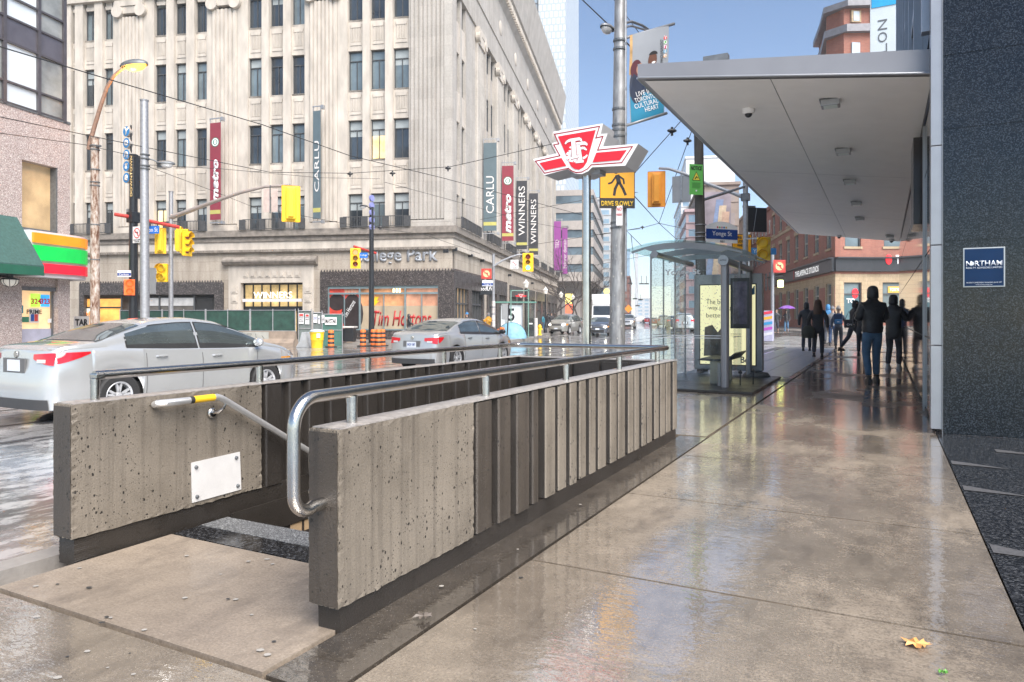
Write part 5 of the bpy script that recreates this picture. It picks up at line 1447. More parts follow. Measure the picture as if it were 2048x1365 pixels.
            d_ = MB(); d_.lathe([(0, .01), (rr_-.02, .01), (rr_-.02, .0), (0, .0)], (xw, yc-sd_*.02, wz), 24, axis='y'); d_.build('brake_disc', darkgalv, wl_)
    return t
SEDAN = dict(x0=-2.32, x1=2.32, R=.325, wheels=(-1.36, 1.34), rb=.14, fb=.30,
    top=[(-2.3, .86), (-2.19, 1.035), (-2.0, 1.075), (-1.62, 1.11), (-1.2, 1.27), (-.78, 1.40), (-.3, 1.45), (.1, 1.455), (.45, 1.41), (.9, 1.245), (1.32, 1.035), (1.7, .96), (2.02, .86), (2.2, .74), (2.3, .6)],
    belt=[(-2.3, .84), (-2.1, .97), (-1.5, 1.0), (-.5, .955), (.6, .925), (1.3, .92), (1.8, .85), (2.05, .74), (2.3, .56)],
    hw=[(-2.32, .74), (-2.18, .80), (-1.9, .85), (-1.3, .885), (0, .885), (1.3, .885), (1.85, .83), (2.05, .76), (2.3, .60)],
    dlo=(-1.22, 1.16, -.02), rear_glass=(-1.62, -.92), windshield=(.52, 1.26), tail=(.80, .97, .42, .42), lamp=(.60, .74), doors=(-.95, 0.02, 1.12), handles=(-.70, .30), platez=.79, badgez=.94)
CIV = dict(SEDAN, top=[(-2.3, .86), (-2.18, 1.03), (-2.0, 1.06), (-1.72, 1.08), (-1.2, 1.28), (-.75, 1.40), (-.3, 1.44), (.15, 1.44), (.5, 1.37), (1.0, 1.17), (1.45, .97), (1.8, .90), (2.05, .80), (2.2, .70), (2.3, .6)], handlem=blackp, dkmirror=True, tail=(.74, .92, .40, .20), platez=.72, badgez=.90, dlo=(-1.12, 1.2, -.02), windshield=(.55, 1.36), rear_glass=(-1.70, -.95))
SUV = dict(SEDAN, x0=-2.2, x1=2.25, R=.36, sill=.26, wheels=(-1.3, 1.32), top=[(-2.2, 1.2), (-2.08, 1.42), (-1.9, 1.6), (-1.2, 1.69), (-.2, 1.71), (.35, 1.66), (.8, 1.45), (1.2, 1.18), (1.6, 1.08), (1.95, .99), (2.2, .8)],
    belt=[(-2.2, 1.05), (-1.5, 1.10), (0, 1.05), (1.2, 1.02), (1.7, .98), (2.0, .88), (2.2, .7)], hw=[(-2.2, .78), (-1.9, .86), (-1.2, .91), (1.3, .91), (1.8, .86), (2.0, .79), (2.2, .66)],
    dlo=(-1.75, 1.0, -.1), rear_glass=(-2.02, -1.95), windshield=(.42, 1.10), tail=(.85, 1.10, .5, .25), lamp=(.74, .90), doors=(-1.05, -.08, 1.0), handles=(-.8, .2), bumpz=.7)
silver = M('paint_silver', (.52, .535, .54), .22, .5, .04, 2, coat=1)
silver2 = M('paint_silver_dull', (.52, .52, .515), .26, .5, .06, 2, coat=.8)
gold = M('paint_champagne', (.36, .36, .34), .28, .5, .05, 2, coat=1)
dkblue = M('paint_dark', (.09, .10, .12), .25, .4, .1, 2, coat=1)
whitep = M('paint_white', (.66, .67, .68), .3, 0, .05, 2, coat=1)
redpaint = M('paint_red', (.5, .03, .03), .3, 0, .05, 2, coat=1)
def carat(u, v, kind='road', dz=.325):
    """ground point whose wheel centre (dz above the road) shows at pixel u,v"""
    Y = 15.
    for _ in range(40):
        a = (u-CU)/FP; z = ground(a*Y, Y)+dz; Y = (H-z)*FP/(v-CV)
    return ((u-CU)/FP*Y, Y)
def place_car(uw, vw, P, wi, side, th, **k):
    """wheel wi on the given side shows at pixel uw,vw; th = heading right of the view axis"""
    x, y = carat(uw, vw, dz=P['R']); f = (sin(th), cos(th)); l = (-f[1], f[0])
    yc = side*.80; xw = P['wheels'][wi]
    cx_, cy_ = x-f[0]*xw-l[0]*yc, y-f[1]*xw-l[1]*yc
    return car(loc=(cx_, cy_, ground(cx_, cy_)), rz=pi/2-th, P=P, **k)
place_car(234, 790, SEDAN, 0, -1, radians(28.5), name='parked_car' if False else 'passing_car', label='silver sedan passing close behind the stairwell wall at the left, seen from its right rear', paint=silver, platet='')
place_car(911, 716, CIV, 0, -1, radians(27.5), name='passing_car', label='dull silver sedan with black door handles waiting before the store corner, seen from behind', paint=silver2, platet='BCJY 587')
def oncoming(u0, u1, vb, P, label, paint, lights=True, th=radians(193), name='oncoming_car', **k):
    Y = 50.
    for _ in range(60):
        a = ((u0+u1)/2-CU)/FP; z = ground(a*Y, Y); Y = .5*Y+.5*(H-z)*FP/(vb-CV)
    Y = min(Y, 200); x = ((u0+u1)/2-CU)/FP*Y
    return car(name=name, label=label, loc=(x, Y, ground(x, Y)), rz=pi/2-th, paint=paint, P=P, lights=lights, detail=False, **k)
oncoming(1112, 1150, 668, SUV, 'champagne SUV with lit headlights coming towards the crossing, left of the sign pole', gold, th=radians(205))
oncoming(1180, 1222, 670, SEDAN, 'dark grey sedan with bright headlights between the sign pole and the steel pole', dkblue)
oncoming(1152, 1172, 655, SEDAN, 'blue grey car half hidden behind the lit SUV', M('paint_bluegrey', (.20, .27, .32), .3, .3, .1), lights=False)
oncoming(1172, 1194, 655, SUV, 'pale teal car behind the dark grey sedan', M('paint_teal', (.30, .42, .44), .3, .3, .1), lights=False)
oncoming(1246, 1266, 657, SUV, 'grey car with headlights just right of the streaked steel pole', silver2)
oncoming(1266, 1286, 643.5, SUV, 'small white SUV crossing far down the street', whitep, lights=False, th=radians(255))
oncoming(1287, 1302, 646, SEDAN, 'red car seen far away in the middle of the street', redpaint, lights=False, th=radians(10), name='distant_car')
# parked row on the right side of College, seen through the shelter glass
pk = [(1306, 650), (1326, 653), (1346, 657), (1366, 663)]
for i, (u, v) in enumerate(pk):
    oncoming(u-8, u+10, v, SUV if i % 2 else SEDAN, ['red tailed car farthest in the row seen through the shelter glass', 'grey SUV second farthest in the row seen through the shelter glass', 'dark car third in the row seen through the shelter glass', 'silver SUV nearest in the row seen through the shelter glass'][i], [redpaint, silver2, dkblue, silver][i], lights=False, th=A2, name='queued_car', group='cars queuing along College Street')
# delivery truck
tx, ty = at(1211, CV, 66).xy; tk = thing('delivery_truck', 'white box truck with a large windshield behind the streaked steel pole', 'truck', (tx, ty, ground(tx, ty)), pi/2-radians(191))
b = MB(); b.prism([(1.0, .5), (2.9, .5), (2.95, 1.1), (2.75, 1.6), (2.35, 2.45), (1.0, 2.5)], -1.05, 1.05, plane='xz'); b.build('cab', whitep, tk, bevel=.06)
b = MB(); b.prism([(2.79, 1.62), (2.80, 1.58), (2.44, 2.38), (2.42, 2.40)], -.92, .92, plane='xz'); b.build('windshield', darkglass, tk)
MB().box(-4, .95, -1.2, 1.2, .8, 3.5).build('cargo_box', whitep, tk, bevel=.03); MB().box(.96, 1.5, -1.1, 1.1, 2.52, 3.1).build('roof_fairing', whitep, tk, bevel=.05)
MB().box(-3.9, 2.9, -.9, .9, .45, .78).build('chassis', blackr, tk)
MB().box(2.96, 3.0, -.7, .7, .75, 1.15).build('grille', blackp, tk)
text('FREIGHT', w=1.0, h=.2, m=bluew, parent=tk, loc=(1.52, 0, 2.8), rz=pi/2, ext=.005) if False else None
for x_ in (-2.9, 1.9):
    for s_ in (1, -1):
        q = MB(); q.lathe([(0, -.14), (.46, -.14), (.48, 0), (.46, .14), (0, .14)], (x_, s_*.98, .48), 24, axis='y'); wl_ = q.build('wheel', tyre, tk, smooth=True)
        q = MB(); q.lathe([(0, s_*.15), (.24, s_*.15), (.26, s_*.142), (0, s_*.142)], (x_, s_*.98, .48), 18, axis='y'); q.build('rim', rimm, wl_)
for s_ in (1, -1):
    MB().box(2.5, 2.58, s_*1.2, s_*1.42, 1.6, 2.2).build('mirror', blackp, tk); MB().ell((2.98, s_*.8, .95), (.03, .12, .1), 12, 6).build('headlight', clearlens, tk)
# ---------------------------------------------------------------- people
def skin(name, V, E, mat, parent, sub=1, smooth_=True):
    me = bpy.data.meshes.new(name); me.from_pydata([v[:3] for v in V], E, [])
    o = bpy.data.objects.new(name, me); COL.objects.link(o)
    m = o.modifiers.new('s', 'SKIN'); m.use_smooth_shade = True
    for i, v in enumerate(V):
        r = v[3]; r = r if hasattr(r, '__len__') else (r, r)
        me.skin_vertices[0].data[i].radius = r; me.skin_vertices[0].data[i].use_root = (i == 0)
    s_ = o.modifiers.new('d', 'SUBSURF'); s_.levels = sub; s_.render_levels = sub
    dg = bpy.context.evaluated_depsgraph_get(); nm = bpy.data.meshes.new_from_object(o.evaluated_get(dg))
    bpy.data.objects.remove(o); bpy.data.meshes.remove(me); nm.name = name; nm.materials.clear(); nm.materials.append(mat)
    nm.polygons.foreach_set('use_smooth', [True]*len(nm.polygons))
    n = bpy.data.objects.new(name, nm); COL.objects.link(n); n.parent = parent; return n
skinm = M('skin', (.48, .30, .22), .5, 0, .08, 20)
def fabric(name, c, rough=.75, b=.004, sc_=40): return M(name, c, rough, 0, .25, 7, b, sc_)
f_black = fabric('coat_black', (.028, .029, .034), .42, .02, 11); f_blk2 = fabric('coat_charcoal', (.045, .043, .047), .8)
f_jean = fabric('denim_blue', (.07, .15, .25)); f_jeand = fabric('trousers_dark', (.045, .05, .065)); f_navy = fabric('cloth_navy', (.02, .045, .11))
f_blue = fabric('cloth_blue', (.06, .22, .45)); f_grey = fabric('cloth_grey', (.20, .20, .21)); f_tan = fabric('hair_brown', (.09, .045, .025), .6, .006, 90)
f_hat = fabric('knit_cream', (.50, .46, .42)); f_yel = fabric('coat_yellow', (.70, .36, .04)); f_teal = fabric('cloth_teal', (.06, .26, .34))
f_pur = fabric('umbrella_purple', (.20, .08, .36), .4); f_shoe = M('shoe_black', (.015, .015, .016), .5, 0, .2); f_brn = M('boot_brown', (.05, .035, .03), .5, 0, .2); f_whs = M('shoe_white', (.5, .5, .5), .5)
f_olive = fabric('bag_olive', (.05, .05, .035))
def person(label, loc, rz, h=1.74, coat=f_black, legs=f_jeand, shoe=f_shoe, step=.12, lift=0., armf=(.0, .0), bend=(.1, .1), hood=True, hair=None, hat=None, coatlen=.0, bulk=1., lean=0., group=None, quilt=False, face=True, bare=False, name='person', out=(0, 0)):
    """local +y is where the person is heading; armf = forward swing of each arm, bend = elbow bend"""
    t = thing(name, label, 'person', loc, rz, group); k = h/1.75
    def S_(p): return (p[0]*k, (p[1]+lean*max(0, p[2]-.9))*k, p[2]*k, tuple(q*k for q in p[3]) if hasattr(p[3], '__len__') else p[3]*k)
    hipz = .92
    def leg(s_, st):
        a = st*s_
        kn = (s_*.098, a*.55+.03+(.06 if a < 0 else .02), .50); an = (s_*.10, a, .09+(lift if a < 0 else 0)); return kn, an
    # shoulders, elbows, hands
    def arm(s_, i):
        sh = (s_*.175, 0, 1.375); f_ = armf[i]; el = (s_*(.235+out[i]*.5), -.02+.26*sin(f_), 1.41-.27*cos(f_)); g_ = f_+bend[i]
        ha = (s_*(.24+out[i]-.10*max(0, bend[i]-1.)), el[1]+.25*sin(g_), el[2]-.25*cos(g_)); return sh, el, ha
    V = [(0, 0, .95, (.10, .08)), (0, 0, 1.08, (.10, .08)), (0, 0, 1.28, (.13, .09)), (0, 0, 1.40, (.075, .055)), (0, .005, 1.50, .050), (0, .012, 1.57, .062), (0, .016, 1.66, (.078, .092)), (0, .01, 1.715, .058)]
    E = [(i, i+1) for i in range(7)]
    for j, s_ in enumerate((1, -1)):
        kn, an = leg(s_, step); b0 = len(V)
        V += [(s_*.09, 0, .86, .085), (*kn, .058), (*an, .042), (an[0], an[1]+.13, an[2]-.045, .034)]; E += [(0, b0), (b0, b0+1), (b0+1, b0+2), (b0+2, b0+3)]
        sh, el, ha = arm(s_, j); b0 = len(V); d = Vector(ha)-Vector(el); d.normalize()
        w_ = Vector(ha); V += [(*sh, .045), (*el, .038), (*w_, .028), (*(w_+d*.055), (.036, .022))]; E += [(3, b0), (b0, b0+1), (b0+1, b0+2), (b0+2, b0+3)]
        if bare:
            side = Vector((0, 1, 0)) if abs(d.z) > .6 else Vector((0, 0, 1)); side = (side-d*side.dot(d)).normalized()
            n_ = d.cross(side)
            for q, (o_, l_) in enumerate(((-.026, .062), (-.009, .078), (.009, .072), (.026, .055))):
                base = w_+d*.085+side*o_; b1 = len(V)
                V += [(*base, .0085), (*(base+d*l_*.5+n_*s_*.008), .0078), (*(base+d*l_*.85+n_*s_*.03), .006)]; E += [(b0+3, b1), (b1, b1+1), (b1+1, b1+2)]
            base = w_+d*.03+side*.036; b1 = len(V); V += [(*base, .0105), (*(base+d*.035+side*.016), .0088), (*(base+d*.06+side*.012), .007)]; E += [(b0+2, b1), (b1, b1+1), (b1+1, b1+2)]
    skin('body', [S_(v) for v in V], E, skinm, t, 1)
    hy = lean*.72*k
    if face:
        f_ = MB(); f_.ell((0, (.016+.098)*k+hy, 1.63*k), (.014*k, .020*k, .026*k), 8, 6)
        for s_ in (1, -1): f_.ell((s_*.082*k, .0+hy, 1.63*k), (.014*k, .022*k, .034*k), 8, 6)
        f_.build('nose_and_ears', skinm, t, smooth=True)
        f_ = MB()
        for s_ in (1, -1): f_.ell((s_*.03*k, (.102)*k+hy, 1.66*k), (.012*k, .006*k, .007*k), 8, 6)
        f_.ell((0, (.103)*k+hy, 1.585*k), (.024*k, .006*k, .005*k), 8, 6); f_.build('eyes_and_mouth', M('face_dark', (.08, .03, .03), .4), t)
    # trousers
    V = [(0, 0, 1.04, (.14, .115)), (0, 0, .90, (.155, .125))]; E = [(0, 1)]
    for s_ in (1, -1):
        kn, an = leg(s_, step); b0 = len(V)
        V += [(s_*.085, 0, .84, .098), (s_*.092, kn[1]*.5, .68, .088), (*kn, .072), (an[0], an[1]*.8+kn[1]*.2, .26, .064), (an[0], an[1]-.0, an[2]+.03, .06)]
        E += [(1, b0)]+[(b0+q, b0+q+1) for q in range(4)]
    skin('trousers', [S_(v) for v in V], E, legs, t, 2)
    for s_ in (1, -1):
        kn, an = leg(s_, step); z_ = an[2]-.09
        b = MB(); P_ = [(0, -.075), (.036, -.06), (.046, .0), (.044, .09), (.03, .155), (0, .17)]
        out_ = P_+[(-a, c) for a, c in P_[-2:0:-1]]
        lay = [(0, 1.), (.028, 1.02), (.05, .96), (.075, .7), (.13, .48)]
        i0 = 0
        for z, f_ in lay: b.v += [((an[0]+a*(1 if z < .06 else .95)*(f_ if z < .1 else 1))*k, (an[1]+(c-.02)*f_+(.0 if f_ > .8 else -.02))*k, (z_+z)*k) for a, c in out_]
        n_ = len(out_)
        for q in range(len(lay)-1):
            for a in range(n_): b.f.append((q*n_+a, q*n_+(a+1) % n_, (q+1)*n_+(a+1) % n_, (q+1)*n_+a)); b.m.append(0)
        b.f.append(tuple(range(n_-1, -1, -1))); b.m.append(0); b.f.append(tuple(range((len(lay)-1)*n_, len(lay)*n_))); b.m.append(0)
        b.build('shoe', shoe, t, smooth=True)
    # coat
    B = bulk; zh = .85-coatlen
    V = [(0, 0, zh, (.165*B, .125*B)), (0, 0, (zh+1.06)/2, (.165*B, .13*B)), (0, 0, 1.06, (.155*B, .125*B)), (0, 0, 1.22, (.17*B, .135*B)), (0, 0, 1.35, (.145*B, .11*B)), (0, .0, 1.44, (.112, .092)), (0, .005, 1.51, .078)]
    E = [(i, i+1) for i in range(6)]
    for j, s_ in enumerate((1, -1)):
        sh, el, ha = arm(s_, j); b0 = len(V); mid = [(a+c)/2 for a, c in zip(sh, el)]
        V += [(sh[0]*.94, 0, 1.36, .074*B), (*mid, .072*B), (*el, .066*B), (*[(a+c)/2 for a, c in zip(el, ha)], .056*B), (*ha, .046*B)]
        E += [(4, b0)]+[(b0+q, b0+q+1) for q in range(4)]
    c_ = skin('coat', [S_(v) for v in V], E, coat, t, 2)
    if quilt:
        for v in c_.data.vertices:
            r = (v.co.z/k)*pi/.085; s_ = abs(sin(r)); d = Vector((v.co.x, v.co.y, 0)); 
            if d.length > .05: v.co += d.normalized()*.014*(s_-.5)
    # head cover
    if hood:
        skin('hood', [S_(v) for v in [(0, -.015, 1.46, (.12, .10)), (0, -.015, 1.55, (.098, .105)), (0, -.010, 1.65, (.102, .113)), (0, -.008, 1.73, (.066, .08))]], [(0, 1), (1, 2), (2, 3)], coat if hood is True else hood, t, 2)
    if hair:
        b = MB()
        def hr(a, c):
            q = 2*pi*a; z = 1.76-.46*c if True else 0; rr = .094*(1-(1-min(1, c*4.5))**2)**.5+.004 if c < .22 else .098+.05*min(1, (c-.22)*1.6)
            yy = sin(q); f_ = .35 if (yy > .25 and c > .2) else 1.
            return (rr*cos(q)*k, (rr*yy*f_*1.05-.006)*k+hy, z*k)
        b.grid(hr, 28, 16); b.build('hair', hair, t, smooth=True)
    if hat:
        b = MB(); b.ell((0, .0+hy, 1.68*k), (.098*k, .108*k, .10*k), 18, 10, z0=-.25); b.ell((0, hy, 1.79*k), (.035*k, .035*k, .035*k), 10, 6); b.build('knit_hat', hat, t, smooth=True)
    return t
def gpt(u, v, h0=0.):
    Y = 20.
    for _ in range(60):
        a = (u-CU)/FP; z = walk(a*Y, Y)+h0; Y = .6*Y+.4*(H-z)*FP/(v-CV)
    return a*Y, Y
def pat(u, Y, off=0): x = (u-CU)/FP*Y; return (x, Y, walk(x, Y))
RH = -A1
# heading along Carlton away from the camera = rotation -A1 (local +y -> D1)
person('man in a black hooded puffer jacket and blue jeans standing by the glossy wall', pat(1745, 13.3), RH+.35, 1.84, f_black, f_jean, f_shoe, step=.10, armf=(.15, .1), bend=(1.5, 1.5), hood=True, bulk=1.16, quilt=True, out=(-.02, -.02))
person('person in a long black puffer coat and white sneakers against the glossy wall', pat(1787, 16.6), RH-.3, 1.78, f_black, f_jeand, f_whs, step=.05, armf=(.3, .2), bend=(1.3, 1.2), hood=True, bulk=1.1, quilt=True, coatlen=.18)
person('person in a dark hooded jacket almost hidden in front of the glossy wall', pat(1806, 21), RH, 1.80, f_navy, f_jeand, f_shoe, step=.1, hood=f_blk2, armf=(.1, -.1), bend=(.3, .3))
wm_ = person('woman with long brown hair in a dark coat walking away with a handbag', pat(1636, 21.4), RH, 1.76, f_blk2, f_jeand, f_shoe, step=.14, hood=False, hair=f_tan, armf=(-.1, -.1), bend=(.25, .35), coatlen=.14, lift=.03, out=(.02, .05), bare=True)
person('person in a black hooded coat walking just left of the long haired woman', pat(1613, 25.6), RH, 1.80, f_black, f_jeand, f_shoe, step=.08, hood=True, armf=(.1, -.1), bend=(.2, .3), coatlen=.1)
bp = person('person with a pompom knit hat and large blue backpack walking towards the crossing', pat(1677, 27.5), RH, 1.62, fabric('cloth_slate', (.10, .12, .16)), f_jeand, f_shoe, step=.04, hood=False, hair=None, hat=f_hat, armf=(.0, .0), bend=(.2, .2), out=(.03, .03))
person('person with a grey knit hat walking left of the blue backpack', pat(1665, 30.5), RH, 1.66, f_grey, f_navy, f_shoe, step=.15, hood=False, hat=f_grey, armf=(.2, -.2), bend=(.2, .2))
person('person in a bright blue hood seen between the brown haired woman and the backpack', pat(1656, 32.5), RH, 1.84, f_blue, f_jeand, f_shoe, step=.1, hood=True, armf=(.2, -.2), bend=(.2, .2))
person('person in dark clothes striding with a black shoulder bag, one leg far behind', pat(1706, 24.6), RH-1.15, 1.84, f_blk2, f_jeand, f_brn, step=.36, hood=True, armf=(.3, .1), bend=(1.0, .6), lean=.12, lift=.04)
person('person in a black coat and hood standing behind the striding person', pat(1724, 23.0), RH, 1.74, f_black, f_jeand, f_shoe, step=.05, hood=True, armf=(.2, .2), bend=(1.2, .8))
person('person in black walking towards the camera on the far corner next to the umbrella', pat(1553, 49), pi-A1+.1, 1.70, f_black, f_jeand, f_shoe, step=.12, hood=False, hair=f_blk2, armf=(.1, -.1), bend=(.3, .3), coatlen=.15)
um = person('person in dark coat and blue jeans walking under the purple umbrella', pat(1573, 49.5), pi-A1, 1.62, f_blk2, f_jean, f_shoe, step=.10, hood=False, hair=f_blk2, armf=(.3, .1), bend=(1.6, .6), coatlen=.1)
def far_p(u, Y, label, **k): return person(label, pat(u, Y), k.pop('rz', 1.2), **k)
far_p(977, 42.8, 'person in a yellow jacket and grey hood at the store corner holding a cup', h=1.72, coat=f_yel, legs=f_jeand, hood=f_grey, armf=(.4, .4), bend=(1.7, 1.7), rz=2.6)
far_p(818, 43.6, 'person in a dark hooded coat in front of the red cafe lettering', h=1.72, coat=f_black, armf=(.1, .1), bend=(1.2, 1.2), hood=True, rz=-1.2)
far_p(934, 43.9, 'person in a dark coat with a blue hat just showing over the car roof', h=1.70, coat=f_blk2, hood=False, hat=f_blue, rz=2.)
far_p(1089, 62, 'person in a light blue coat beside the yellow hydrant', h=1.70, coat=f_teal, legs=f_jean, hood=False, hair=f_blk2, rz=.5)
far_p(1096, 61, 'person in black right of the light blue coat near the hydrant', h=1.76, coat=f_black, hood=True, rz=2.8)
far_p(1103, 62.5, 'person in charcoal carrying a pale bag beside the bare tree', h=1.72, coat=f_blk2, hood=False, hair=f_blk2, rz=3.1)
far_p(1110, 70, 'person in black walking between the tree and the lit SUV', h=1.72, coat=f_black, hood=True, rz=3.1, step=.2)
# bags and umbrella are things of their own
hb_ = thing('handbag', 'olive grey shoulder bag hanging at the left side of the brown haired woman', 'bag', Vector(pat(1617, 21.3))+Vector((0, 0, .78)), RH)
b = MB(); b.lathe([(.0, -.19), (.17, -.18), (.20, -.08), (.17, .10), (.10, .19), (.0, .19)], (0, 0, 0), 16, sx=1, sy=.45); b.build('bag_body', f_olive, hb_, smooth=True)
b = MB(); b.tube([(-.1, 0, .17), (-.06, 0, .38), (.06, 0, .42), (.12, 0, .36), (.1, 0, .17)], .009, 6); b.build('handle', f_shoe, hb_)
bk = thing('backpack', 'large blue backpack worn by the person in the pompom hat', 'backpack', pat(1677, 27.5), RH)
b = MB(); b.box(-.16, .16, -.30, -.11, .95, 1.36); b.build('pack_body', f_navy, bk, bevel=.05)
b = MB(); b.box(-.12, .12, -.35, -.302, .97, 1.14); b.build('front_pocket', f_blue, bk, bevel=.015); b = MB(); b.box(-.03, .05, -.356, -.351, 1.03, 1.06); b.build('patch', white, bk)
b = MB()
for s_ in (1, -1): b.tube([(s_*.1, -.12, 1.33), (s_*.12, -.02, 1.43), (s_*.12, .12, 1.30), (s_*.12, .1, 1.05)], .018, 6)
b.build('straps', f_navy, bk)
sb = thing('shoulder_bag', 'black flap bag with white lettering carried by the striding person', 'bag', Vector(pat(1699, 24.3))+Vector((0, 0, 1.0)), RH)
MB().box(-.17, .17, -.07, .07, -.14, .14).build('bag_body', f_black, sb, bevel=.03); lettering([('ON', 0, -.03, .16, .07)], white, sb, y=-.076, bold=.02)
b = MB(); b.tube([(-.15, 0, .12), (-.02, 0, .42), (.15, 0, .12)], .012, 6); b.build('strap', f_shoe, sb)
pu = Vector(pat(1573, 49.3)); uo = thing('umbrella', 'purple open umbrella held over the person on the far corner', 'umbrella', pu+Vector((0, -.1, 0)), 0)
b = MB()
def um_(a, c):
    q = 2*pi*a; r = .58*c; sag = .06*abs(sin(4*q))*c; return (r*cos(q)*(1-.05*abs(sin(4*q))), r*sin(q)*(1-.05*abs(sin(4*q))), 1.93-.24*c*c+sag*.0+.03*abs(sin(4*q))*c)
b.grid(um_, 32, 6); b.build('canopy', f_pur, uo, smooth=True)
MB().tube([(0, 0, 1.02), (0, 0, 1.97)], .009, 6).build('shaft', steel, uo)
# ---------------------------------------------------------------- street furniture helpers
def vth(name, label, cat, u, Y, rz=-A1, group=None, base=None):
    x = (u-CU)/FP*Y; return thing(name, label, cat, (x, Y, walk(x, Y) if base is None else base), rz, group)
def zz(v, Y, t): return H+(CV-v)/FP*Y-t.location.z          # local height of pixel row v on a thing at depth Y
def loc_of(t, u, v, Y):
    p = at(u, v, Y)-t.location; a = -t.rotation_euler[2]; return Vector((p.x*cos(a)-p.y*sin(a), p.x*sin(a)+p.y*cos(a), p.z))
def rings(b, zs, r, x=0, y=0): 
    for z in zs: b.lathe([(r, z-.02), (r+.012, z-.015), (r+.012, z+.015), (r, z+.02)], (x, y, 0), 16)
# ---- subway emblem sign on its steel pole
Yt = 9.0
tt_ = vth('subway_sign', 'red and white winged subway emblem sign on a steel pole by the stairwell', 'sign', 1173, Yt)
MB().tube([(0, 0, 0), (0, 0, zz(345, Yt, tt_))], .055, 20).build('pole', steel, tt_, smooth=True)
TFr = Fr(*S(*[SN(*at(1173, 0, Yt).xy)[0]-.16, SN(*at(1173, 0, Yt).xy)[1]]), -A1)
def tpts(L_, sx=1.0):
    out = []
    for u, v in L_:
        x, z = TFr.px(u, v); out.append((x, z-tt_.location.z))
    return out
k_ = 230/2048.
def q_(L_): return tpts([(1060+a*k_, 240+b_*120/1069.) for a, b_ in L_])
outl = [(420, 215), (1300, 70), (1262, 258), (1385, 248), (1300, 480), (1930, 430), (1700, 820), (1110, 850), (1040, 920), (930, 968), (820, 965), (740, 925), (680, 880), (260, 990), (62, 705), (485, 600), (395, 425), (490, 390)]
red1 = [(510, 302), (1178, 188), (1020, 760), (960, 850), (880, 895), (800, 880), (740, 830)]
red2 = [(1190, 592), (1728, 545), (1610, 722), (1122, 765)]
red3 = [(180, 775), (570, 685), (655, 825), (278, 905)]
lin1 = [(445, 262), (1245, 122), (1180, 330), (1305, 300), (1212, 545), (1830, 482), (1640, 768), (1095, 808), (1030, 880), (930, 935), (830, 945), (750, 915), (690, 868), (265, 955), (105, 742), (540, 645), (430, 450), (520, 435)]
y0 = -.16
MB().prism(q_(outl), y0-.0, y0+.42, plane='xz').build('sign_box', M('sign_side_grey', (.33, .33, .34), .45, .1, .1), tt_)
MB().prism(q_(outl), y0-.012, y0-.002, plane='xz').build('sign_face', M('emblem_white', (.80, .79, .78), .3, 0, .03, 2, coat=.4), tt_)
b = MB(); lp = [Vector((x, y0-.0135, z)) for x, z in q_(lin1)]
for i in range(len(lp)):
    a, c = lp[i], lp[(i+1) % len(lp)]; d = (c-a).normalized(); n_ = Vector((-d.z, 0, d.x))*.007
    b.poly([a-n_-d*.006, c-n_+d*.006, c+n_+d*.006, a+n_-d*.006])
b.build('outline_stripe', M('stripe_maroon', (.32, .01, .02), .4, 0, 0), tt_)
for L_, nm in ((red1, 'red_shield'), (red2, 'red_wing'), (red3, 'red_wing')): MB().prism(q_(L_), y0-.019, y0-.0145, plane='xz').build(nm, redface, tt_)
def strokes(b, segs, y, w=.016):
    for pl_ in segs:
        P = [Vector((x, y, z)) for x, z in q_([(p[0], p[1]) for p in pl_])]
        ws = [p[2] for p in pl_]
        for (a, wa_), (c, wc_) in zip(zip(P[:-1], ws[:-1]), zip(P[1:], ws[1:])):
            d = (c-a).normalized(); n_ = Vector((-d.z, 0, d.x)); b.poly([a-n_*wa_*w, c-n_*wc_*w, c+n_*wc_*w, a+n_*wa_*w])
T1 = [[(640, 440, .6), (665, 400, .9), (720, 372, 1.1), (900, 345, 1.2), (935, 385, .6)], [(782, 370, 1.7), (800, 660, 2.0)], [(740, 690, .9), (885, 655, .9)]]
T2 = [[(830, 440, 1.2), (960, 420, 1.4), (1010, 430, 1.1), (1028, 462, .5)], [(862, 440, 1.7), (905, 740, 2.0)], [(822, 755, 1.1), (968, 745, .9)], [(905, 520, .8), (965, 505, 1.1), (1022, 545, .5)]]
T3 = [[(740, 480, .5), (722, 512, .9)], [(765, 545, .6), (715, 590, 1.9), (695, 640, 2.4), (720, 690, 2.6), (790, 722, 1.9), (850, 715, 1.2)], [(945, 695, .9), (1000, 670, .9), (1030, 630, .6)]]
b = MB(); strokes(b, T3, y0-.0200); strokes(b, T2, y0-.0212); strokes(b, T1, y0-.0236); b.build('emblem_lettering', M('emblem_white', ), tt_)
b = MB(); strokes(b, [[(x_, z_, w__+.45) for x_, z_, w__ in pl_] for pl_ in T1], y0-.0224); strokes(b, [[(x_, z_, w__+.45) for x_, z_, w__ in pl_] for pl_ in T2], y0-.0206); b.build('lettering_outline', M('stripe_maroon', ), tt_)
MB().box(-.2, .2, -.05, .16, zz(352, Yt, tt_), zz(332, Yt, tt_)).build('pole_bracket', galv, tt_)
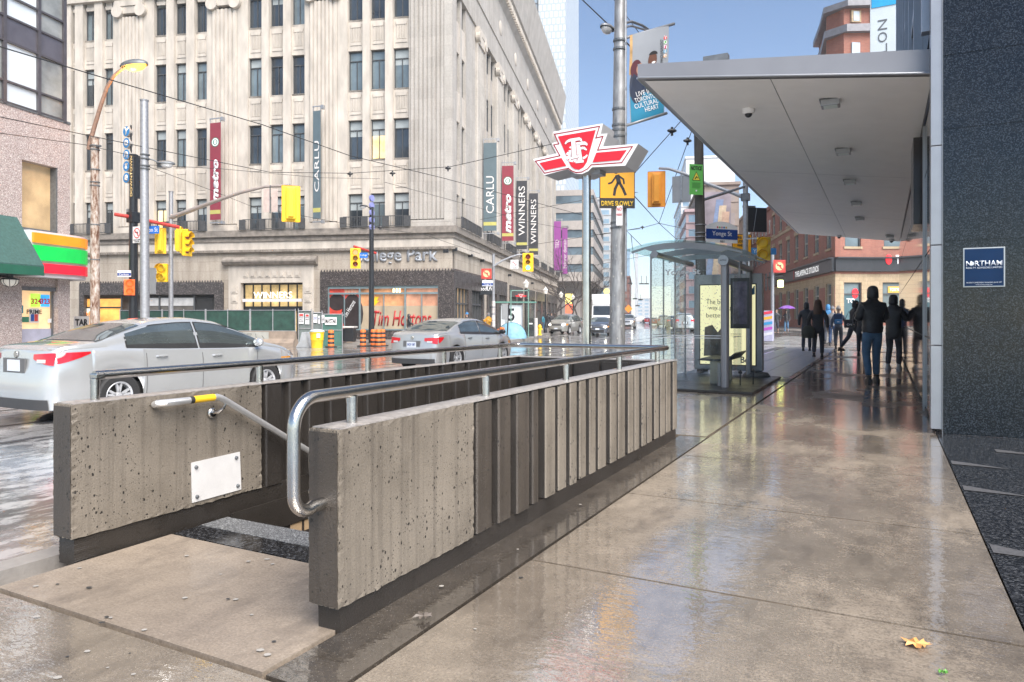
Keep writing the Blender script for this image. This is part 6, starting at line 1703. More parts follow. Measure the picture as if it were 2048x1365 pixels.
# ---- streaked steel utility pole
Yp = 10.5
pp = vth('utility_pole', 'tall streaked steel utility pole beside the subway sign', 'utility pole', 1233, Yp)
topz = 9.2
d_ = loc_of(pp, 1240, 0, Yp)
polem = M('pole_weathered', (.30, .30, .30), .42, .35, .55, 5, .003, 40, (3, 3, .8))
b = MB(); b.tube([(0, 0, 0), (.012, 0, 1.2), (.03, 0, 3.4), (d_.x, d_.y, d_.z), (d_.x+.02, d_.y, topz)], [.128, .112, .098, .078, .070], 22)
b.build('shaft', polem, pp, smooth=True)
b = MB()
for v in (447, 457, 352, 275, 262, 252, 220, 83, 100): rings(b, [zz(v, Yp, pp)], .103-.004*(CV-v)/100., x=.005+(d_.x)*min(1, (CV-v)/640.))
b.build('steel_bands', darkgalv, pp)
b = MB(); b.tube([(.135, .02, 1.6), (.135, .02, topz)], .017, 8)
for v in (450, 360, 270, 180, 90): b.box(.08, .15, 0, .04, zz(v, Yp, pp)-.015, zz(v, Yp, pp)+.015)
b.build('conduit', galv, pp)
rr = random.Random(8); b = MB()
for i in range(26):
    a = rr.uniform(-2.6, -.4); z = rr.uniform(.9, 2.3); s_ = rr.uniform(.004, .014); r_ = .1305-.0075*z
    c = Vector((r_*cos(a)+.008*z, r_*sin(a), z)); tx_ = Vector((-sin(a), cos(a), 0))
    b.poly([c+tx_*s_*cos(q)+Vector((0, 0, s_*1.2*sin(q)))*rr.uniform(.6, 1.3) for q in [k*pi/3 for k in range(6)]])
b.build('staples_and_scraps', M('paper_scrap', (.5, .48, .44), .7, 0, .2), pp)
b = MB(); Lh = loc_of(pp, 1216, 60, Yp+1.3)
def lamp_head(b, c, r, dr=(1, 0)):
    b.ell((c.x, c.y, c.z), (r, r*.6, r*.38), 18, 8, z0=-.1)
def cobra(parent, tip, root, m=galv, lit=False, s=.26, lensn='lens'):
    tip, root = Vector(tip), Vector(root); d = (tip-root); mid = root+d*.5+Vector((0, 0, d.length*.10))
    b = MB(); b.tube([root, root+d*.22+Vector((0, 0, d.length*.06)), mid, root+d*.8+Vector((0, 0, d.length*.07)), tip], .025, 10); b.build('lamp_arm', m, parent, smooth=True)
    dn = Vector((d.x, d.y, 0)).normalized(); ang = math.atan2(dn.y, dn.x)
    h_ = MB(); h_.ell((0, 0, 0), (s, s*.52, s*.34), 20, 10, z0=-.15); o = h_.build('lamp_head', m, parent, smooth=True); o.location = tip+dn*s*.7; o.rotation_euler[2] = ang
    g_ = MB(); g_.ell((s*.12, 0, -.02), (s*.66, s*.42, s*.46), 18, 8, z1=.05); l_ = g_.build(lensn, lampa if lit else clearlens, o, smooth=True); return o
lampa = M('sodium_lamp_lit', (1, .45, .05), .3, 0, 0, emit=2.2)
cobra(pp, loc_of(pp, 1222, 62, Yp+1.7), loc_of(pp, 1275, 60, Yp-.2) if False else loc_of(pp, 1300, 62, Yp+3.0), galv, s=.19)
b = MB(); b.tube([loc_of(pp, 1236, 58, Yp), loc_of(pp, 1262, 52, Yp+.9), loc_of(pp, 1300, 63, Yp+3.0)], .02, 8); b.build('lamp_stay', galv, pp, smooth=True)
# ---- street banner on the pole
bn = vth('street_banner', 'tall street banner with two smiling people above a blue field hanging from the steel pole', 'banner', 1262, Yp, base=0.)
BF = Fr(*at(1262, CV, Yp).xy, radians(22))
bn.rotation_euler[2] = BF.p
bp_ = lambda u, v: BF.px(u, v)
cr = [bp_(1261, 246), bp_(1330, 226), bp_(1338, 50), bp_(1259, 72)]
def warp(a, c):   # a across, c up
    x = (cr[0][0]*(1-a)+cr[1][0]*a)*(1-c)+(cr[3][0]*(1-a)+cr[2][0]*a)*c; z = (cr[0][1]*(1-a)+cr[1][1]*a)*(1-c)+(cr[3][1]*(1-a)+cr[2][1]*a)*c
    return (x, .03*sin(5*c+1.5*a)*.8, z)
def wpatch(a0, a1, c0, c1, off, n=6, m_=10):
    b = MB(); b.grid(lambda a, c: (lambda p: (p[0], p[1]-off, p[2]))(warp(a0+(a1-a0)*a, c0+(c1-c0)*c)), n, m_); return b
wpatch(0, 1, 0, 1, 0, 10, 30).build('cloth', M('banner_grey', (.28, .30, .33), .55, 0, .1, 2), bn, smooth=True)
wpatch(.02, .98, .0, .30, .004).build('blue_field', M('banner_blue', (.02, .20, .33), .5, 0, .15, 2), bn, smooth=True)
wpatch(.02, .80, .30, .42, .0045).build('slate_field', M('banner_slate', (.07, .12, .17), .5, 0, .3, 3), bn, smooth=True)
wpatch(-.02, .05, .55, 1., .005).build('gold_edge', M('banner_gold', (.45, .28, .12), .5, 0, .4, 6), bn, smooth=True)
def wdisc(a, c, ra, rc, off, m, nm, n=16, par=None, k0=0, k1=2*pi):
    b = MB(); P = []
    for i in range(n): p = warp(a+ra*cos(k0+(k1-k0)*i/n), c+rc*sin(k0+(k1-k0)*i/n)); P.append((p[0], p[1]-off, p[2]))
    b.poly(P); return b
# two people (printed): dark coats, faces, hair
b = wdisc(.55, .44, .22, .16, .006, None, ''); b.build('printed_coat', M('print_navy', (.02, .03, .06), .5, 0, .3, 6), bn)
b = wdisc(.20, .42, .20, .22, .0065, None, ''); b.build('printed_coat', M('print_navy', ), bn)
wdisc(.57, .645, .115, .088, .008, None, '').build('printed_face', M('print_skin_dark', (.13, .055, .035), .5, 0, .2, 8), bn)
wdisc(.58, .70, .115, .045, .0085, None, '', k1=pi).build('printed_hair', bluew, bn)
wdisc(.15, .60, .14, .10, .009, None, '').build('printed_hair', M('print_hair', (.09, .02, .03), .5, 0, .2), bn)
wdisc(.25, .585, .09, .062, .010, None, '').build('printed_face', M('print_skin', (.45, .24, .16), .5, 0, .15), bn)
wdisc(.60, .615, .05, .012, .0095, None, '').build('printed_smile', white, bn)
wdisc(.56, .52, .05, .05, .0092, None, '').build('printed_shirt', offw, bn)
for i, (c_, ch) in enumerate((((.7, .1, .1), 'Y'), ((.12, .45, .1), 'o'), ((.6, .08, .2), 'n'), ((.05, .3, .5), 'g'), ((.75, .35, .05), 'e'))):
    cc = .86-.052*i; wdisc(.90, cc, .045, .022, .006, None, '').build('printed_disc', M('disc_%d' % i, c_, .5, 0, 0), bn)
    p = warp(.90, cc); text(ch, h=.055, m=white, parent=bn, loc=(p[0], p[1]-.008, p[2]), ext=.001, rz=0)
def wtext(s_, a, c, wd, hh, m=white, rot=0., **k):
    p = warp(a, c); wfull = cr[1][0]-cr[0][0]; ang = math.atan2(cr[1][1]-cr[0][1], cr[1][0]-cr[0][0])
    return text(s_, w=wd*wfull, h=hh, m=m, parent=bn, loc=(p[0], p[1]-.012, p[2]), ext=.001, rot=rot if rot else ang, **k)
joinobjs([wtext('LIVE IN', .38, .305, .46, .068), wtext('TORONTO\'S', .46, .238, .72, .068), wtext('CULTURAL', .46, .170, .72, .068), wtext('HEART', .62, .102, .42, .068)], 'lettering')
wtext('DOWNTOWN', .80, .70, .62, .05, m=bluew, rot=-pi/2)
b = MB()
for (u0, v0), (u1, v1) in (((1243, 254), (1335, 226)), ((1243, 78), (1350, 47))):
    p, q = BF.px(u0, v0), BF.px(u1, v1); b.tube([(p[0], .02, p[1]), (q[0], .02, q[1])], .022, 8)
b.build('banner_arm', galv, bn, smooth=True)
b = MB(); p, q = BF.px(1245, 60), BF.px(1245, 262); 
# ---- pedestrian warning sign + small plate
SF2 = Fr(*at(1236, CV, Yp-.16).xy, radians(3))
ps = frthing('pedestrian_sign', 'yellow pedestrian crossing sign reading drive slowly on the steel pole', 'sign', SF2)
def pq_(fr, u0, u1, v0, v1): return fr.x(u0), fr.x(u1), fr.z((u0+u1)/2, v1), fr.z((u0+u1)/2, v0)
x0, x1, z0, z1 = pq_(SF2, 1199, 1270, 324, 417)
MB().box(x0, x1, -.0, .012, z0, z1).build('backing', bluew, ps, bevel=.004)
zc2 = SF2.z(1236, 398)
MB().box(x0+.012, x1-.012, -.004, -.0005, zc2+.01, z1-.012).build('yellow_field', M('sign_amber', (.90, .42, .01), .35, 0, .03), ps)
lettering([('DRIVE SLOWLY', (x0+x1)/2, (z0+zc2)/2, (x1-x0)*.90, .072)], M('text_yellow', (.85, .55, .05), .4, 0, 0), ps, y=-.004, bold=.02)
cxp = (x0+x1)/2; zh = SF2.z(1229, 345); u1 = (x1-x0)/10
b = MB(); b.lathe([(0, 0), (.036, 0), (.036, .003), (0, .003)], (cxp-.02, -.008, SF2.z(1229, 343)), 16, axis='y')
def st2(pts, w_):
    P = [Vector((cxp+a*u1, -.0062, SF2.z(1236, v))) for a, v in pts]
    for a, c in zip(P[:-1], P[1:]):
        d = (c-a).normalized(); n_ = Vector((-d.z, 0, d.x))*w_; b.poly([a-n_-d*w_*.4, c-n_+d*w_*.4, c+n_+d*w_*.4, a+n_-d*w_*.4])
st2([(0, 352), (.5, 367)], .032); st2([(-.4, 354), (-1.6, 366), (-2.5, 368)], .013); st2([(.5, 353), (1.7, 359), (1.9, 368)], .013); st2([(.2, 366), (-.6, 378), (-.9, 391)], .020); st2([(.6, 366), (1.6, 378), (2.3, 390)], .020)
b.build('walking_figure', bluew, ps)
sp = frthing('parking_plate', 'small white regulation plate below the yellow pedestrian sign', 'sign', Fr(*at(1236, CV, Yp-.165).xy, radians(-12)))
x0, x1, z0, z1 = pq_(SF2, 1232, 1241, 412, 452); MB().box(x0, x1+.03, 0, .01, z0, z1).build('plate', white, sp, bevel=.008)
lettering([('NO', (x0+x1)/2+.015, z1-.05, .07, .05), ('PARKING', (x0+x1)/2+.015, z1-.13, .08, .03)], redface, sp, y=-.003)
# ---- bus shelter (street frame)
shx, shy = S(12.25, -2.37)
sh = thing('bus_shelter', 'glass bus shelter with a curved roof and grey steel posts at the kerb', 'bus shelter', (shx, shy, 0), -A1)
shg = M('shelter_grey', (.30, .295, .31), .35, .4, .1, 3)
SX = Fr(shx, shy, -A1)
clear = glassmat('shelter_glass', (.975, .992, .988), .0, drops=True); clear2 = glassmat('shelter_roof_glass', (.84, .96, .93), .02)
Ld = 2.6
def roofz(n): # n = street coordinate
    t_ = (n+3.95)/1.85; return 2.43+.46*t_-.62*t_*t_ if False else 2.40+.115*(1-((n+3.25)/.72)**2) if n < -3.25 else 2.515-.20*((n+3.25)/1.16)**2*.98
def rib(y0, y1, zo, th, n0=-3.99, n1=-2.08, k=16):
    b = MB()
    P = [(n0+(n1-n0)*i/k+2.37, roofz(n0+(n1-n0)*i/k)+zo) for i in range(k+1)]
    b.prism(P+[(x, z-th*(1 if 2 < i < k-2 else .35)) for i, (x, z) in reversed(list(enumerate(P)))], y0, y1, plane='xz'); return b
b = rib(-.22, Ld+.1, .028, .012, -4.05, -1.98); b.build('roof_glass', clear2, sh)
for y_ in (-.05, 1.2, 2.42): rib(y_, y_+.05, .0, .10).build('roof_rib', shg, sh)
b = MB(); b.tube([(0, -.14, 2.17), (0, Ld-.05, 2.17)], .062, 20); b.build('roof_tube', shg, sh, smooth=True)
b = MB(); b.lathe([(0, -.012), (.085, -.012), (.09, 0), (.0, .0)], (0, -.145, 2.17), 24, axis='y'); b.build('end_cap', alum, sh)
text('ASTRAL', w=.11, h=.02, m=bluew, parent=sh, loc=(0, -.16, 2.17))
b = MB(); b.tube([(-1.17, -.14, 2.32), (-1.17, Ld-.05, 2.32)], .05, 16); b.lathe([(0, -.012), (.062, -.012), (.065, 0), (.0, .0)], (-1.17, -.145, 2.32), 24, axis='y'); b.build('roof_tube', shg, sh, smooth=True)
b = MB(); b.tube([(0, 0, 0.015), (0, 0, 2.16)], .068, 24); b.lathe([(.14, .0), (.14, .02), (.07, .03)], (0, 0, 0), 24); b.build('post', shg, sh, smooth=True)
b = MB(); b.tube([(.0, Ld-.2, 0.015), (.0, Ld-.2, 2.16)], .06, 24); b.build('post', shg, sh, smooth=True)
def pane(x0, x1, y0, y1, z0, z1, nm='glass_pane'): MB().box(x0, x1, y0, y1, z0, z1).build(nm, clear, sh)
pane(-1.27, -.07, 0.0, .008, .12, 2.28)
for a, c in ((.0, .80), (.82, 1.62), (1.64, 2.44)): pane(-1.278, -1.272, a, c, .12, 2.32)
pane(-.004, .004, .75, 1.55, .12, 2.05)
b = MB()
for y_ in (0., .81, 1.63, 2.45): b.box(-1.29, -1.265, y_-.012, y_+.012, 0, 2.34)
b.box(-.86, -.845, -.006, .014, 0.02, 2.2); b.build('glazing_post', shg, sh)
b = MB()
for zq in (.86, .90): b.box(-1.27, -.07, -.006, -.001, zq, zq+.012); b.box(-1.285, -1.28, 0, 2.44, zq, zq+.012)
b.box(-.006, .0, .75, 1.55, .86, .872); b.build('white_bands', white, sh)
lettering([('Yonge St', -.72, 1.99, .62, .13)], M('letter_offwhite', (.75, .76, .74), .4, 0, 0), sh, y=-.006, bold=.03)
MB().box(-1.45, .55, -.65, Ld+.15, .0, .045).build('base_slab', concd, sh, bevel=.01)
b = MB(); b.tube([(-.1, .12, .05), (-.1, .12, .44)], .05, 12); b.build('bench_leg', shg, sh)
# bench: a thing of its own
be = thing('bench', 'dark perch bench with a pale steel pedestal inside the glass shelter', 'bench', (*S(12.6, -2.62), .045), -A1)
b = MB(); b.prism([(-.30, .42), (-.22, .46), (.0, .445), (.22, .46), (.34, .56), (.36, .55), (.25, .425), (.0, .405), (-.22, .415)], -.0, 1.1, plane='xz'); b.build('seat', M('bench_dark', (.05, .055, .065), .35, .2, .2), be)
for y_ in (.1, .9): MB().box(-.10, .12, y_, y_+.1, 0, .41).build('leg', M('bench_steel', (.35, .33, .28), .3, .6, .2), be, bevel=.01)
# advertisement case
ac = thing('advertising_case', 'lit cream advertising case with a blue stripe at the far end of the shelter', 'advertising display', (*S(14.7, -2.13), 0), -A1)
AF = Fr(*S(14.7, -2.13), -A1)
xl, xr_ = AF.x(1388), AF.x(1525); zt_, zb_ = AF.z(1480, 548), AF.z(1480, 742)
MB().box(xl, xr_, 0, .20, zb_, zt_).build('case', shg, ac, bevel=.02)
gx0, gx1, gz0, gz1 = AF.x(1401), AF.x(1511), AF.z(1480, 730), AF.z(1480, 570)
MB().box(gx0-.02, gx1+.02, -.012, -.001, gz0-.02, gz1+.02).build('inner_rim', blackp, ac)
MB().box(gx0, gx1, -.018, -.0125, gz0, gz1).build('poster', M('poster_cream', (.80, .74, .42), .3, 0, .03, 1, emit=.4), ac)
b = MB(); P = lambda L_: [(AF.px(u, v)[0], AF.px(u, v)[1]) for u, v in L_]
b.prism(P([(1480, 571), (1488, 595), (1510, 589), (1510, 572), (1508, 572), (1506, 577), (1494, 580), (1490, 571)]), -.024, -.019); b.build('blue_stripe', M('stripe_teal', (.03, .16, .30), .4, 0, 0), ac)
b = MB(); b.prism(P([(1410, 655), (1425, 650), (1436, 665), (1444, 655), (1455, 668), (1458, 712), (1408, 712)]), -.024, -.019); b.build('printed_figures', M('print_dim', (.16, .13, .10), .5, 0, .6, 5), ac)
tk_ = M('poster_ink', (.10, .12, .10), .5, 0, 0)
lettering([('The best', AF.x(1434), AF.z(1434, 604), .42, .10), ('way just got', AF.x(1446), AF.z(1446, 617), .58, .10), ('better.', AF.x(1431), AF.z(1431, 631), .36, .09)], tk_, ac, y=-.024)
lettering([('Bell', AF.x(1493), AF.z(1493, 720), .22, .13)], M('ink_navy', (.01, .05, .14), .4, 0, 0), ac, y=-.024, bold=.02)
lettering([('network in the', AF.x(1472), AF.z(1472, 668), .2, .03), ('TTC subway.', AF.x(1470), AF.z(1470, 673), .17, .03)], tk_, ac, y=-.024)
b = MB(); b.lathe([(.26, .0), (.26, .07), (.22, .12), (.1, .14)], (AF.x(1511), .1, 0), 20); b.build('foot', M('foot_stone', (.14, .13, .12), .5, 0, .3), ac, smooth=True)
MB().box(AF.x(1500), AF.x(1518), .05, .15, .1, zb_).build('leg', shg, ac)
rs = thing('route_map_board', 'black route board hanging behind the near shelter post', 'notice board', (*S(13.1, -2.37), 0), -A1)
MB().box(-.07, .26, 0, .03, 1.02, 1.92).build('board', blackp, rs); MB().box(-.03, .22, -.004, -.001, 1.1, 1.86).build('map', M('map_dark', (.10, .09, .13), .2, 0, .7, 6), rs)
MB().box(.07, .10, .0, .04, 1.92, 2.2).build('hanger', shg, rs); 
ks = thing('kerb_post', 'pair of thin black posts on the shelter slab', 'post', (*S(12.7, -2.2), .045), -A1)
b = MB()
for x_, y_ in ((0, 0), (.16, .35)): b.tube([(x_, y_, 0), (x_, y_, .26)], .012, 8); b.box(x_-.03, x_+.03, y_-.02, y_+.02, .2, .24)
b.build('rods', blackp, ks)
# ---------------------------------------------------------------- traffic signals
redlens = M('lens_red', (.25, .02, .02), .2, 0, .1, 8, coat=1); grnlit = M('lens_green_lit', (.1, .9, .75), .3, 0, 0, emit=2.5); amb = M('lens_amber_dim', (.3, .16, .02), .2, 0, .1, 8, coat=1)
redlit = M('lens_red_lit', (1, .12, .05), .3, 0, 0, emit=2.2)
def signal(name, label, u, v, Y, h, face, lit=1, back=True, mat=yel, n=3, group=None, wdt=.48):
    """face = direction (radians, world) the lenses look at; h = height of the head"""
    p = at(u, v, Y); t = thing(name, label, 'traffic light', p, face+pi/2, group)
    w_ = h*wdt/1.0*.5; k = h/n
    if back: MB().box(-w_*1.25, w_*1.25, -.01, .01, -h*.56, h*.56).build('backboard', mat, t, bevel=.03*h)
    b = MB(); b.box(-w_*.62, w_*.62, .011, .17*h+.02, -h*.48, h*.48); b.build('housing', mat, t, bevel=.02*h)
    b = MB(); b.box(-w_*.36, w_*.36, .17*h+.022, .23*h+.02, -h*.42, h*.42); b.build('rear_box', mat, t, bevel=.01)
    for i in range(n):
        zc = h*.48-k*(i+.5)*.97; r = k*.36*(1.15 if i == 0 else 1)
        m = (redlens, amb, grnlit if lit == 1 else redlens)[min(i, 2)]
        if lit == 2 and i == 0: m = redlit
        if n == 2: m = mat
        MB().ell((0, -.02, zc), (r, .04*h, r), 16, 8).build('lens', m, t, smooth=True)
        q = MB(); q.lathe([(r*1.12, 0), (r*1.18, -.26*h)], (0, -.01, zc), 18, axis='y', a0=radians(-20), a1=radians(200)); q.build('visor', mat, t)
    return t
def pole(name, label, u, Y, vtop, r0, r1, mat, seg=16, base=None, cap=True, cat='pole', group=None, lean=0):
    t = vth(name, label, cat, u, Y, base=base, group=group); zt = zz(vtop, Y, t)
    b = MB(); b.tube([(0, 0, 0), (lean*.5, 0, zt*.5), (lean, 0, zt)], [r0, (r0+r1)/2, r1], seg)
    if cap: b.lathe([(r1+.01, zt-.05), (r1+.02, zt), (0, zt+.02)], (lean, 0, 0), seg)
    b.build('shaft', mat, t, smooth=True); return t
# ---- right hand group
Yb = 16.0
bpz = pole('wood_pole', 'dark weathered utility pole behind the shelter carrying the green notice', 1405, Yb, 200, .125, .10, wood, lean=-.10)
b = MB()
for v in (490, 484, 474, 466, 450): b.lathe([(.128, -.008), (.131, 0), (.128, .008)], (-.05, 0, zz(v, Yb, bpz)), 16)
b.build('steel_band', galv, bpz)
nf = Fr(*at(1393, CV, Yb-.2).xy, radians(14)); nn = frthing('notice_sign', 'green camera notice sign with a yellow triangle on the dark pole', 'sign', nf)
x0, x1, z0, z1 = nf.x(1379), nf.x(1406), nf.z(1392, 390), nf.z(1392, 329)
MB().box(x0, x1, 0, .008, z0, z1).build('plate', M('notice_green', (.16, .55, .12), .4, 0, .05), nn)
lettering([('NOTICE', (x0+x1)/2, z1-.085, (x1-x0)*.80, .09)], bluew, nn, y=-.003, bold=.025)
b = MB(); xm = (x0+x1)/2; b.prism([(xm-.10, z1-.36), (xm+.10, z1-.36), (xm, z1-.16)], -.004, -.001); b.build('triangle', bluew, nn)
b = MB(); b.prism([(xm-.082, z1-.35), (xm+.082, z1-.35), (xm, z1-.185)], -.0065, -.0045); b.build('triangle_field', M('tri_yellow', (.85, .70, .08), .4, 0, 0), nn)
b = MB(); b.prism([(xm-.045, z1-.325), (xm-.03, z1-.34), (xm+.02, z1-.275), (xm+.0, z1-.262)], -.009, -.007); b.prism([(xm+.01, z1-.30), (xm+.05, z1-.315), (xm+.05, z1-.30), (xm+.02, z1-.29)], -.009, -.007); b.build('camera_symbol', bluew, nn)
b = MB()
for i in range(6): b.box(xm-.11+.01*(i % 2), xm+.11-.012*(i % 3), -.003, -.001, z1-.42-.022*i, z1-.413-.022*i)
b.build('small_print', M('print_green', (.04, .18, .04), .5), nn); MB().lathe([(0, 0), (.02, 0), (.02, .002), (0, .002)], (xm, -.003, z0+.09), 14, axis='y').build('round_mark', white, nn)
Ys = 21.
tp = pole('signal_pole', 'grey signal pole beyond the shelter carrying the mast arm over the street', 1491, Ys, 355, .085, .075, galv)
SG = lambda u, v, Y: loc_of(tp, u, v, Y)
b = MB(); b.tube([SG(1489, 396, Ys), SG(1470, 388, Ys+.2), SG(1415, 368, Ys+.6), SG(1372, 349, Ys+.9), SG(1338, 338, Ys+1.1), SG(1318, 337, Ys+1.25)], [.06, .055, .05, .045, .042, .04], 12); b.build('mast_arm', galv, tp, smooth=True)
b = MB(); b.tube([SG(1489, 374, Ys), SG(1404, 401, Ys-4.6)], .035, 10); b.build('stay_arm', darkgalv, tp, smooth=True)
MB().box(-.12, .12, -.1, .1, zz(402, Ys, tp), zz(388, Ys, tp)).build('arm_clamp', darkgalv, tp)
FW = -A1+pi/2    # direction away from the camera along Carlton
signal('traffic_light', 'orange backed traffic light seen from behind hanging above the street', 1313, 379, Ys+1.25, 1.0, pi/2-.2, mat=amber, wdt=.44)
t = thing('regulation_board', 'blank grey back of a sign board hanging between the orange traffic light and green notice', 'sign', at(1363, 378, Ys+.95), -A1)
MB().box(-.29, .29, 0, .012, -.42, .40).build('board', M('board_grey', (.30, .31, .32), .5, .3, .1), t, bevel=.01); MB().box(-.02, .02, -.03, -.001, -.36, .5).build('strut', galv, t)
# street name sign
NF = Fr(*at(1412, CV, Yb+2).xy, radians(20)); ns_ = frthing('street_name_sign', 'arched white and blue street name sign reading Yonge St beside the dark pole', 'street sign', NF)
a_ = NF.px(1412, 451); c_ = NF.px(1475, 451); x0, x1 = a_[0], c_[0]; zb0, zb1 = NF.z(1444, 479), NF.z(1444, 459)
P = [(x0, NF.z(1444, 486)), (x1, NF.z(1444, 486)), (x1, NF.z(1444, 453))]+[(x1+(x0-x1)*i/10, NF.z(1444, 453)+.12*sin(pi*i/10)) for i in range(1, 10)]+[(x0, NF.z(1444, 453))]
MB().prism(P, 0, .012).build('plate', white, ns_); MB().box(x0, x1, -.004, -.0005, zb0, zb1).build('blue_field', M('name_blue', (.01, .05, .24), .4, 0, .03), ns_)
lettering([('Yonge St', (x0+x1)/2, (zb0+zb1)/2, (x1-x0)*.62, .15)], white, ns_, y=-.008); lettering([('461', (x0+x1)/2, NF.z(1444, 483), .13, .055)], bluew, ns_, y=-.004)
for i, c_ in enumerate(((.6, .1, .1), (.15, .45, .12), (.55, .2, .3), (.03, .2, .4), (.7, .4, .06))):
    q = MB(); q.lathe([(0, 0), (.026, 0), (.026, .003), (0, .003)], ((x0+x1)/2-.13+.065*i, -.004, NF.z(1444, 455.5)), 12, axis='y'); q.build('coloured_dot', M('dot_%d' % i, c_, .5, 0, 0), ns_)
# curb lane sign
KF = Fr(*at(1480, CV, 22).xy, radians(12)); kn = frthing('lane_closure_sign', 'orange curb lane closure sign behind the shelter roof', 'sign', KF)
x0, x1, z0, z1 = KF.x(1464), KF.x(1503), KF.z(1482, 517), KF.z(1482, 469)
MB().box(x0, x1, 0, .01, z0, z1).build('plate', bluew, kn); MB().box(x0+.02, x1-.02, -.004, -.0005, z0+.02, z1-.02).build('orange_field', M('field_orange', (.85, .40, .01), .4, 0, .03), kn)
W_ = x1-x0; xm = (x0+x1)/2; lettering([('CURB LANE', xm, z1-.10, W_*.82, .075), ('CLOSURE', xm, z1-.22, W_*.66, .075), ('AHEAD', xm, z1-.34, W_*.5, .075), ('SLOW', xm, z1-.50, W_*.46, .08), ('DOWN', xm, z1-.64, W_*.46, .08)], bluew, kn, y=-.007, bold=.015)
MB().box(xm-.04, xm+.04, .02, .08, -H*0, z1).build('post', darkgalv, kn)
t = signal('pedestrian_signal', 'yellow two lens signal housing seen from the front on the grey signal pole', 1527, 498, Ys-.5, .70, -pi/2-A1, n=2, back=False, wdt=.85)
MB().box(-.55, 0, .06, .10, .3, .34).build('bracket', galv, t)
for (u, v, Y, lab) in ((1513, 440, Ys, 'black square signal panel hanging under the canopy edge'),):
    t = thing('display_panel', lab, 'sign', at(u, v, Y), radians(10)); MB().box(-.33, .33, 0, .05, -.36, .36).build('panel', blackp, t, bevel=.01)
    b = MB(); b.tube([(-.3, -.01, -.3), (-.28, -.015, .3)], .006, 5); b.tube([(-.1, -.01, -.34), (0, -.015, .34)], .006, 5); b.build('streak_wires', galv, t); MB().box(-.4, .0, .05, .09, .36, .42).build('bracket', darkgalv, t)
t = thing('street_name_sign', 'small blue street sign partly hidden behind the yellow two lens signal', 'street sign', at(1526, 503, Ys+3), radians(8)); MB().box(-.42, .48, 0, .01, -.11, .11).build('plate', M('name_blue_pale', (.05, .22, .5), .4, 0, .1), t); lettering([('Yo', -.25, 0, .2, .12)], white, t, y=-.004)
def noturn(name, label, u, v, Y, s, rz, red=True, group=None):
    t = thing(name, label, 'sign', at(u, v, Y), rz, group)
    MB().box(-s/2, s/2, 0, .012, -s/2*(1 if red else 1.25), s/2).build('plate', redp if red else white, t, bevel=.01)
    zc = 0 if red else .04*s
    r = s*.40 if red else s*.36
    q = MB(); q.lathe([(0, 0), (r, 0), (r, .003), (0, .003)], (0, -.0045, zc), 24, axis='y'); q.build('disc', M('disc_peach', (.85, .5, .25), .4, 0, 0, emit=.1) if red else white, t)
    q = MB(); q.lathe([(r*.82, -.002), (r*.98, -.002)], (0, -.006, zc), 24, axis='y', cap=False); q.prism([(-r*.62, r*.5+zc), (-r*.5, r*.62+zc), (r*.62, -r*.5+zc), (r*.5, -r*.62+zc)], -.012, -.010); q.build('prohibition_ring', redface, t)
    q = MB(); q.box(-r*.08+r*.25, r*.08+r*.25, -.009, -.007, -r*.5+zc, r*.2+zc); q.box(-r*.3, r*.33, -.0095, -.0072, r*.1+zc, r*.25+zc); q.prism([(-r*.3, r*.0+zc), (-r*.3, r*.36+zc), (-r*.58, r*.18+zc)], -.009, -.007); q.build('turn_arrow', bluew, t)
    if not red: lettering([('7:00AM-6:00PM', 0, -s*.42, s*.8, s*.09), ('MON-FRI', 0, -s*.54, s*.5, s*.08)], bluew, t, y=-.004)
    return t
noturn('prohibition_sign', 'red square no turn sign on the pole at the far right corner', 1559, 533, 38, .68, radians(5))
t = vth('street_light_post', 'grey post on the far corner carrying the red no turn sign', 'pole', 1545, 38.3); MB().tube([(0, 0, 0), (0, 0, zz(500, 38.3, t))], .085, 12).build('shaft', galv, t, smooth=True)
t = thing('lantern', 'glowing yellow green wall lantern under the dark fascia', 'lamp', at(1561, 568, 50), 0); MB().box(-.16, .16, -.16, .16, -.25, .25).build('glass', M('lantern_lit', (.8, .95, .25), .3, 0, 0, emit=3), t, bevel=.05); MB().box(-.2, .2, -.2, .2, .255, .32).build('cap', blackp, t); MB().box(-.6, .2, -.03, .03, .5, .56).build('bracket', blackp, t)
t = vth('utility_box', 'waist high street cabinet wrapped in rainbow bands on the far corner', 'cabinet', 1531, 36, rz=-A1)
b = MB(); b.box(-.33, .33, 0, .5, 0, 1.55); b.build('cabinet', M('wrap_base', (.45, .45, .6), .4, 0, .3, 2), t, bevel=.02)
for i_, c_ in enumerate(((.75, .06, .10), (.85, .45, .05), (.05, .3, .6), (.5, .1, .5), (.7, .7, .75))): MB().prism([(-.33, 1.3-.27*i_), (.33, 1.42-.27*i_), (.33, 1.56-.27*i_), (-.33, 1.44-.27*i_)], -.008-.001*i_, -.002).build('colour_band', M('wrap_%d' % i_, c_, .4, 0, .1), t)
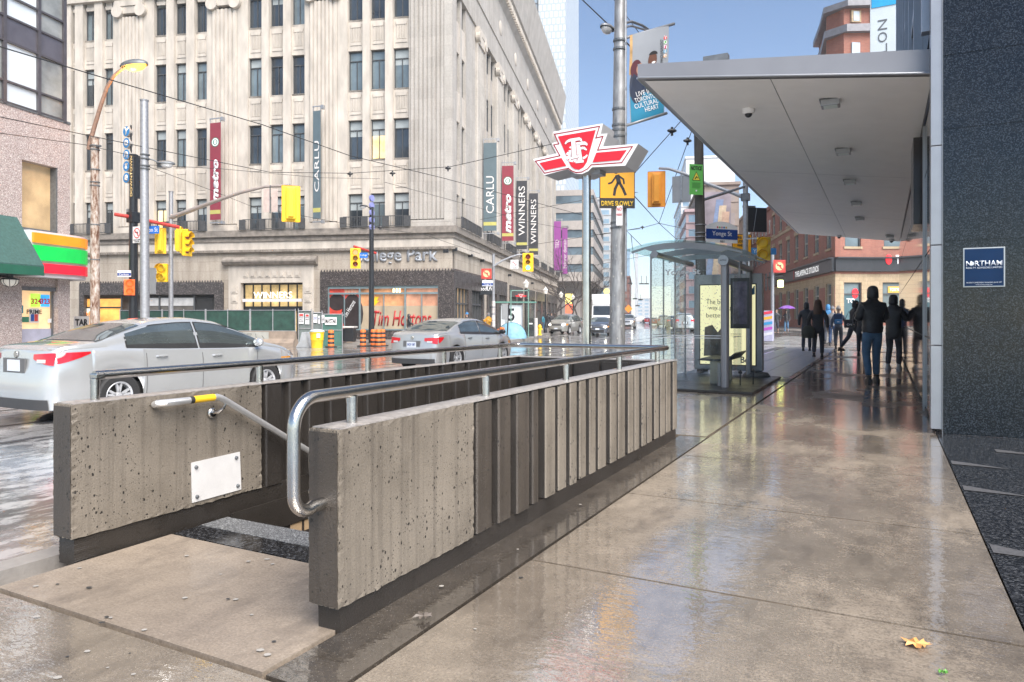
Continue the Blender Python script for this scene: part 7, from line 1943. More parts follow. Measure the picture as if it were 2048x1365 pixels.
# ---------------------------------------------------------------- left side poles and lights
rustm = _n = None
m, nt_, b_ = _new('rusty_pole_paint')
v_ = coords(nt_, (3, 3, .9)); n_ = noise(nt_, v_, 3.2, 8, .75)
nt_.links.new(ramp(nt_, n_, [(.40, (.50, .46, .42)), (.52, (.30, .22, .17)), (.60, (.12, .05, .025)), (.75, (.06, .03, .02))]), b_.inputs['Base Color']); b_.inputs['Roughness'].default_value = .7
bump(nt_, n_, b_, .01, .8); rustm = m
Yr = 25.
rp = pole('lamp_pole', 'rust streaked old street lamp pole with a glowing orange lamp on a long curved arm', 190, Yr, 275, .165, .13, rustm)
b = MB(); b.tube([loc_of(rp, u, v, Yr+dy) for u, v, dy in ((178, 300, 0), (180, 285, 0), (190, 250, 0), (202, 210, 0), (214, 175, .05), (228, 152, .1), (242, 140, .15), (252, 134, .2))], [.08, .075, .07, .065, .06, .055, .05, .05], 12); b.build('curved_arm', M('arm_rust', (.22, .13, .09), .6, 0, .4, 8), rp, smooth=True)
c_ = loc_of(rp, 268, 131, Yr+.25)
h_ = MB(); h_.ell((0, 0, 0), (.50, .24, .20), 22, 10, z0=-.2); o = h_.build('lamp_head', darkgalv, rp, smooth=True); o.location = c_; o.rotation_euler = (0, radians(-8), A1)
h_ = MB(); h_.ell((.06, 0, -.03), (.36, .20, .19), 20, 10, z1=.15); h_.build('lamp_glow', lampa, o, smooth=True)
ld_ = bpy.data.lights.new('lamp_light', 'POINT'); ld_.energy = 70; ld_.color = (1, .5, .12); ld_.shadow_soft_size = .2; lo_ = bpy.data.objects.new('lamp_light', ld_); COL.objects.link(lo_); lo_.parent = rp; lo_.location = c_+Vector((0, -.1, -.35))
b = MB()
for v in (292, 300, 340, 365, 372, 450, 520): rings(b, [zz(v, Yr, rp)], .15)
b.box(-.3, .3, -.05, .05, zz(294, Yr, rp)-.03, zz(294, Yr, rp)+.03); b.build('clamps', darkgalv, rp)
Yg = 24.
gp_ = pole('utility_pole', 'mottled grey steel pole with a dark top cap left of centre on the far corner', 290, Yg, 200, .155, .125, galv, lean=-.04)
b = MB()
for v in (310, 318, 332, 338): rings(b, [zz(v, Yg, gp_)], .145)
b.build('wire_clamps', darkgalv, gp_)
cb = cobra(gp_, loc_of(gp_, 318, 327, Yg+.1), loc_of(gp_, 294, 318, Yg), darkgalv, s=.30)
Yk = 25.5
kp = pole('decorated_pole', 'black street pole with blue letter discs and gold DOWNTOWN lettering', 267, Yk, 310, .16, .135, blackp)
MB().box(.14, .17, -.05, .30, zz(398, Yk, kp), zz(312, Yk, kp)).build('name_fin', blackp, kp)
kf = kp
text('DOWNTOWN', w=abs(zz(395, Yk, kp)-zz(314, Yk, kp)), h=.12, m=M('gold_letter', (.75, .55, .25), .4, 0, 0), parent=kp, loc=(.09, -.15, (zz(395, Yk, kp)+zz(314, Yk, kp))/2), rot=pi/2, bold=.02)
ddisc = M('disc_blue', (.02, .20, .48), .3, 0, .05)
for i, ch in enumerate('Yonge'):
    v = 262+i*23.3; z = zz(v, Yk, kp); q = MB(); q.lathe([(0, -.07), (.19, -.07), (.19, .07), (0, .07)], (-.30, 0, z), 24, axis='y'); d_ = q.build('letter_disc', M('disc_rim', (.45, .42, .38), .4, .3), kp)
    q = MB(); q.lathe([(0, 0), (.178, 0), (.178, .005), (0, .005)], (-.30, -.077, z), 24, axis='y'); q.build('blue_face', ddisc, d_)
    text(ch, h=.22 if ch != 'Y' else .27, m=white, parent=d_, loc=(-.30, -.082, z), bold=.04, rot=radians(-12))
MB().box(-.16, -.12, -.02, .02, zz(370, Yk, kp), zz(250, Yk, kp)).build('disc_rod', blackp, kp)
b = MB(); P_ = [loc_of(kp, u, v, Yk+dy) for u, v, dy in ((229, 429, -.4), (265, 435, 0), (300, 443, .4), (358, 455, 1.1))]; b.tube(P_, .065, 12); b.build('red_arm', redp, kp, smooth=True)
MB().box(-.17, .17, -.17, .17, zz(446, Yk, kp), zz(425, Yk, kp)).build('arm_collar', blackp, kp, bevel=.02)
b = MB(); b.box(-.26, -.16, -.1, .0, zz(428, Yk, kp), zz(418, Yk, kp)); b.build('detector', galv, kp)
noturn('prohibition_sign', 'white no left turn sign on the black letter disc pole', 274, 468, Yk-.25, .52, -A1, red=False)
t = thing('street_name_sign', 'blue Carlton St name plate under the red arm beside the grey steel pole', 'street sign', at(302, 460, Yk+.5), radians(-8)); MB().box(-.48, .32, 0, .012, -.14, .14).build('plate', M('name_blue_bright', (.02, .16, .60), .4, 0, .05), t); lettering([('Carlton St', -.08, 0, .7, .16)], white, t, y=-.004)
t = thing('street_name_sign', 'small two part Carlton name sign low on the black pole', 'street sign', at(249, 548, Yk-.2), radians(-4)); MB().box(-.26, .24, 0, .012, -.11, .12).build('plate', white, t); MB().box(-.26, .24, -.004, -.0005, -.07, .03).build('blue_field', M('name_blue', ), t); lettering([('Carlton', -.02, -.02, .36, .07)], white, t, y=-.007)
signal('traffic_light', 'yellow traffic light back under the blue name plate on the red arm', 321, 482, Yk+.9, .86, pi/2+.35, group=None, wdt=.36, mat=yel)
Yj = 30.
jp = pole('mast_arm_pole', 'slim grey pole carrying the long mast arm over the street at the left', 342, Yj, 383, .10, .085, galv)
J_ = lambda u, v, Y: loc_of(jp, u, v, Y)
b = MB(); b.tube([J_(340, 436, Yj), J_(380, 422, Yj-.3), J_(430, 403, Yj-.8), J_(480, 386, Yj-1.3), J_(530, 374, Yj-1.7), J_(580, 371, Yj-2)], [.10, .09, .075, .065, .055, .05], 12); b.build('mast_arm', M('arm_buff', (.42, .38, .36), .45, .4, .1), jp, smooth=True)
signal('traffic_light', 'bright yellow traffic light backboard hanging at the end of the long mast arm', 582, 408, Yj-2.1, 1.28, pi/2+.30, mat=yel, wdt=.44)
signal('traffic_light', 'yellow traffic light seen edge on beside the slim grey pole with the mast arm', 363, 481, Yj-.1, 1.0, 0.25, mat=yel, wdt=.40)
signal('traffic_light', 'yellow traffic light with dark visors turned right, just right of the slim grey pole', 374, 487, Yj-.3, .95, radians(-20), mat=yel, wdt=.44, lit=0)
signal('pedestrian_signal', 'yellow two lens pedestrian signal low on the slim grey pole', 323, 546, Yj-.2, .80, -pi/2, n=2, back=False, wdt=.85)
signal('pedestrian_signal', 'small lit orange pedestrian signal on the black letter disc pole', 259, 575, Yk-.3, .58, radians(-60), n=2, back=False, wdt=.95, mat=M('ped_orange', (.8, .12, .02), .4, 0, .2, 4, emit=.4))
t = thing('regulation_board', 'grey sign back low between the grey steel pole and the slim mast arm pole', 'sign', at(300, 562, Yg+1), radians(-10)); MB().box(-.22, .22, 0, .012, -.47, .45).build('board', M('board_grey', ), t, bevel=.02); MB().box(-.03, .03, .013, .05, -.47, .45).build('strut', galv, t)
t = thing('regulation_board', 'pale pair of sign boards hanging from the long mast arm', 'sign', at(541, 402, Yj-1.9), radians(-10)); 
for x_ in (-.30, .04): MB().box(x_, x_+.27, -.005, .005, -.45, .47).build('board', M('board_pink', (.48, .40, .37), .5, 0, .2, 6), t, bevel=.01)
MB().box(-.03, .0, -.02, .02, -.5, .62).build('strut', darkgalv, t)
# black pole in the middle
Ym = 41.
mp_ = pole('decorated_pole', 'black street pole with a small lamp and stacked letter discs near the cafe window', 743, Ym, 415, .17, .12, blackp)
cobra(mp_, loc_of(mp_, 733, 413, Ym), loc_of(mp_, 742, 420, Ym), blackp, s=.24)
for i, ch in enumerate('Yonge'):
    z = zz(397+i*14.5, Ym, mp_); q = MB(); q.lathe([(0, -.05), (.19, -.05), (.19, .05), (0, .05)], (.02, 0, z), 18, axis='x'); q.build('letter_disc', M('disc_violet', (.22, .24, .50), .4, 0, .2), mp_)
b = MB(); b.tube([loc_of(mp_, 707, 493, Ym), loc_of(mp_, 752, 507, Ym+.8)], .07, 10); b.build('red_arm', redp, mp_, smooth=True)
signal('traffic_light', 'yellow traffic light on the red arm left of the black pole near the cafe', 711, 517, Ym-.2, 1.05, radians(-80), mat=yel, wdt=.44, lit=2)
t = thing('street_name_sign', 'small blue College street plate between the yellow light and the black pole', 'street sign', at(727, 511, Ym-.3), radians(-8)); MB().box(-.24, .24, 0, .012, -.15, .15).build('plate', M('name_blue_bright', ), t); lettering([('College', 0, 0, .4, .12)], white, t, y=-.004)
# pole at the store corner with a mast arm
Yc = 42.5
cp2 = pole('signal_pole', 'grey pole with stickers at the store corner carrying an arm with a green traffic light', 987, Yc, 508, .09, .08, galv)
Q_ = lambda u, v: loc_of(cp2, u, v, Yc-.5)
b = MB(); b.tube([Q_(987, 533), Q_(1004, 522), Q_(1022, 514), Q_(1036, 510), Q_(1055, 509)], [.06, .055, .05, .045, .04], 10); b.build('mast_arm', galv, cp2, smooth=True)
b = MB()
for v, c_ in ((608, 0), (622, 1), (636, 0), (648, 1)): b.lathe([(.096, -.16), (.098, -.15), (.098, .15), (.096, .16)], (0, 0, zz(v, Yc, cp2)), 14)
b.build('stickers', M('sticker', (.6, .55, .52), .6, 0, .5, 4), cp2)
signal('traffic_light', 'yellow traffic light showing green on the arm at the store corner', 1056, 525, Yc-.6, .98, -pi/2, lit=1, wdt=.52)
noturn('prohibition_sign', 'white no turn sign on the arm beside the green traffic light', 1029, 528, Yc-.6, .46, 0, red=False)
noturn('prohibition_sign', 'red square no turn sign on the pole at the limestone store corner', 973, 548, Yc-.3, .62, 0)
t = thing('street_name_sign', 'white and blue Yonge name plate below the red square sign', 'street sign', at(975, 567, Yc-.3), 0); MB().box(-.32, .32, 0, .012, -.17, .17).build('plate', white, t); MB().box(-.32, .32, -.004, -.0005, -.13, .02).build('blue_field', M('name_blue', ), t); lettering([('Yonge St', 0, -.055, .45, .1)], white, t, y=-.007)
# ---------------------------------------------------------------- banners on the limestone store
def fbanner(name, label, fr, u0, u1, v0, v1, colr, txt=None, tcol=white, phi=None, tz=(.2, .8), bw=.0, hgt=None, Yoff=0, emblem=False, bold=.0, shear=0., foot=None):
    um_ = (u0+u1)/2; x, _ = fr.px(um_, CV, -.75); wp = fr.world(x, -.75, 0); F = Fr(wp.x, wp.y, phi)
    t = frthing(name, label, 'banner', F); X0, X1 = F.x(u0), F.x(u1); Z1, Z0 = F.z(um_, v0), F.z(um_, v1)
    MB().box(X0, X1, 0, .03, Z0, Z1).build('cloth', colr, t)
    b = MB(); b.box(X0-.05, X1+.15, -.0, .04, Z1+.25, Z1+.32); b.box(X0-.02, X0+.02, .0, .04, Z1, Z1+.3); b.box(X1-.02, X1+.02, .0, .04, Z1, Z1+.3); b.box(X0-.05, X1+.15, 0, .04, Z0-.22, Z0-.16); b.box(X1+.05, X1+.2, -.05, .2, Z1+.1, Z1+.34); b.box(X1+.05, X1+.2, -.05, .2, Z0-.3, Z0-.1); b.build('bracket', galv, t)
    W_ = X1-X0; Hh = Z1-Z0; xc = (X0+X1)/2
    if txt: text(txt, w=Hh*(tz[1]-tz[0]), h=hgt or W_*.6, m=tcol, parent=t, loc=(xc, -.006, Z0+Hh*(tz[0]+tz[1])/2), rot=pi/2, bold=bold, shear=shear)
    if foot:
        MB().box(X0, X1, -.004, -.001, Z0+Hh*.06, Z0+Hh*.10).build('foot_band', foot, t)
    if emblem:
        q = MB(); q.lathe([(0, 0), (W_*.36, 0), (W_*.36, .004), (0, .004)], (xc, -.008, Z0+Hh*.80), 20, axis='y'); e_ = q.build('round_emblem', M('emblem_green', (.02, .22, .13), .5), t)
        q = MB(); q.lathe([(W_*.22, 0), (W_*.31, 0)], (xc, -.0095, Z0+Hh*.80), 20, axis='y', cap=False); q.ell((xc, -.0095, Z0+Hh*.80), (W_*.13, .002, W_*.17), 12, 6); q.build('emblem_ring', white, e_)
    return t
mar = M('banner_maroon', (.24, .03, .05), .6, 0, .1, 2); slt = M('banner_slategreen', (.09, .13, .15), .6, 0, .1, 2); blkb = M('banner_black', (.035, .037, .045), .6, 0, .1, 2); pur = M('banner_purple', (.26, .05, .26), .6, 0, .12, 1.5)
cream = M('letters_pale', (.72, .70, .68), .5, 0, 0); gold_ = M('foot_gold', (.45, .42, .12), .5)
fbanner('wall_banner', 'tall maroon banner with round emblem on the front of the limestone store', CA, 420, 441, 246, 440, mar, 'metro', white, -A2-.15, (.18, .62), emblem=True, bold=.05, shear=.2, foot=gold_)
fbanner('wall_banner', 'tall slate green banner on the front of the limestone store', CA, 626, 641, 222, 438, slt, 'CARLU', cream, -A2-.15, (.25, .72), foot=gold_)
def sban(label, *a, **k): return fbanner('wall_banner', label, CB, *a, phi=-A2+.05, **k)
sban('slate green banner nearest the corner on the store side', 967, 993, 286, 462, slt, 'CARLU', cream, tz=(.2, .62), foot=gold_)
sban('maroon banner with round emblem second from the store corner', 1004, 1027, 332, 482, mar, 'metro', white, tz=(.10, .62), emblem=True, bold=.05, shear=.2, foot=gold_)
sban('black banner between the maroon one and its twin on the store side', 1033, 1054, 362, 499, blkb, 'WINNERS', cream, tz=(.2, .92), foot=gold_)
sban('black banner farthest from the corner on the store side', 1058, 1076, 387, 510, blkb, 'WINNERS', cream, tz=(.18, .9), foot=gold_)
sban('purple banner with a white box far along the store side', 1108, 1122, 443, 541, pur, 'TEQ', cream, tz=(.45, .62))
sban('purple banner with white words farthest along the store side', 1124, 1135, 456, 548, pur, 'Eclairer demain', cream, tz=(.12, .75))
# ---------------------------------------------------------------- construction hoarding
Yf = 41.
FF = Fr(*at(395, CV, 42.2).xy, -A2)
gz_ = ground(*FF.world(2, 0, 0).xy)
mesh_g = M('screen_green_dark', (.018, .06, .045), .7, 0, .5, 2.5, .004, 60); mesh_t = M('screen_teal', (.05, .12, .11), .7, 0, .2, 4)
barr = M('barrier_concrete', (.27, .215, .17), .8, 0, .25, 3, .006, 40)
fn_ = frthing('construction_fence', 'long green screened mesh fence on concrete barriers in front of the limestone store', 'fence', FF)
X0, X1 = FF.x(240), FF.x(592); zf0 = FF.z(500, 662); zf1 = FF.z(500, 621)
n = 4
for i in range(n):
    a, c = X0+(X1-X0)*i/n, X0+(X1-X0)*(i+1)/n
    MB().box(a+.05, c-.05, -.01, .01, zf0, zf1).build('screen', mesh_g, fn_)
    b = MB()
    for q in (a+.03, (a+c)/2, c-.03): b.tube([(q, -.03, zf0-.1), (q, -.03, zf1+.08)], .025, 6)
    for q in (zf0, zf1): b.tube([(a+.03, -.03, q), (c-.03, -.03, q)], .022, 6)
    k = a+.1
    while k < c-.2: b.tube([(k, -.025, zf0), (k+.5, -.025, zf0+(zf1-zf0)*.4)], .004, 3, cap=False) if False else None; k += .2
    b.build('panel_frame', galv, fn_)
ncb = 3
for i in range(ncb):
    a, c = X0+(X1-X0)*i/ncb, X0+(X1-X0)*(i+1)/ncb
    t = frthing('concrete_barrier', ['concrete barrier under the green fence, leftmost, mostly behind the near silver car', 'concrete barrier in the middle under the green fence', 'concrete barrier with graffiti at the right end under the green fence'][i], 'barrier', FF)
    MB().prism([(-.35, gz_), (.35, gz_), (.35, gz_+.25), (.14, gz_+.5), (.10, zf0-.02), (-.10, zf0-.02), (-.14, gz_+.5), (-.35, gz_+.25)], a+.02, c-.02, plane='yz').build('barrier_block', barr, t)
    if i == 2:
        MB().box(FF.x(483), FF.x(540), -.165, -.15, FF.z(500, 681), FF.z(500, 664)).build('pale_patch', M('patch_pale', (.36, .36, .33), .7, 0, .15), t)
        b = MB(); P0 = FF.x(497)
        for k, pl_ in enumerate(([(0, .0), (.3, .0), (.02, -.35), (.45, -.33)], [(.55, .02), (.6, -.3), (.85, -.25)], [(.95, -.1), (1.1, -.3)])): b.tube([(P0+x, -.17, FF.z(500, 668)+z) for x, z in pl_], .014, 4)
        b.build('graffiti', M('graffiti_dark', (.05, .06, .06), .6), t)
GF = Fr(*at(596, CV, 41.6).xy, radians(2))
ga = frthing('construction_gate', 'grey green hoarding gates with white notices between the fence and the cafe', 'gate', GF)
gzb = gz_+.05
def gpan(u0, u1, v0, m, y, nm='gate_leaf'):
    a, c = GF.x(u0), GF.x(u1); z = GF.z((u0+u1)/2, v0); MB().box(a, c, y, y+.03, gzb, z).build(nm, m, ga)
    b = MB()
    for q in (a, c): b.tube([(q, y-.02, gzb), (q, y-.02, z+.12)], .03, 8)
    b.tube([(a, y-.02, z), (c, y-.02, z)], .025, 6); b.tube([(a, y-.02, (z+gzb)/2), (c, y-.02, (z+gzb)/2)], .02, 6); b.build('leaf_frame', galv, ga)
gm = M('gate_grey', (.13, .16, .155), .6, 0, .25, 3); gg = M('gate_green', (.05, .14, .115), .6, 0, .2, 3)
gpan(597, 623, 622, gm, 0); gpan(627, 645, 626, gm, -.1); gpan(646, 686, 629, gg, -.18)
def notice(u0, u1, v0, v1, lines, y, hdr=None):
    a, c = GF.x(u0), GF.x(u1); z0, z1 = GF.z(620, v1), GF.z(620, v0); o = MB().box(a, c, y, y+.008, z0, z1).build('notice', M('notice_white', (.66, .66, .68), .5, 0, .05), ga)
    if hdr: MB().box(a+.03, c-.03, y-.004, y-.001, z1-.2*(z1-z0)-.04, z1-.04).build('notice_header', hdr, o)
    for i, l_ in enumerate(lines): text(l_, w=(c-a)*.8, h=(z1-z0)*.13, m=bluew if not (u0 > 625 and u0 < 640) else blue, parent=o, loc=((a+c)/2, y-.003, z1-(z1-z0)*(.36+.2*i)), bold=.02)
notice(598, 608, 627, 648, ['DO', 'NOT', 'ENTER'], -.06, redp); notice(611, 619, 628, 649, ['SITE', 'OFFICE'], -.06, redp); notice(628, 636, 629, 646, ['CAUTION', 'ENTER'], -.16); notice(638, 641, 632, 648, ['SAFETY'], -.16)
a, c = GF.x(652), GF.x(675); o = MB().box(a, c, -.25, -.24, GF.z(660, 650), GF.z(660, 635)).build('company_board', white, ga); text('MAYSTAR', w=(c-a)*.92, h=.26, m=bluew, parent=o, loc=((a+c)/2, -.253, GF.z(660, 642.5)), bold=.04)
notice(645, 651, 631, 646, ['DANGER', 'KEEP', 'OUT'], -.24)
t = thing('company_board', 'white board with cut off black lettering left of the rusty lamp pole', 'sign', at(166, 645, 30), -A2); MB().box(-.45, .30, 0, .01, -.25, .25).build('board', white, t); text('TAR', w=.62, h=.28, m=bluew, parent=t, loc=(-.06, -.004, 0), bold=.04)
# sand barrel and drums
def gY(u, v): 
    Y = 30.
    for _ in range(50): x = (u-CU)/FP*Y; Y = .5*Y+.5*(H-ground(x, Y))*FP/(v-CV)
    return Y
Yb_ = 38.5; x_ = (634-CU)/FP*Yb_
t = thing('sand_barrel', 'large yellow sand barrel with a pale domed lid in front of the hoarding gates', 'barrel', (x_, Yb_, ground(x_, Yb_)), 0); 
b = MB(); b.lathe([(.30, 0), (.33, .40), (.345, .42), (.345, .45), (.34, .47), (.37, .78), (.39, .80), (.39, .86)], (0, 0, 0), 26); b.build('drum', yel, t, smooth=True); b = MB(); b.lathe([(.41, .86), (.41, .90), (.30, .98), (0, 1.0)], (0, 0, 0), 26); b.build('lid', M('lid_pale', (.42, .48, .50), .5, 0, .1), t, smooth=True); MB().box(.08, .27, -.375, -.355, .55, .78).build('label_sheet', white, t)
drum_lab = ['orange and black striped traffic drum in front of the company board', 'striped traffic drum just left of the black pole', 'striped traffic drum just right of the black pole', 'striped traffic drum with a black top between two others by the black pole', 'rightmost striped traffic drum by the black pole', 'striped traffic drum by the side store windows next to the blue tent']
proto = None
for (u, Yd), lb_ in zip(((662, 39), (726, 40), (747, 40.2), (757, 39.6), (765, 40), (1004, 43)), drum_lab):
    x_ = (u-CU)/FP*Yd; L_ = (x_, Yd, ground(x_, Yd))
    if proto is None:
        proto = thing('traffic_drum', lb_, 'traffic drum', L_, 0, 'striped drums around the crossing')
        for i in range(7): MB().lathe([(.17-.003*i, .06+.12*i), (.172-.003*i, .07+.12*i), (.170-.003*i, .175+.12*i), (.166-.003*i, .18+.12*i)], (0, 0, 0), 18).build('stripe', orange if i % 2 == 0 else blackr, proto, smooth=True)
        MB().lathe([(.33, 0), (.33, .05), (.2, .06), (0, .06)], (0, 0, 0), 8).build('base', blackr, proto); MB().lathe([(.152, .90), (.10, .95), (0, .96)], (0, 0, 0), 16).build('top', orange, proto, smooth=True)
    else:
        c_ = copy_tree(proto); c_.location = L_; c_['label'] = lb_; c_.rotation_euler[2] = u
t = thing('concrete_block', 'pale grey concrete block leaning beside the yellow sand barrel', 'barrier', (*at(613, CV, 39.5).xy, ground(*at(613, CV, 39.5).xy)), -.1); MB().prism([(-.42, 0), (.35, 0), (.22, .35), (.12, .85), (-.08, .85), (-.2, .35)], -.5, .5).build('block', M('block_grey', (.34, .36, .38), .7, 0, .2), t, bevel=.02)
t = thing('waste_bin', 'low black street bin with a white lid beside the hoarding gates', 'bin', (*at(698, CV, 42).xy, ground(*at(698, CV, 42).xy)+.15), -.1); MB().box(-.35, .35, -.3, .3, .1, .85).build('bin_body', blackp, t, bevel=.03); MB().box(-.42, .42, -.35, .35, .88, .98).build('lid', offw, t, bevel=.03); MB().box(-.05, .3, -.25, .25, 0, .1).build('foot', barr, t)
# ---------------------------------------------------------------- far corner: trees, lamps, hydrant, second shelter
def bare_tree(label, u, Y, h, seed, lean=0.):
    rr = random.Random(seed); x = (u-CU)/FP*Y; t = thing('bare_tree', label, 'tree', (x, Y, walk(x, Y)), 0, 'bare trees along the store pavement')
    tr = MB(); br = MB()
    def grow(p, d, l, r, k, mb):
        pts = [p]; q = Vector(p); dd = Vector(d)
        for i in range(3): dd = (dd+Vector((rr.gauss(0, .16), rr.gauss(0, .16), rr.gauss(.03, .08)))).normalized(); q = q+dd*l/3; pts.append(q.copy())
        mb.tube(pts, [r, r*.88, r*.76, r*.64], 6 if k < 2 else 4, cap=False)
        if k < 5:
            for j in range(3 if k < 3 else 2):
                a = rr.uniform(0, 2*pi); s_ = rr.uniform(.45, .95); v = Vector((cos(a), sin(a), 0)); nd = (dd*.8+v*s_+Vector((0, 0, .12))).normalized()
                grow(pts[-1] if j else pts[2], nd, l*rr.uniform(.62, .82), r*.58, k+1, br)
    grow(Vector((0, 0, 0)), Vector((lean, 0, 1)), h*.42, .13, 0, tr)
    bark = M('bark_dark', (.05, .042, .04), .85, 0, .3, 12)
    tr.build('trunk', bark, t, smooth=True); br.build('branches', bark, t)
bare_tree('bare dark tree nearest the lit SUV on the store pavement, with a crooked trunk', 1108, 64, 6.6, 3, .05)
bare_tree('bare tree second along the store pavement behind the lit SUV', 1140, 76, 7.5, 8, .1)
bare_tree('bare tree third along the store pavement beside the sign pole', 1160, 88, 8.5, 12)
bare_tree('bare tree farthest along the pavement beyond the lit cars', 1178, 112, 9, 21)
def globe_lamp(label, u, Y, vtop):
    t = vth('globe_lamp_post', label, 'street lamp', u, Y, rz=0, group='old style lamp posts along the store side'); zt = zz(vtop, Y, t)
    b = MB(); b.tube([(0, 0, 0), (0, 0, .6), (0, 0, zt-.5)], [.11, .07, .05], 12); b.lathe([(.14, 0), (.14, .3), (.08, .45)], (0, 0, 0), 12); b.build('post', blackp, t, smooth=True)
    b = MB(); b.lathe([(.05, zt-.5), (.15, zt-.45), (.20, zt-.2), (.12, zt-.05)], (0, 0, 0), 14); b.build('globe', M('globe_white', ), t, smooth=True)
    b = MB(); b.lathe([(.26, zt-.16), (.10, zt), (.03, zt+.12), (0, zt+.16)], (0, 0, 0), 14); b.build('cap', offw, t, smooth=True)
globe_lamp('black post with a white capped globe nearest the store corner', 1052, 52, 563); globe_lamp('black post with a white capped globe second from the store corner', 1091, 60, 577); globe_lamp('black post with a white capped globe third from the store corner', 1122, 70, 586); globe_lamp('black post with a white capped globe farthest from the store corner', 1146, 84, 592)
t = vth('fire_hydrant', 'yellow fire hydrant at the kerb on the store side', 'hydrant', 1079.5, 53, rz=0); b = MB(); b.lathe([(.16, 0), (.16, .06), (.11, .08), (.11, .55), (.15, .58), (.15, .63), (.12, .72), (.05, .80), (0, .82)], (0, 0, 0), 16); b.build('barrel', yel, t, smooth=True)
for s_ in (1, -1): MB().tube([(s_*.09, 0, .45), (s_*.2, 0, .45)], .06, 10).build('outlet', yel, t, smooth=True)
t = vth('streetcar_shelter', 'second glass shelter with a green roof and a white advertisement near the store side', 'bus shelter', 1030, 48.5, rz=0)
b = MB(); b.box(-1.5, 1.45, -.6, .9, 2.36, 2.44); b.build('roof', M('roof_green', (.12, .28, .23), .4, 0, .1), t); b = MB()
for x_ in (-1.35, -.6, .5, 1.35): b.box(x_-.03, x_+.03, -.45, -.39, 0, 2.36)
b.box(-1.35, 1.35, -.44, -.4, 0, .06); b.build('frame', shg, t); MB().box(-.95, .5, -.30, -.1, .25, 2.2).build('advert', M('advert_white', (.62, .66, .68), .4, 0, .08, emit=.12), t); text('5', w=.45, h=.85, m=bluew, parent=t, loc=(-.25, -.315, 1.55), bold=.02)
b = MB(); b.box(.55, 1.3, -.42, -.41, .1, 2.2); b.build('glass_pane', clear, t)
t = thing('dome_tent', 'small pale blue dome tent in front of the second shelter', 'tent', (*at(1023, CV, 46.5).xy, walk(*at(1023, CV, 46.5).xy)), 0); b = MB(); b.ell((0, 0, 0), (1.0, .75, 1.05), 22, 9, z0=0.); b.build('fly_sheet', M('tent_blue', (.20, .40, .52), .6, 0, .25, 4), t, smooth=True)
b = MB(); b.tube([(-1.0, 0, 0)]+[(1.01*cos(pi-pi*i/10), -.02, 1.06*sin(pi*i/10)) for i in range(1, 10)]+[(1.0, 0, 0)], .015, 5); b.build('tent_pole', blackp, t)
t = vth('signal_cabinet', 'black post with an angled grey sign back beside the blue tent', 'sign', 1014, 44.5, rz=.1); MB().tube([(0, 0, 0), (.12, 0, 2.3)], .04, 8).build('post', blackp, t); MB().box(-.34, .06, -.03, -.01, 1.25, 2.25).build('sign_back', M('board_grey', ), t, bevel=.03)
t = vth('waste_bin', 'tall black and white litter bin beside the globe lamp on the store side', 'bin', 1061, 51, rz=0); MB().box(-.25, .25, -.25, .25, 0, 1.35).build('bin_body', blackp, t, bevel=.04); MB().box(.26, .5, -.2, .2, 0, 1.3).build('side_box', offw, t, bevel=.03); MB().box(-.16, .14, -.262, -.252, .85, .95).build('label_sheet', white, t)
t = vth('subway_entrance_sign', 'small red and white subway emblem on a green frame near the second shelter', 'sign', 1042, 47.8, rz=0)
ux = 47.8/FP; zc_ = zz(592, 47.8, t); b = MB(); b.box(-22*ux, 17*ux, .1, .16, zz(582.5, 47.8, t), zz(580.5, 47.8, t)); b.box(14*ux, 16*ux, .1, .16, 0, zz(578, 47.8, t)); b.box(-21*ux, -19*ux, .1, .16, 0, zz(580, 47.8, t)); b.build('green_frame', M('frame_green', (.16, .28, .24), .5), t)
sc2 = 25/2000.*ux
def e2(L_): return [((a-1000)*sc2, zc_-(b_-480)*sc2) for a, b_ in L_]
MB().prism(e2([(500, 200), (1400, 200), (1330, 420), (1950, 420), (1750, 640), (1150, 640), (1000, 860), (850, 640), (250, 640), (50, 420), (600, 420)]), 0, .06).build('emblem_box', redface, t); MB().prism(e2([(620, 270), (1290, 270), (1120, 640), (1000, 760), (880, 640)]), -.006, -.001).build('white_shield', white, t); MB().prism(e2([(720, 320), (1200, 320), (1060, 600), (1000, 660), (930, 600)]), -.012, -.007).build('red_core', redface, t)
t = frthing('store_sign', 'yellow logo and white letter sign over the dark corner entrance', 'sign', Fr(*CB.world(8.0, -.4, 0).xy, -A2+.2)); b = MB(); b.box(-1.4, .6, 0, .15, 2.9, 3.9); b.build('sign_box', blackp, t); MB().ell((-1.05, -.03, 3.45), (.28, .05, .38), 14, 8).build('yellow_logo', M('logo_yellow_lit', (.9, .7, .1), .4, 0, 0, emit=1.2), t); text('GoodLife', w=1.2, h=.32, m=white, parent=t, loc=(-.05, -.01, 3.35), bold=.02)
t = vth('traffic_cone', 'orange traffic cone left of the striped drum by the blue tent', 'traffic cone', 996, 43.5, rz=0); MB().lathe([(.14, .05), (.03, .7), (0, .71)], (0, 0, 0), 12).build('cone', orange, t, smooth=True); MB().box(-.2, .2, -.2, .2, 0, .05).build('base', orange, t)
t = thing('warning_sign', 'orange diamond warning sign far down the street right of the steel pole', 'sign', at(1257, 618, 120), 0); MB().prism([(0, -.7), (.7, 0), (0, .7), (-.7, 0)], 0, .05).build('diamond', M('diamond_orange', (.9, .3, .05), .4, 0, 0, emit=.25), t)
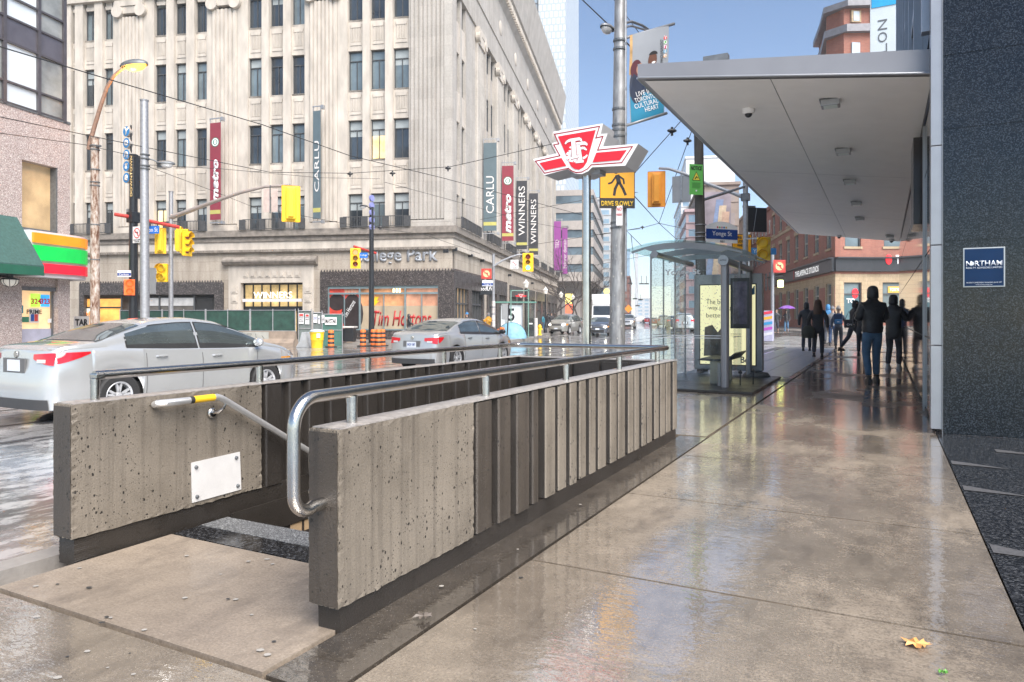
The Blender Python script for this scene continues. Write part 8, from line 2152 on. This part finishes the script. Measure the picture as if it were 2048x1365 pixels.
t = thing('store_front_sign', 'yellow and red lit shopfront glimpsed behind the trees', 'sign', at(1138, 612, 95), -A2); MB().box(-.5, .5, 0, .3, .3, 1.6).build('yellow_panel', M('panel_lityellow', (.9, .7, .2), .4, 0, .2, emit=.5), t); MB().box(-.5, .5, 0, .3, -1.0, 0.25).build('red_panel', M('panel_litred', (.8, .15, .08), .4, 0, .2, emit=.4), t)
t = thing('emblem_sign', 'yellow lit round shop sign far down the street beside the steel pole', 'sign', at(1213, 583, 110), 0); MB().lathe([(0, -.1), (.45, -.1), (.45, .1), (0, .1)], (0, 0, 0), 18, axis='y').build('disc', M('panel_lityellow', ), t)
# ---------------------------------------------------------------- overhead wires
wm_ = M('wire_black', (.02, .02, .02), .5)
def wire(label, pts, r=.014, ins=(), cat='overhead wire'):
    P = [at(u, v, Y) for u, v, Y in pts]; o_ = P[0].copy(); t = thing('overhead_wire', label, cat, o_, 0)
    out = []
    for i in range(len(P)-1):
        for k in range(6): f_ = k/6; p = P[i]*(1-f_)+P[i+1]*f_; out.append(p-o_)
    out.append(P[-1]-o_); MB().tube(out, r, 5).build('cable', wm_, t)
    for u, v, Y in ins:
        c_ = at(u, v, Y)-o_; b = MB(); b.ell(tuple(c_), (.14, .08, .06), 8, 6); b.box(c_.x-.03, c_.x+.03, c_.y-.03, c_.y+.03, c_.z-.14, c_.z+.10); b.build('insulator', blackp, t)
wire('thick black wire falling from the top left across the limestone store front', [(-20, 88, 16), (230, 163, 20), (525, 250, 26), (700, 312, 30), (880, 355, 35), (1200, 440, 44)], .016)
wire('black wire from the left edge below the lit lamp', [(-20, 230, 18), (160, 268, 22), (290, 295, 24), (540, 345, 29), (700, 347, 33), (900, 334, 32), (1115, 286, 28)], .013, [(700, 348, 33), (785, 347, 32.6), (896, 337, 32)])
wire('thin wire below the other two at the left edge', [(-20, 264, 18), (170, 290, 25), (290, 318, 24)], .011)
wire('pale wire from the grey steel pole towards the store', [(292, 330, 24), (440, 338, 30), (640, 356, 36), (760, 358, 40)], .010)
wire('wire sloping down from the grey steel pole through the maroon banner', [(292, 332, 24), (425, 382, 30), (520, 420, 36)], .010)
wire('streetcar wire crossing from the mast arm light to the store corner', [(540, 420, 33), (690, 448, 38), (850, 470, 40), (960, 508, 42)], .011, [(760, 455, 39)])
wire('wire from the upper store front down to the corner banners', [(770, 365, 34), (900, 400, 38), (1060, 445, 44), (1200, 470, 46), (1290, 455, 48)], .011, [(1285, 455, 48)])
wire('wire from the store front rising to the steel pole', [(960, 440, 40), (1060, 420, 36), (1200, 395, 26), (1275, 385, 22)], .010)
wire('black wire crossing the sky from the top beside the steel pole', [(1150, -14, 14), (1238, 70, 12), (1262, 95, 12)], .012)
wire('second wire crossing the sky behind the banner', [(1222, -8, 18), (1275, 62, 18), (1300, 95, 18)], .010)
wire('wire falling from the canopy edge towards the yellow pedestrian sign', [(1366, 238, 20), (1300, 312, 20), (1262, 355, 20)], .012, [(1344, 262, 20)])
wire('wire falling from the canopy edge to the knot above the shelter', [(1386, 255, 22), (1352, 350, 24), (1318, 447, 28)], .012, [(1375, 282, 22.5)])
wire('wire from the yellow pedestrian sign to the knot above the shelter', [(1262, 385, 16), (1318, 447, 28), (1352, 478, 34), (1376, 478, 36)], .013)
wire('thin wires spreading left from the knot above the shelter', [(1318, 447, 28), (1288, 455, 30), (1240, 463, 34), (1130, 480, 40), (1000, 500, 44)], .012)
wire('thin wire spreading right from the knot above the shelter', [(1318, 447, 28), (1390, 463, 36), (1440, 470, 44)], .012)
wire('bent feed wire above the left tip of the shelter roof', [(1280, 458, 26), (1252, 461, 25), (1283, 492, 20)], .010)
wire('faint span wire across the street beyond the shelter', [(1140, 540, 60), (1290, 512, 60), (1420, 490, 60)], .018)
wire('streetcar wire running away above College Street', [(1262, 470, 24), (1270, 540, 55), (1277, 600, 160)], .012)
for i, (u, v, Y) in enumerate(((1283, 568, 80), (1260, 567, 80), (1270, 598, 120), (1281, 600, 120), (1293, 568, 80), (1275, 612, 150))):
    t = thing('wire_hanger', 'tiny black streetcar wire fitting hanging over the far street, %s' % ['right of the middle one', 'leftmost high one', 'low left one', 'low centre one', 'rightmost high one', 'lowest one'][i], 'wire fitting', at(u, v, Y), 0, 'streetcar wire fittings over the far street'); s_ = Y/90.
    MB().box(-.28*s_, .28*s_, -.1, .1, -.07*s_, .07*s_).build('fitting', blackp, t); MB().box(-.02, .02, -.02, .02, .0, .9).build('stem', blackp, t)
# ---------------------------------------------------------------- every separate piece becomes a part of its own
RENAME = dict(windows='window', capitals='capital', window_frames='window_frame', lintels='lintel', sills='sill', medallions='medallion', side_shop_mullions='shop_mullions', side_shop_windows='shop_window', side_spandrels='spandrel', fluted_pilasters='fluted_pilaster', side_pilasters='side_pilaster', side_storefronts='storefront_surround', wall_lamps='wall_lamp', glossy_panels='glossy_panel', soffit_panels='soffit_panel', glazing='glazing_pane', bright_glazing='bright_pane', spandrels='spandrel_band', steel_bands='steel_band', wire_clamps='wire_clamp', clamps='clamp', precast_bands='precast_band', ribbon_windows='ribbon_window', turret_lights='turret_window', turret_openings='turret_opening', pendant_lamps='pendant_lamp', rods='rod', treads='tread')
SKIPN = ('lettering', 'staples_and_scraps', 'small_print', 'printed_', 'eyes_and_mouth', 'nose_and_ears', 'graffiti', 'branches', 'poster_hand', 'outline_stripe', 'walking_figure', 'cage', 'balcony', 'turn_arrow', 'prohibition_ring', 'dentils', 'outline', 'sleet_layer', 'bracket', 'number', 'rim', 'frame', 'storefront_frame', 'spandrel_relief', 'litter')
def split_pieces(o, eps=.07, limit=100):
    me = o.data; n = len(me.vertices); par = list(range(n))
    def find(a):
        while par[a] != a: par[a] = par[par[a]]; a = par[a]
        return a
    for e in me.edges:
        a, b = find(e.vertices[0]), find(e.vertices[1])
        if a != b: par[a] = b
    comp = {}
    for v in me.vertices: comp.setdefault(find(v.index), []).append(v.index)
    if len(comp) < 2: return 1
    bb = []
    for k, vs in comp.items():
        cs = [me.vertices[i].co for i in vs]; bb.append([k, [min(c[j] for c in cs)-eps/2 for j in range(3)], [max(c[j] for c in cs)+eps/2 for j in range(3)]])
    bb.sort(key=lambda q: q[1][0]); m = len(bb); up = list(range(m))
    def f2(a):
        while up[a] != a: up[a] = up[up[a]]; a = up[a]
        return a
    for i in range(m):
        for j in range(i+1, m):
            if bb[j][1][0] > bb[i][2][0]: break
            if all(bb[i][1][q] <= bb[j][2][q] and bb[j][1][q] <= bb[i][2][q] for q in (1, 2)): up[f2(i)] = f2(j)
    cl = {}
    for i in range(m): cl.setdefault(f2(i), []).append(bb[i][0])
    if len(cl) < 2: return 1
    groups = list(cl.values())
    own = {}
    for g_, ks in enumerate(groups):
        for k in ks: own[k] = g_
    if len(groups) > limit:                      # nearest ones as parts, the rest as one piece of stuff
        mw = o.matrix_world if o.parent is None else (o.parent.matrix_basis @ o.matrix_basis)
        dist = []
        for g_, ks in enumerate(groups):
            c = mw @ me.vertices[comp[ks[0]][0]].co; dist.append((c.length, g_))
        dist.sort(); rank = {g_: i for i, (_, g_) in enumerate(dist)}
        remap = {g_: (rank[g_] if rank[g_] < limit-1 else limit-1) for g_ in rank}
        own = {k: remap[g_] for k, g_ in own.items()}; ng = limit
    else: ng = len(groups)
    faces = [[] for _ in range(ng)]
    for p in me.polygons: faces[own[find(p.vertices[0])]].append(p)
    base = o.name.split('.')[0]; nm = RENAME.get(base, base)
    for gi, fs in enumerate(faces):
        ids = {}; V = []; F = []
        for p in fs:
            q = []
            for i in p.vertices:
                if i not in ids: ids[i] = len(V); V.append(me.vertices[i].co[:])
                q.append(ids[i])
            F.append(q)
        nm_ = bpy.data.meshes.new(nm); nm_.from_pydata(V, [], F)
        for mt in me.materials: nm_.materials.append(mt)
        nm_.polygons.foreach_set('material_index', [p.material_index for p in fs]); nm_.polygons.foreach_set('use_smooth', [p.use_smooth for p in fs])
        c = bpy.data.objects.new(nm, nm_); COL.objects.link(c); c.parent = o.parent; c.location = o.location; c.rotation_euler = o.rotation_euler; c.scale = o.scale
        if ng < len(groups) and gi == ng-1: c['kind'] = 'stuff'
    bpy.data.objects.remove(o); return ng
for o in [x for x in bpy.data.objects if x.type == 'MESH' and x.parent]:
    b_ = o.name.split('.')[0]
    if o.get('kind') or o.data.users > 1 or any(b_.startswith(s_) for s_ in SKIPN) or o.children: continue
    if not any(p.parent is None for p in [o.parent]): continue
    split_pieces(o)
for o in bpy.data.objects:
    b_ = o.name.split('.')[0]
    if b_ in RENAME: o.name = RENAME[b_]
# ---------------------------------------------------------------- the damp air between the camera and the far street
hm = bpy.data.materials.new('damp_air'); hm.use_nodes = True; t_ = hm.node_tree; t_.nodes.clear()
ou = t_.nodes.new('ShaderNodeOutputMaterial'); pv = t_.nodes.new('ShaderNodeVolumePrincipled'); pv.inputs['Color'].default_value = (.93, .96, 1, 1)
pv.inputs['Density'].default_value = .0006; pv.inputs['Anisotropy'].default_value = 0.; t_.links.new(pv.outputs[0], ou.inputs['Volume'])
hz = MB().box(-1300, 1300, -60, 1500, -4.5, 84).build('haze', hm); hz['kind'] = 'stuff'
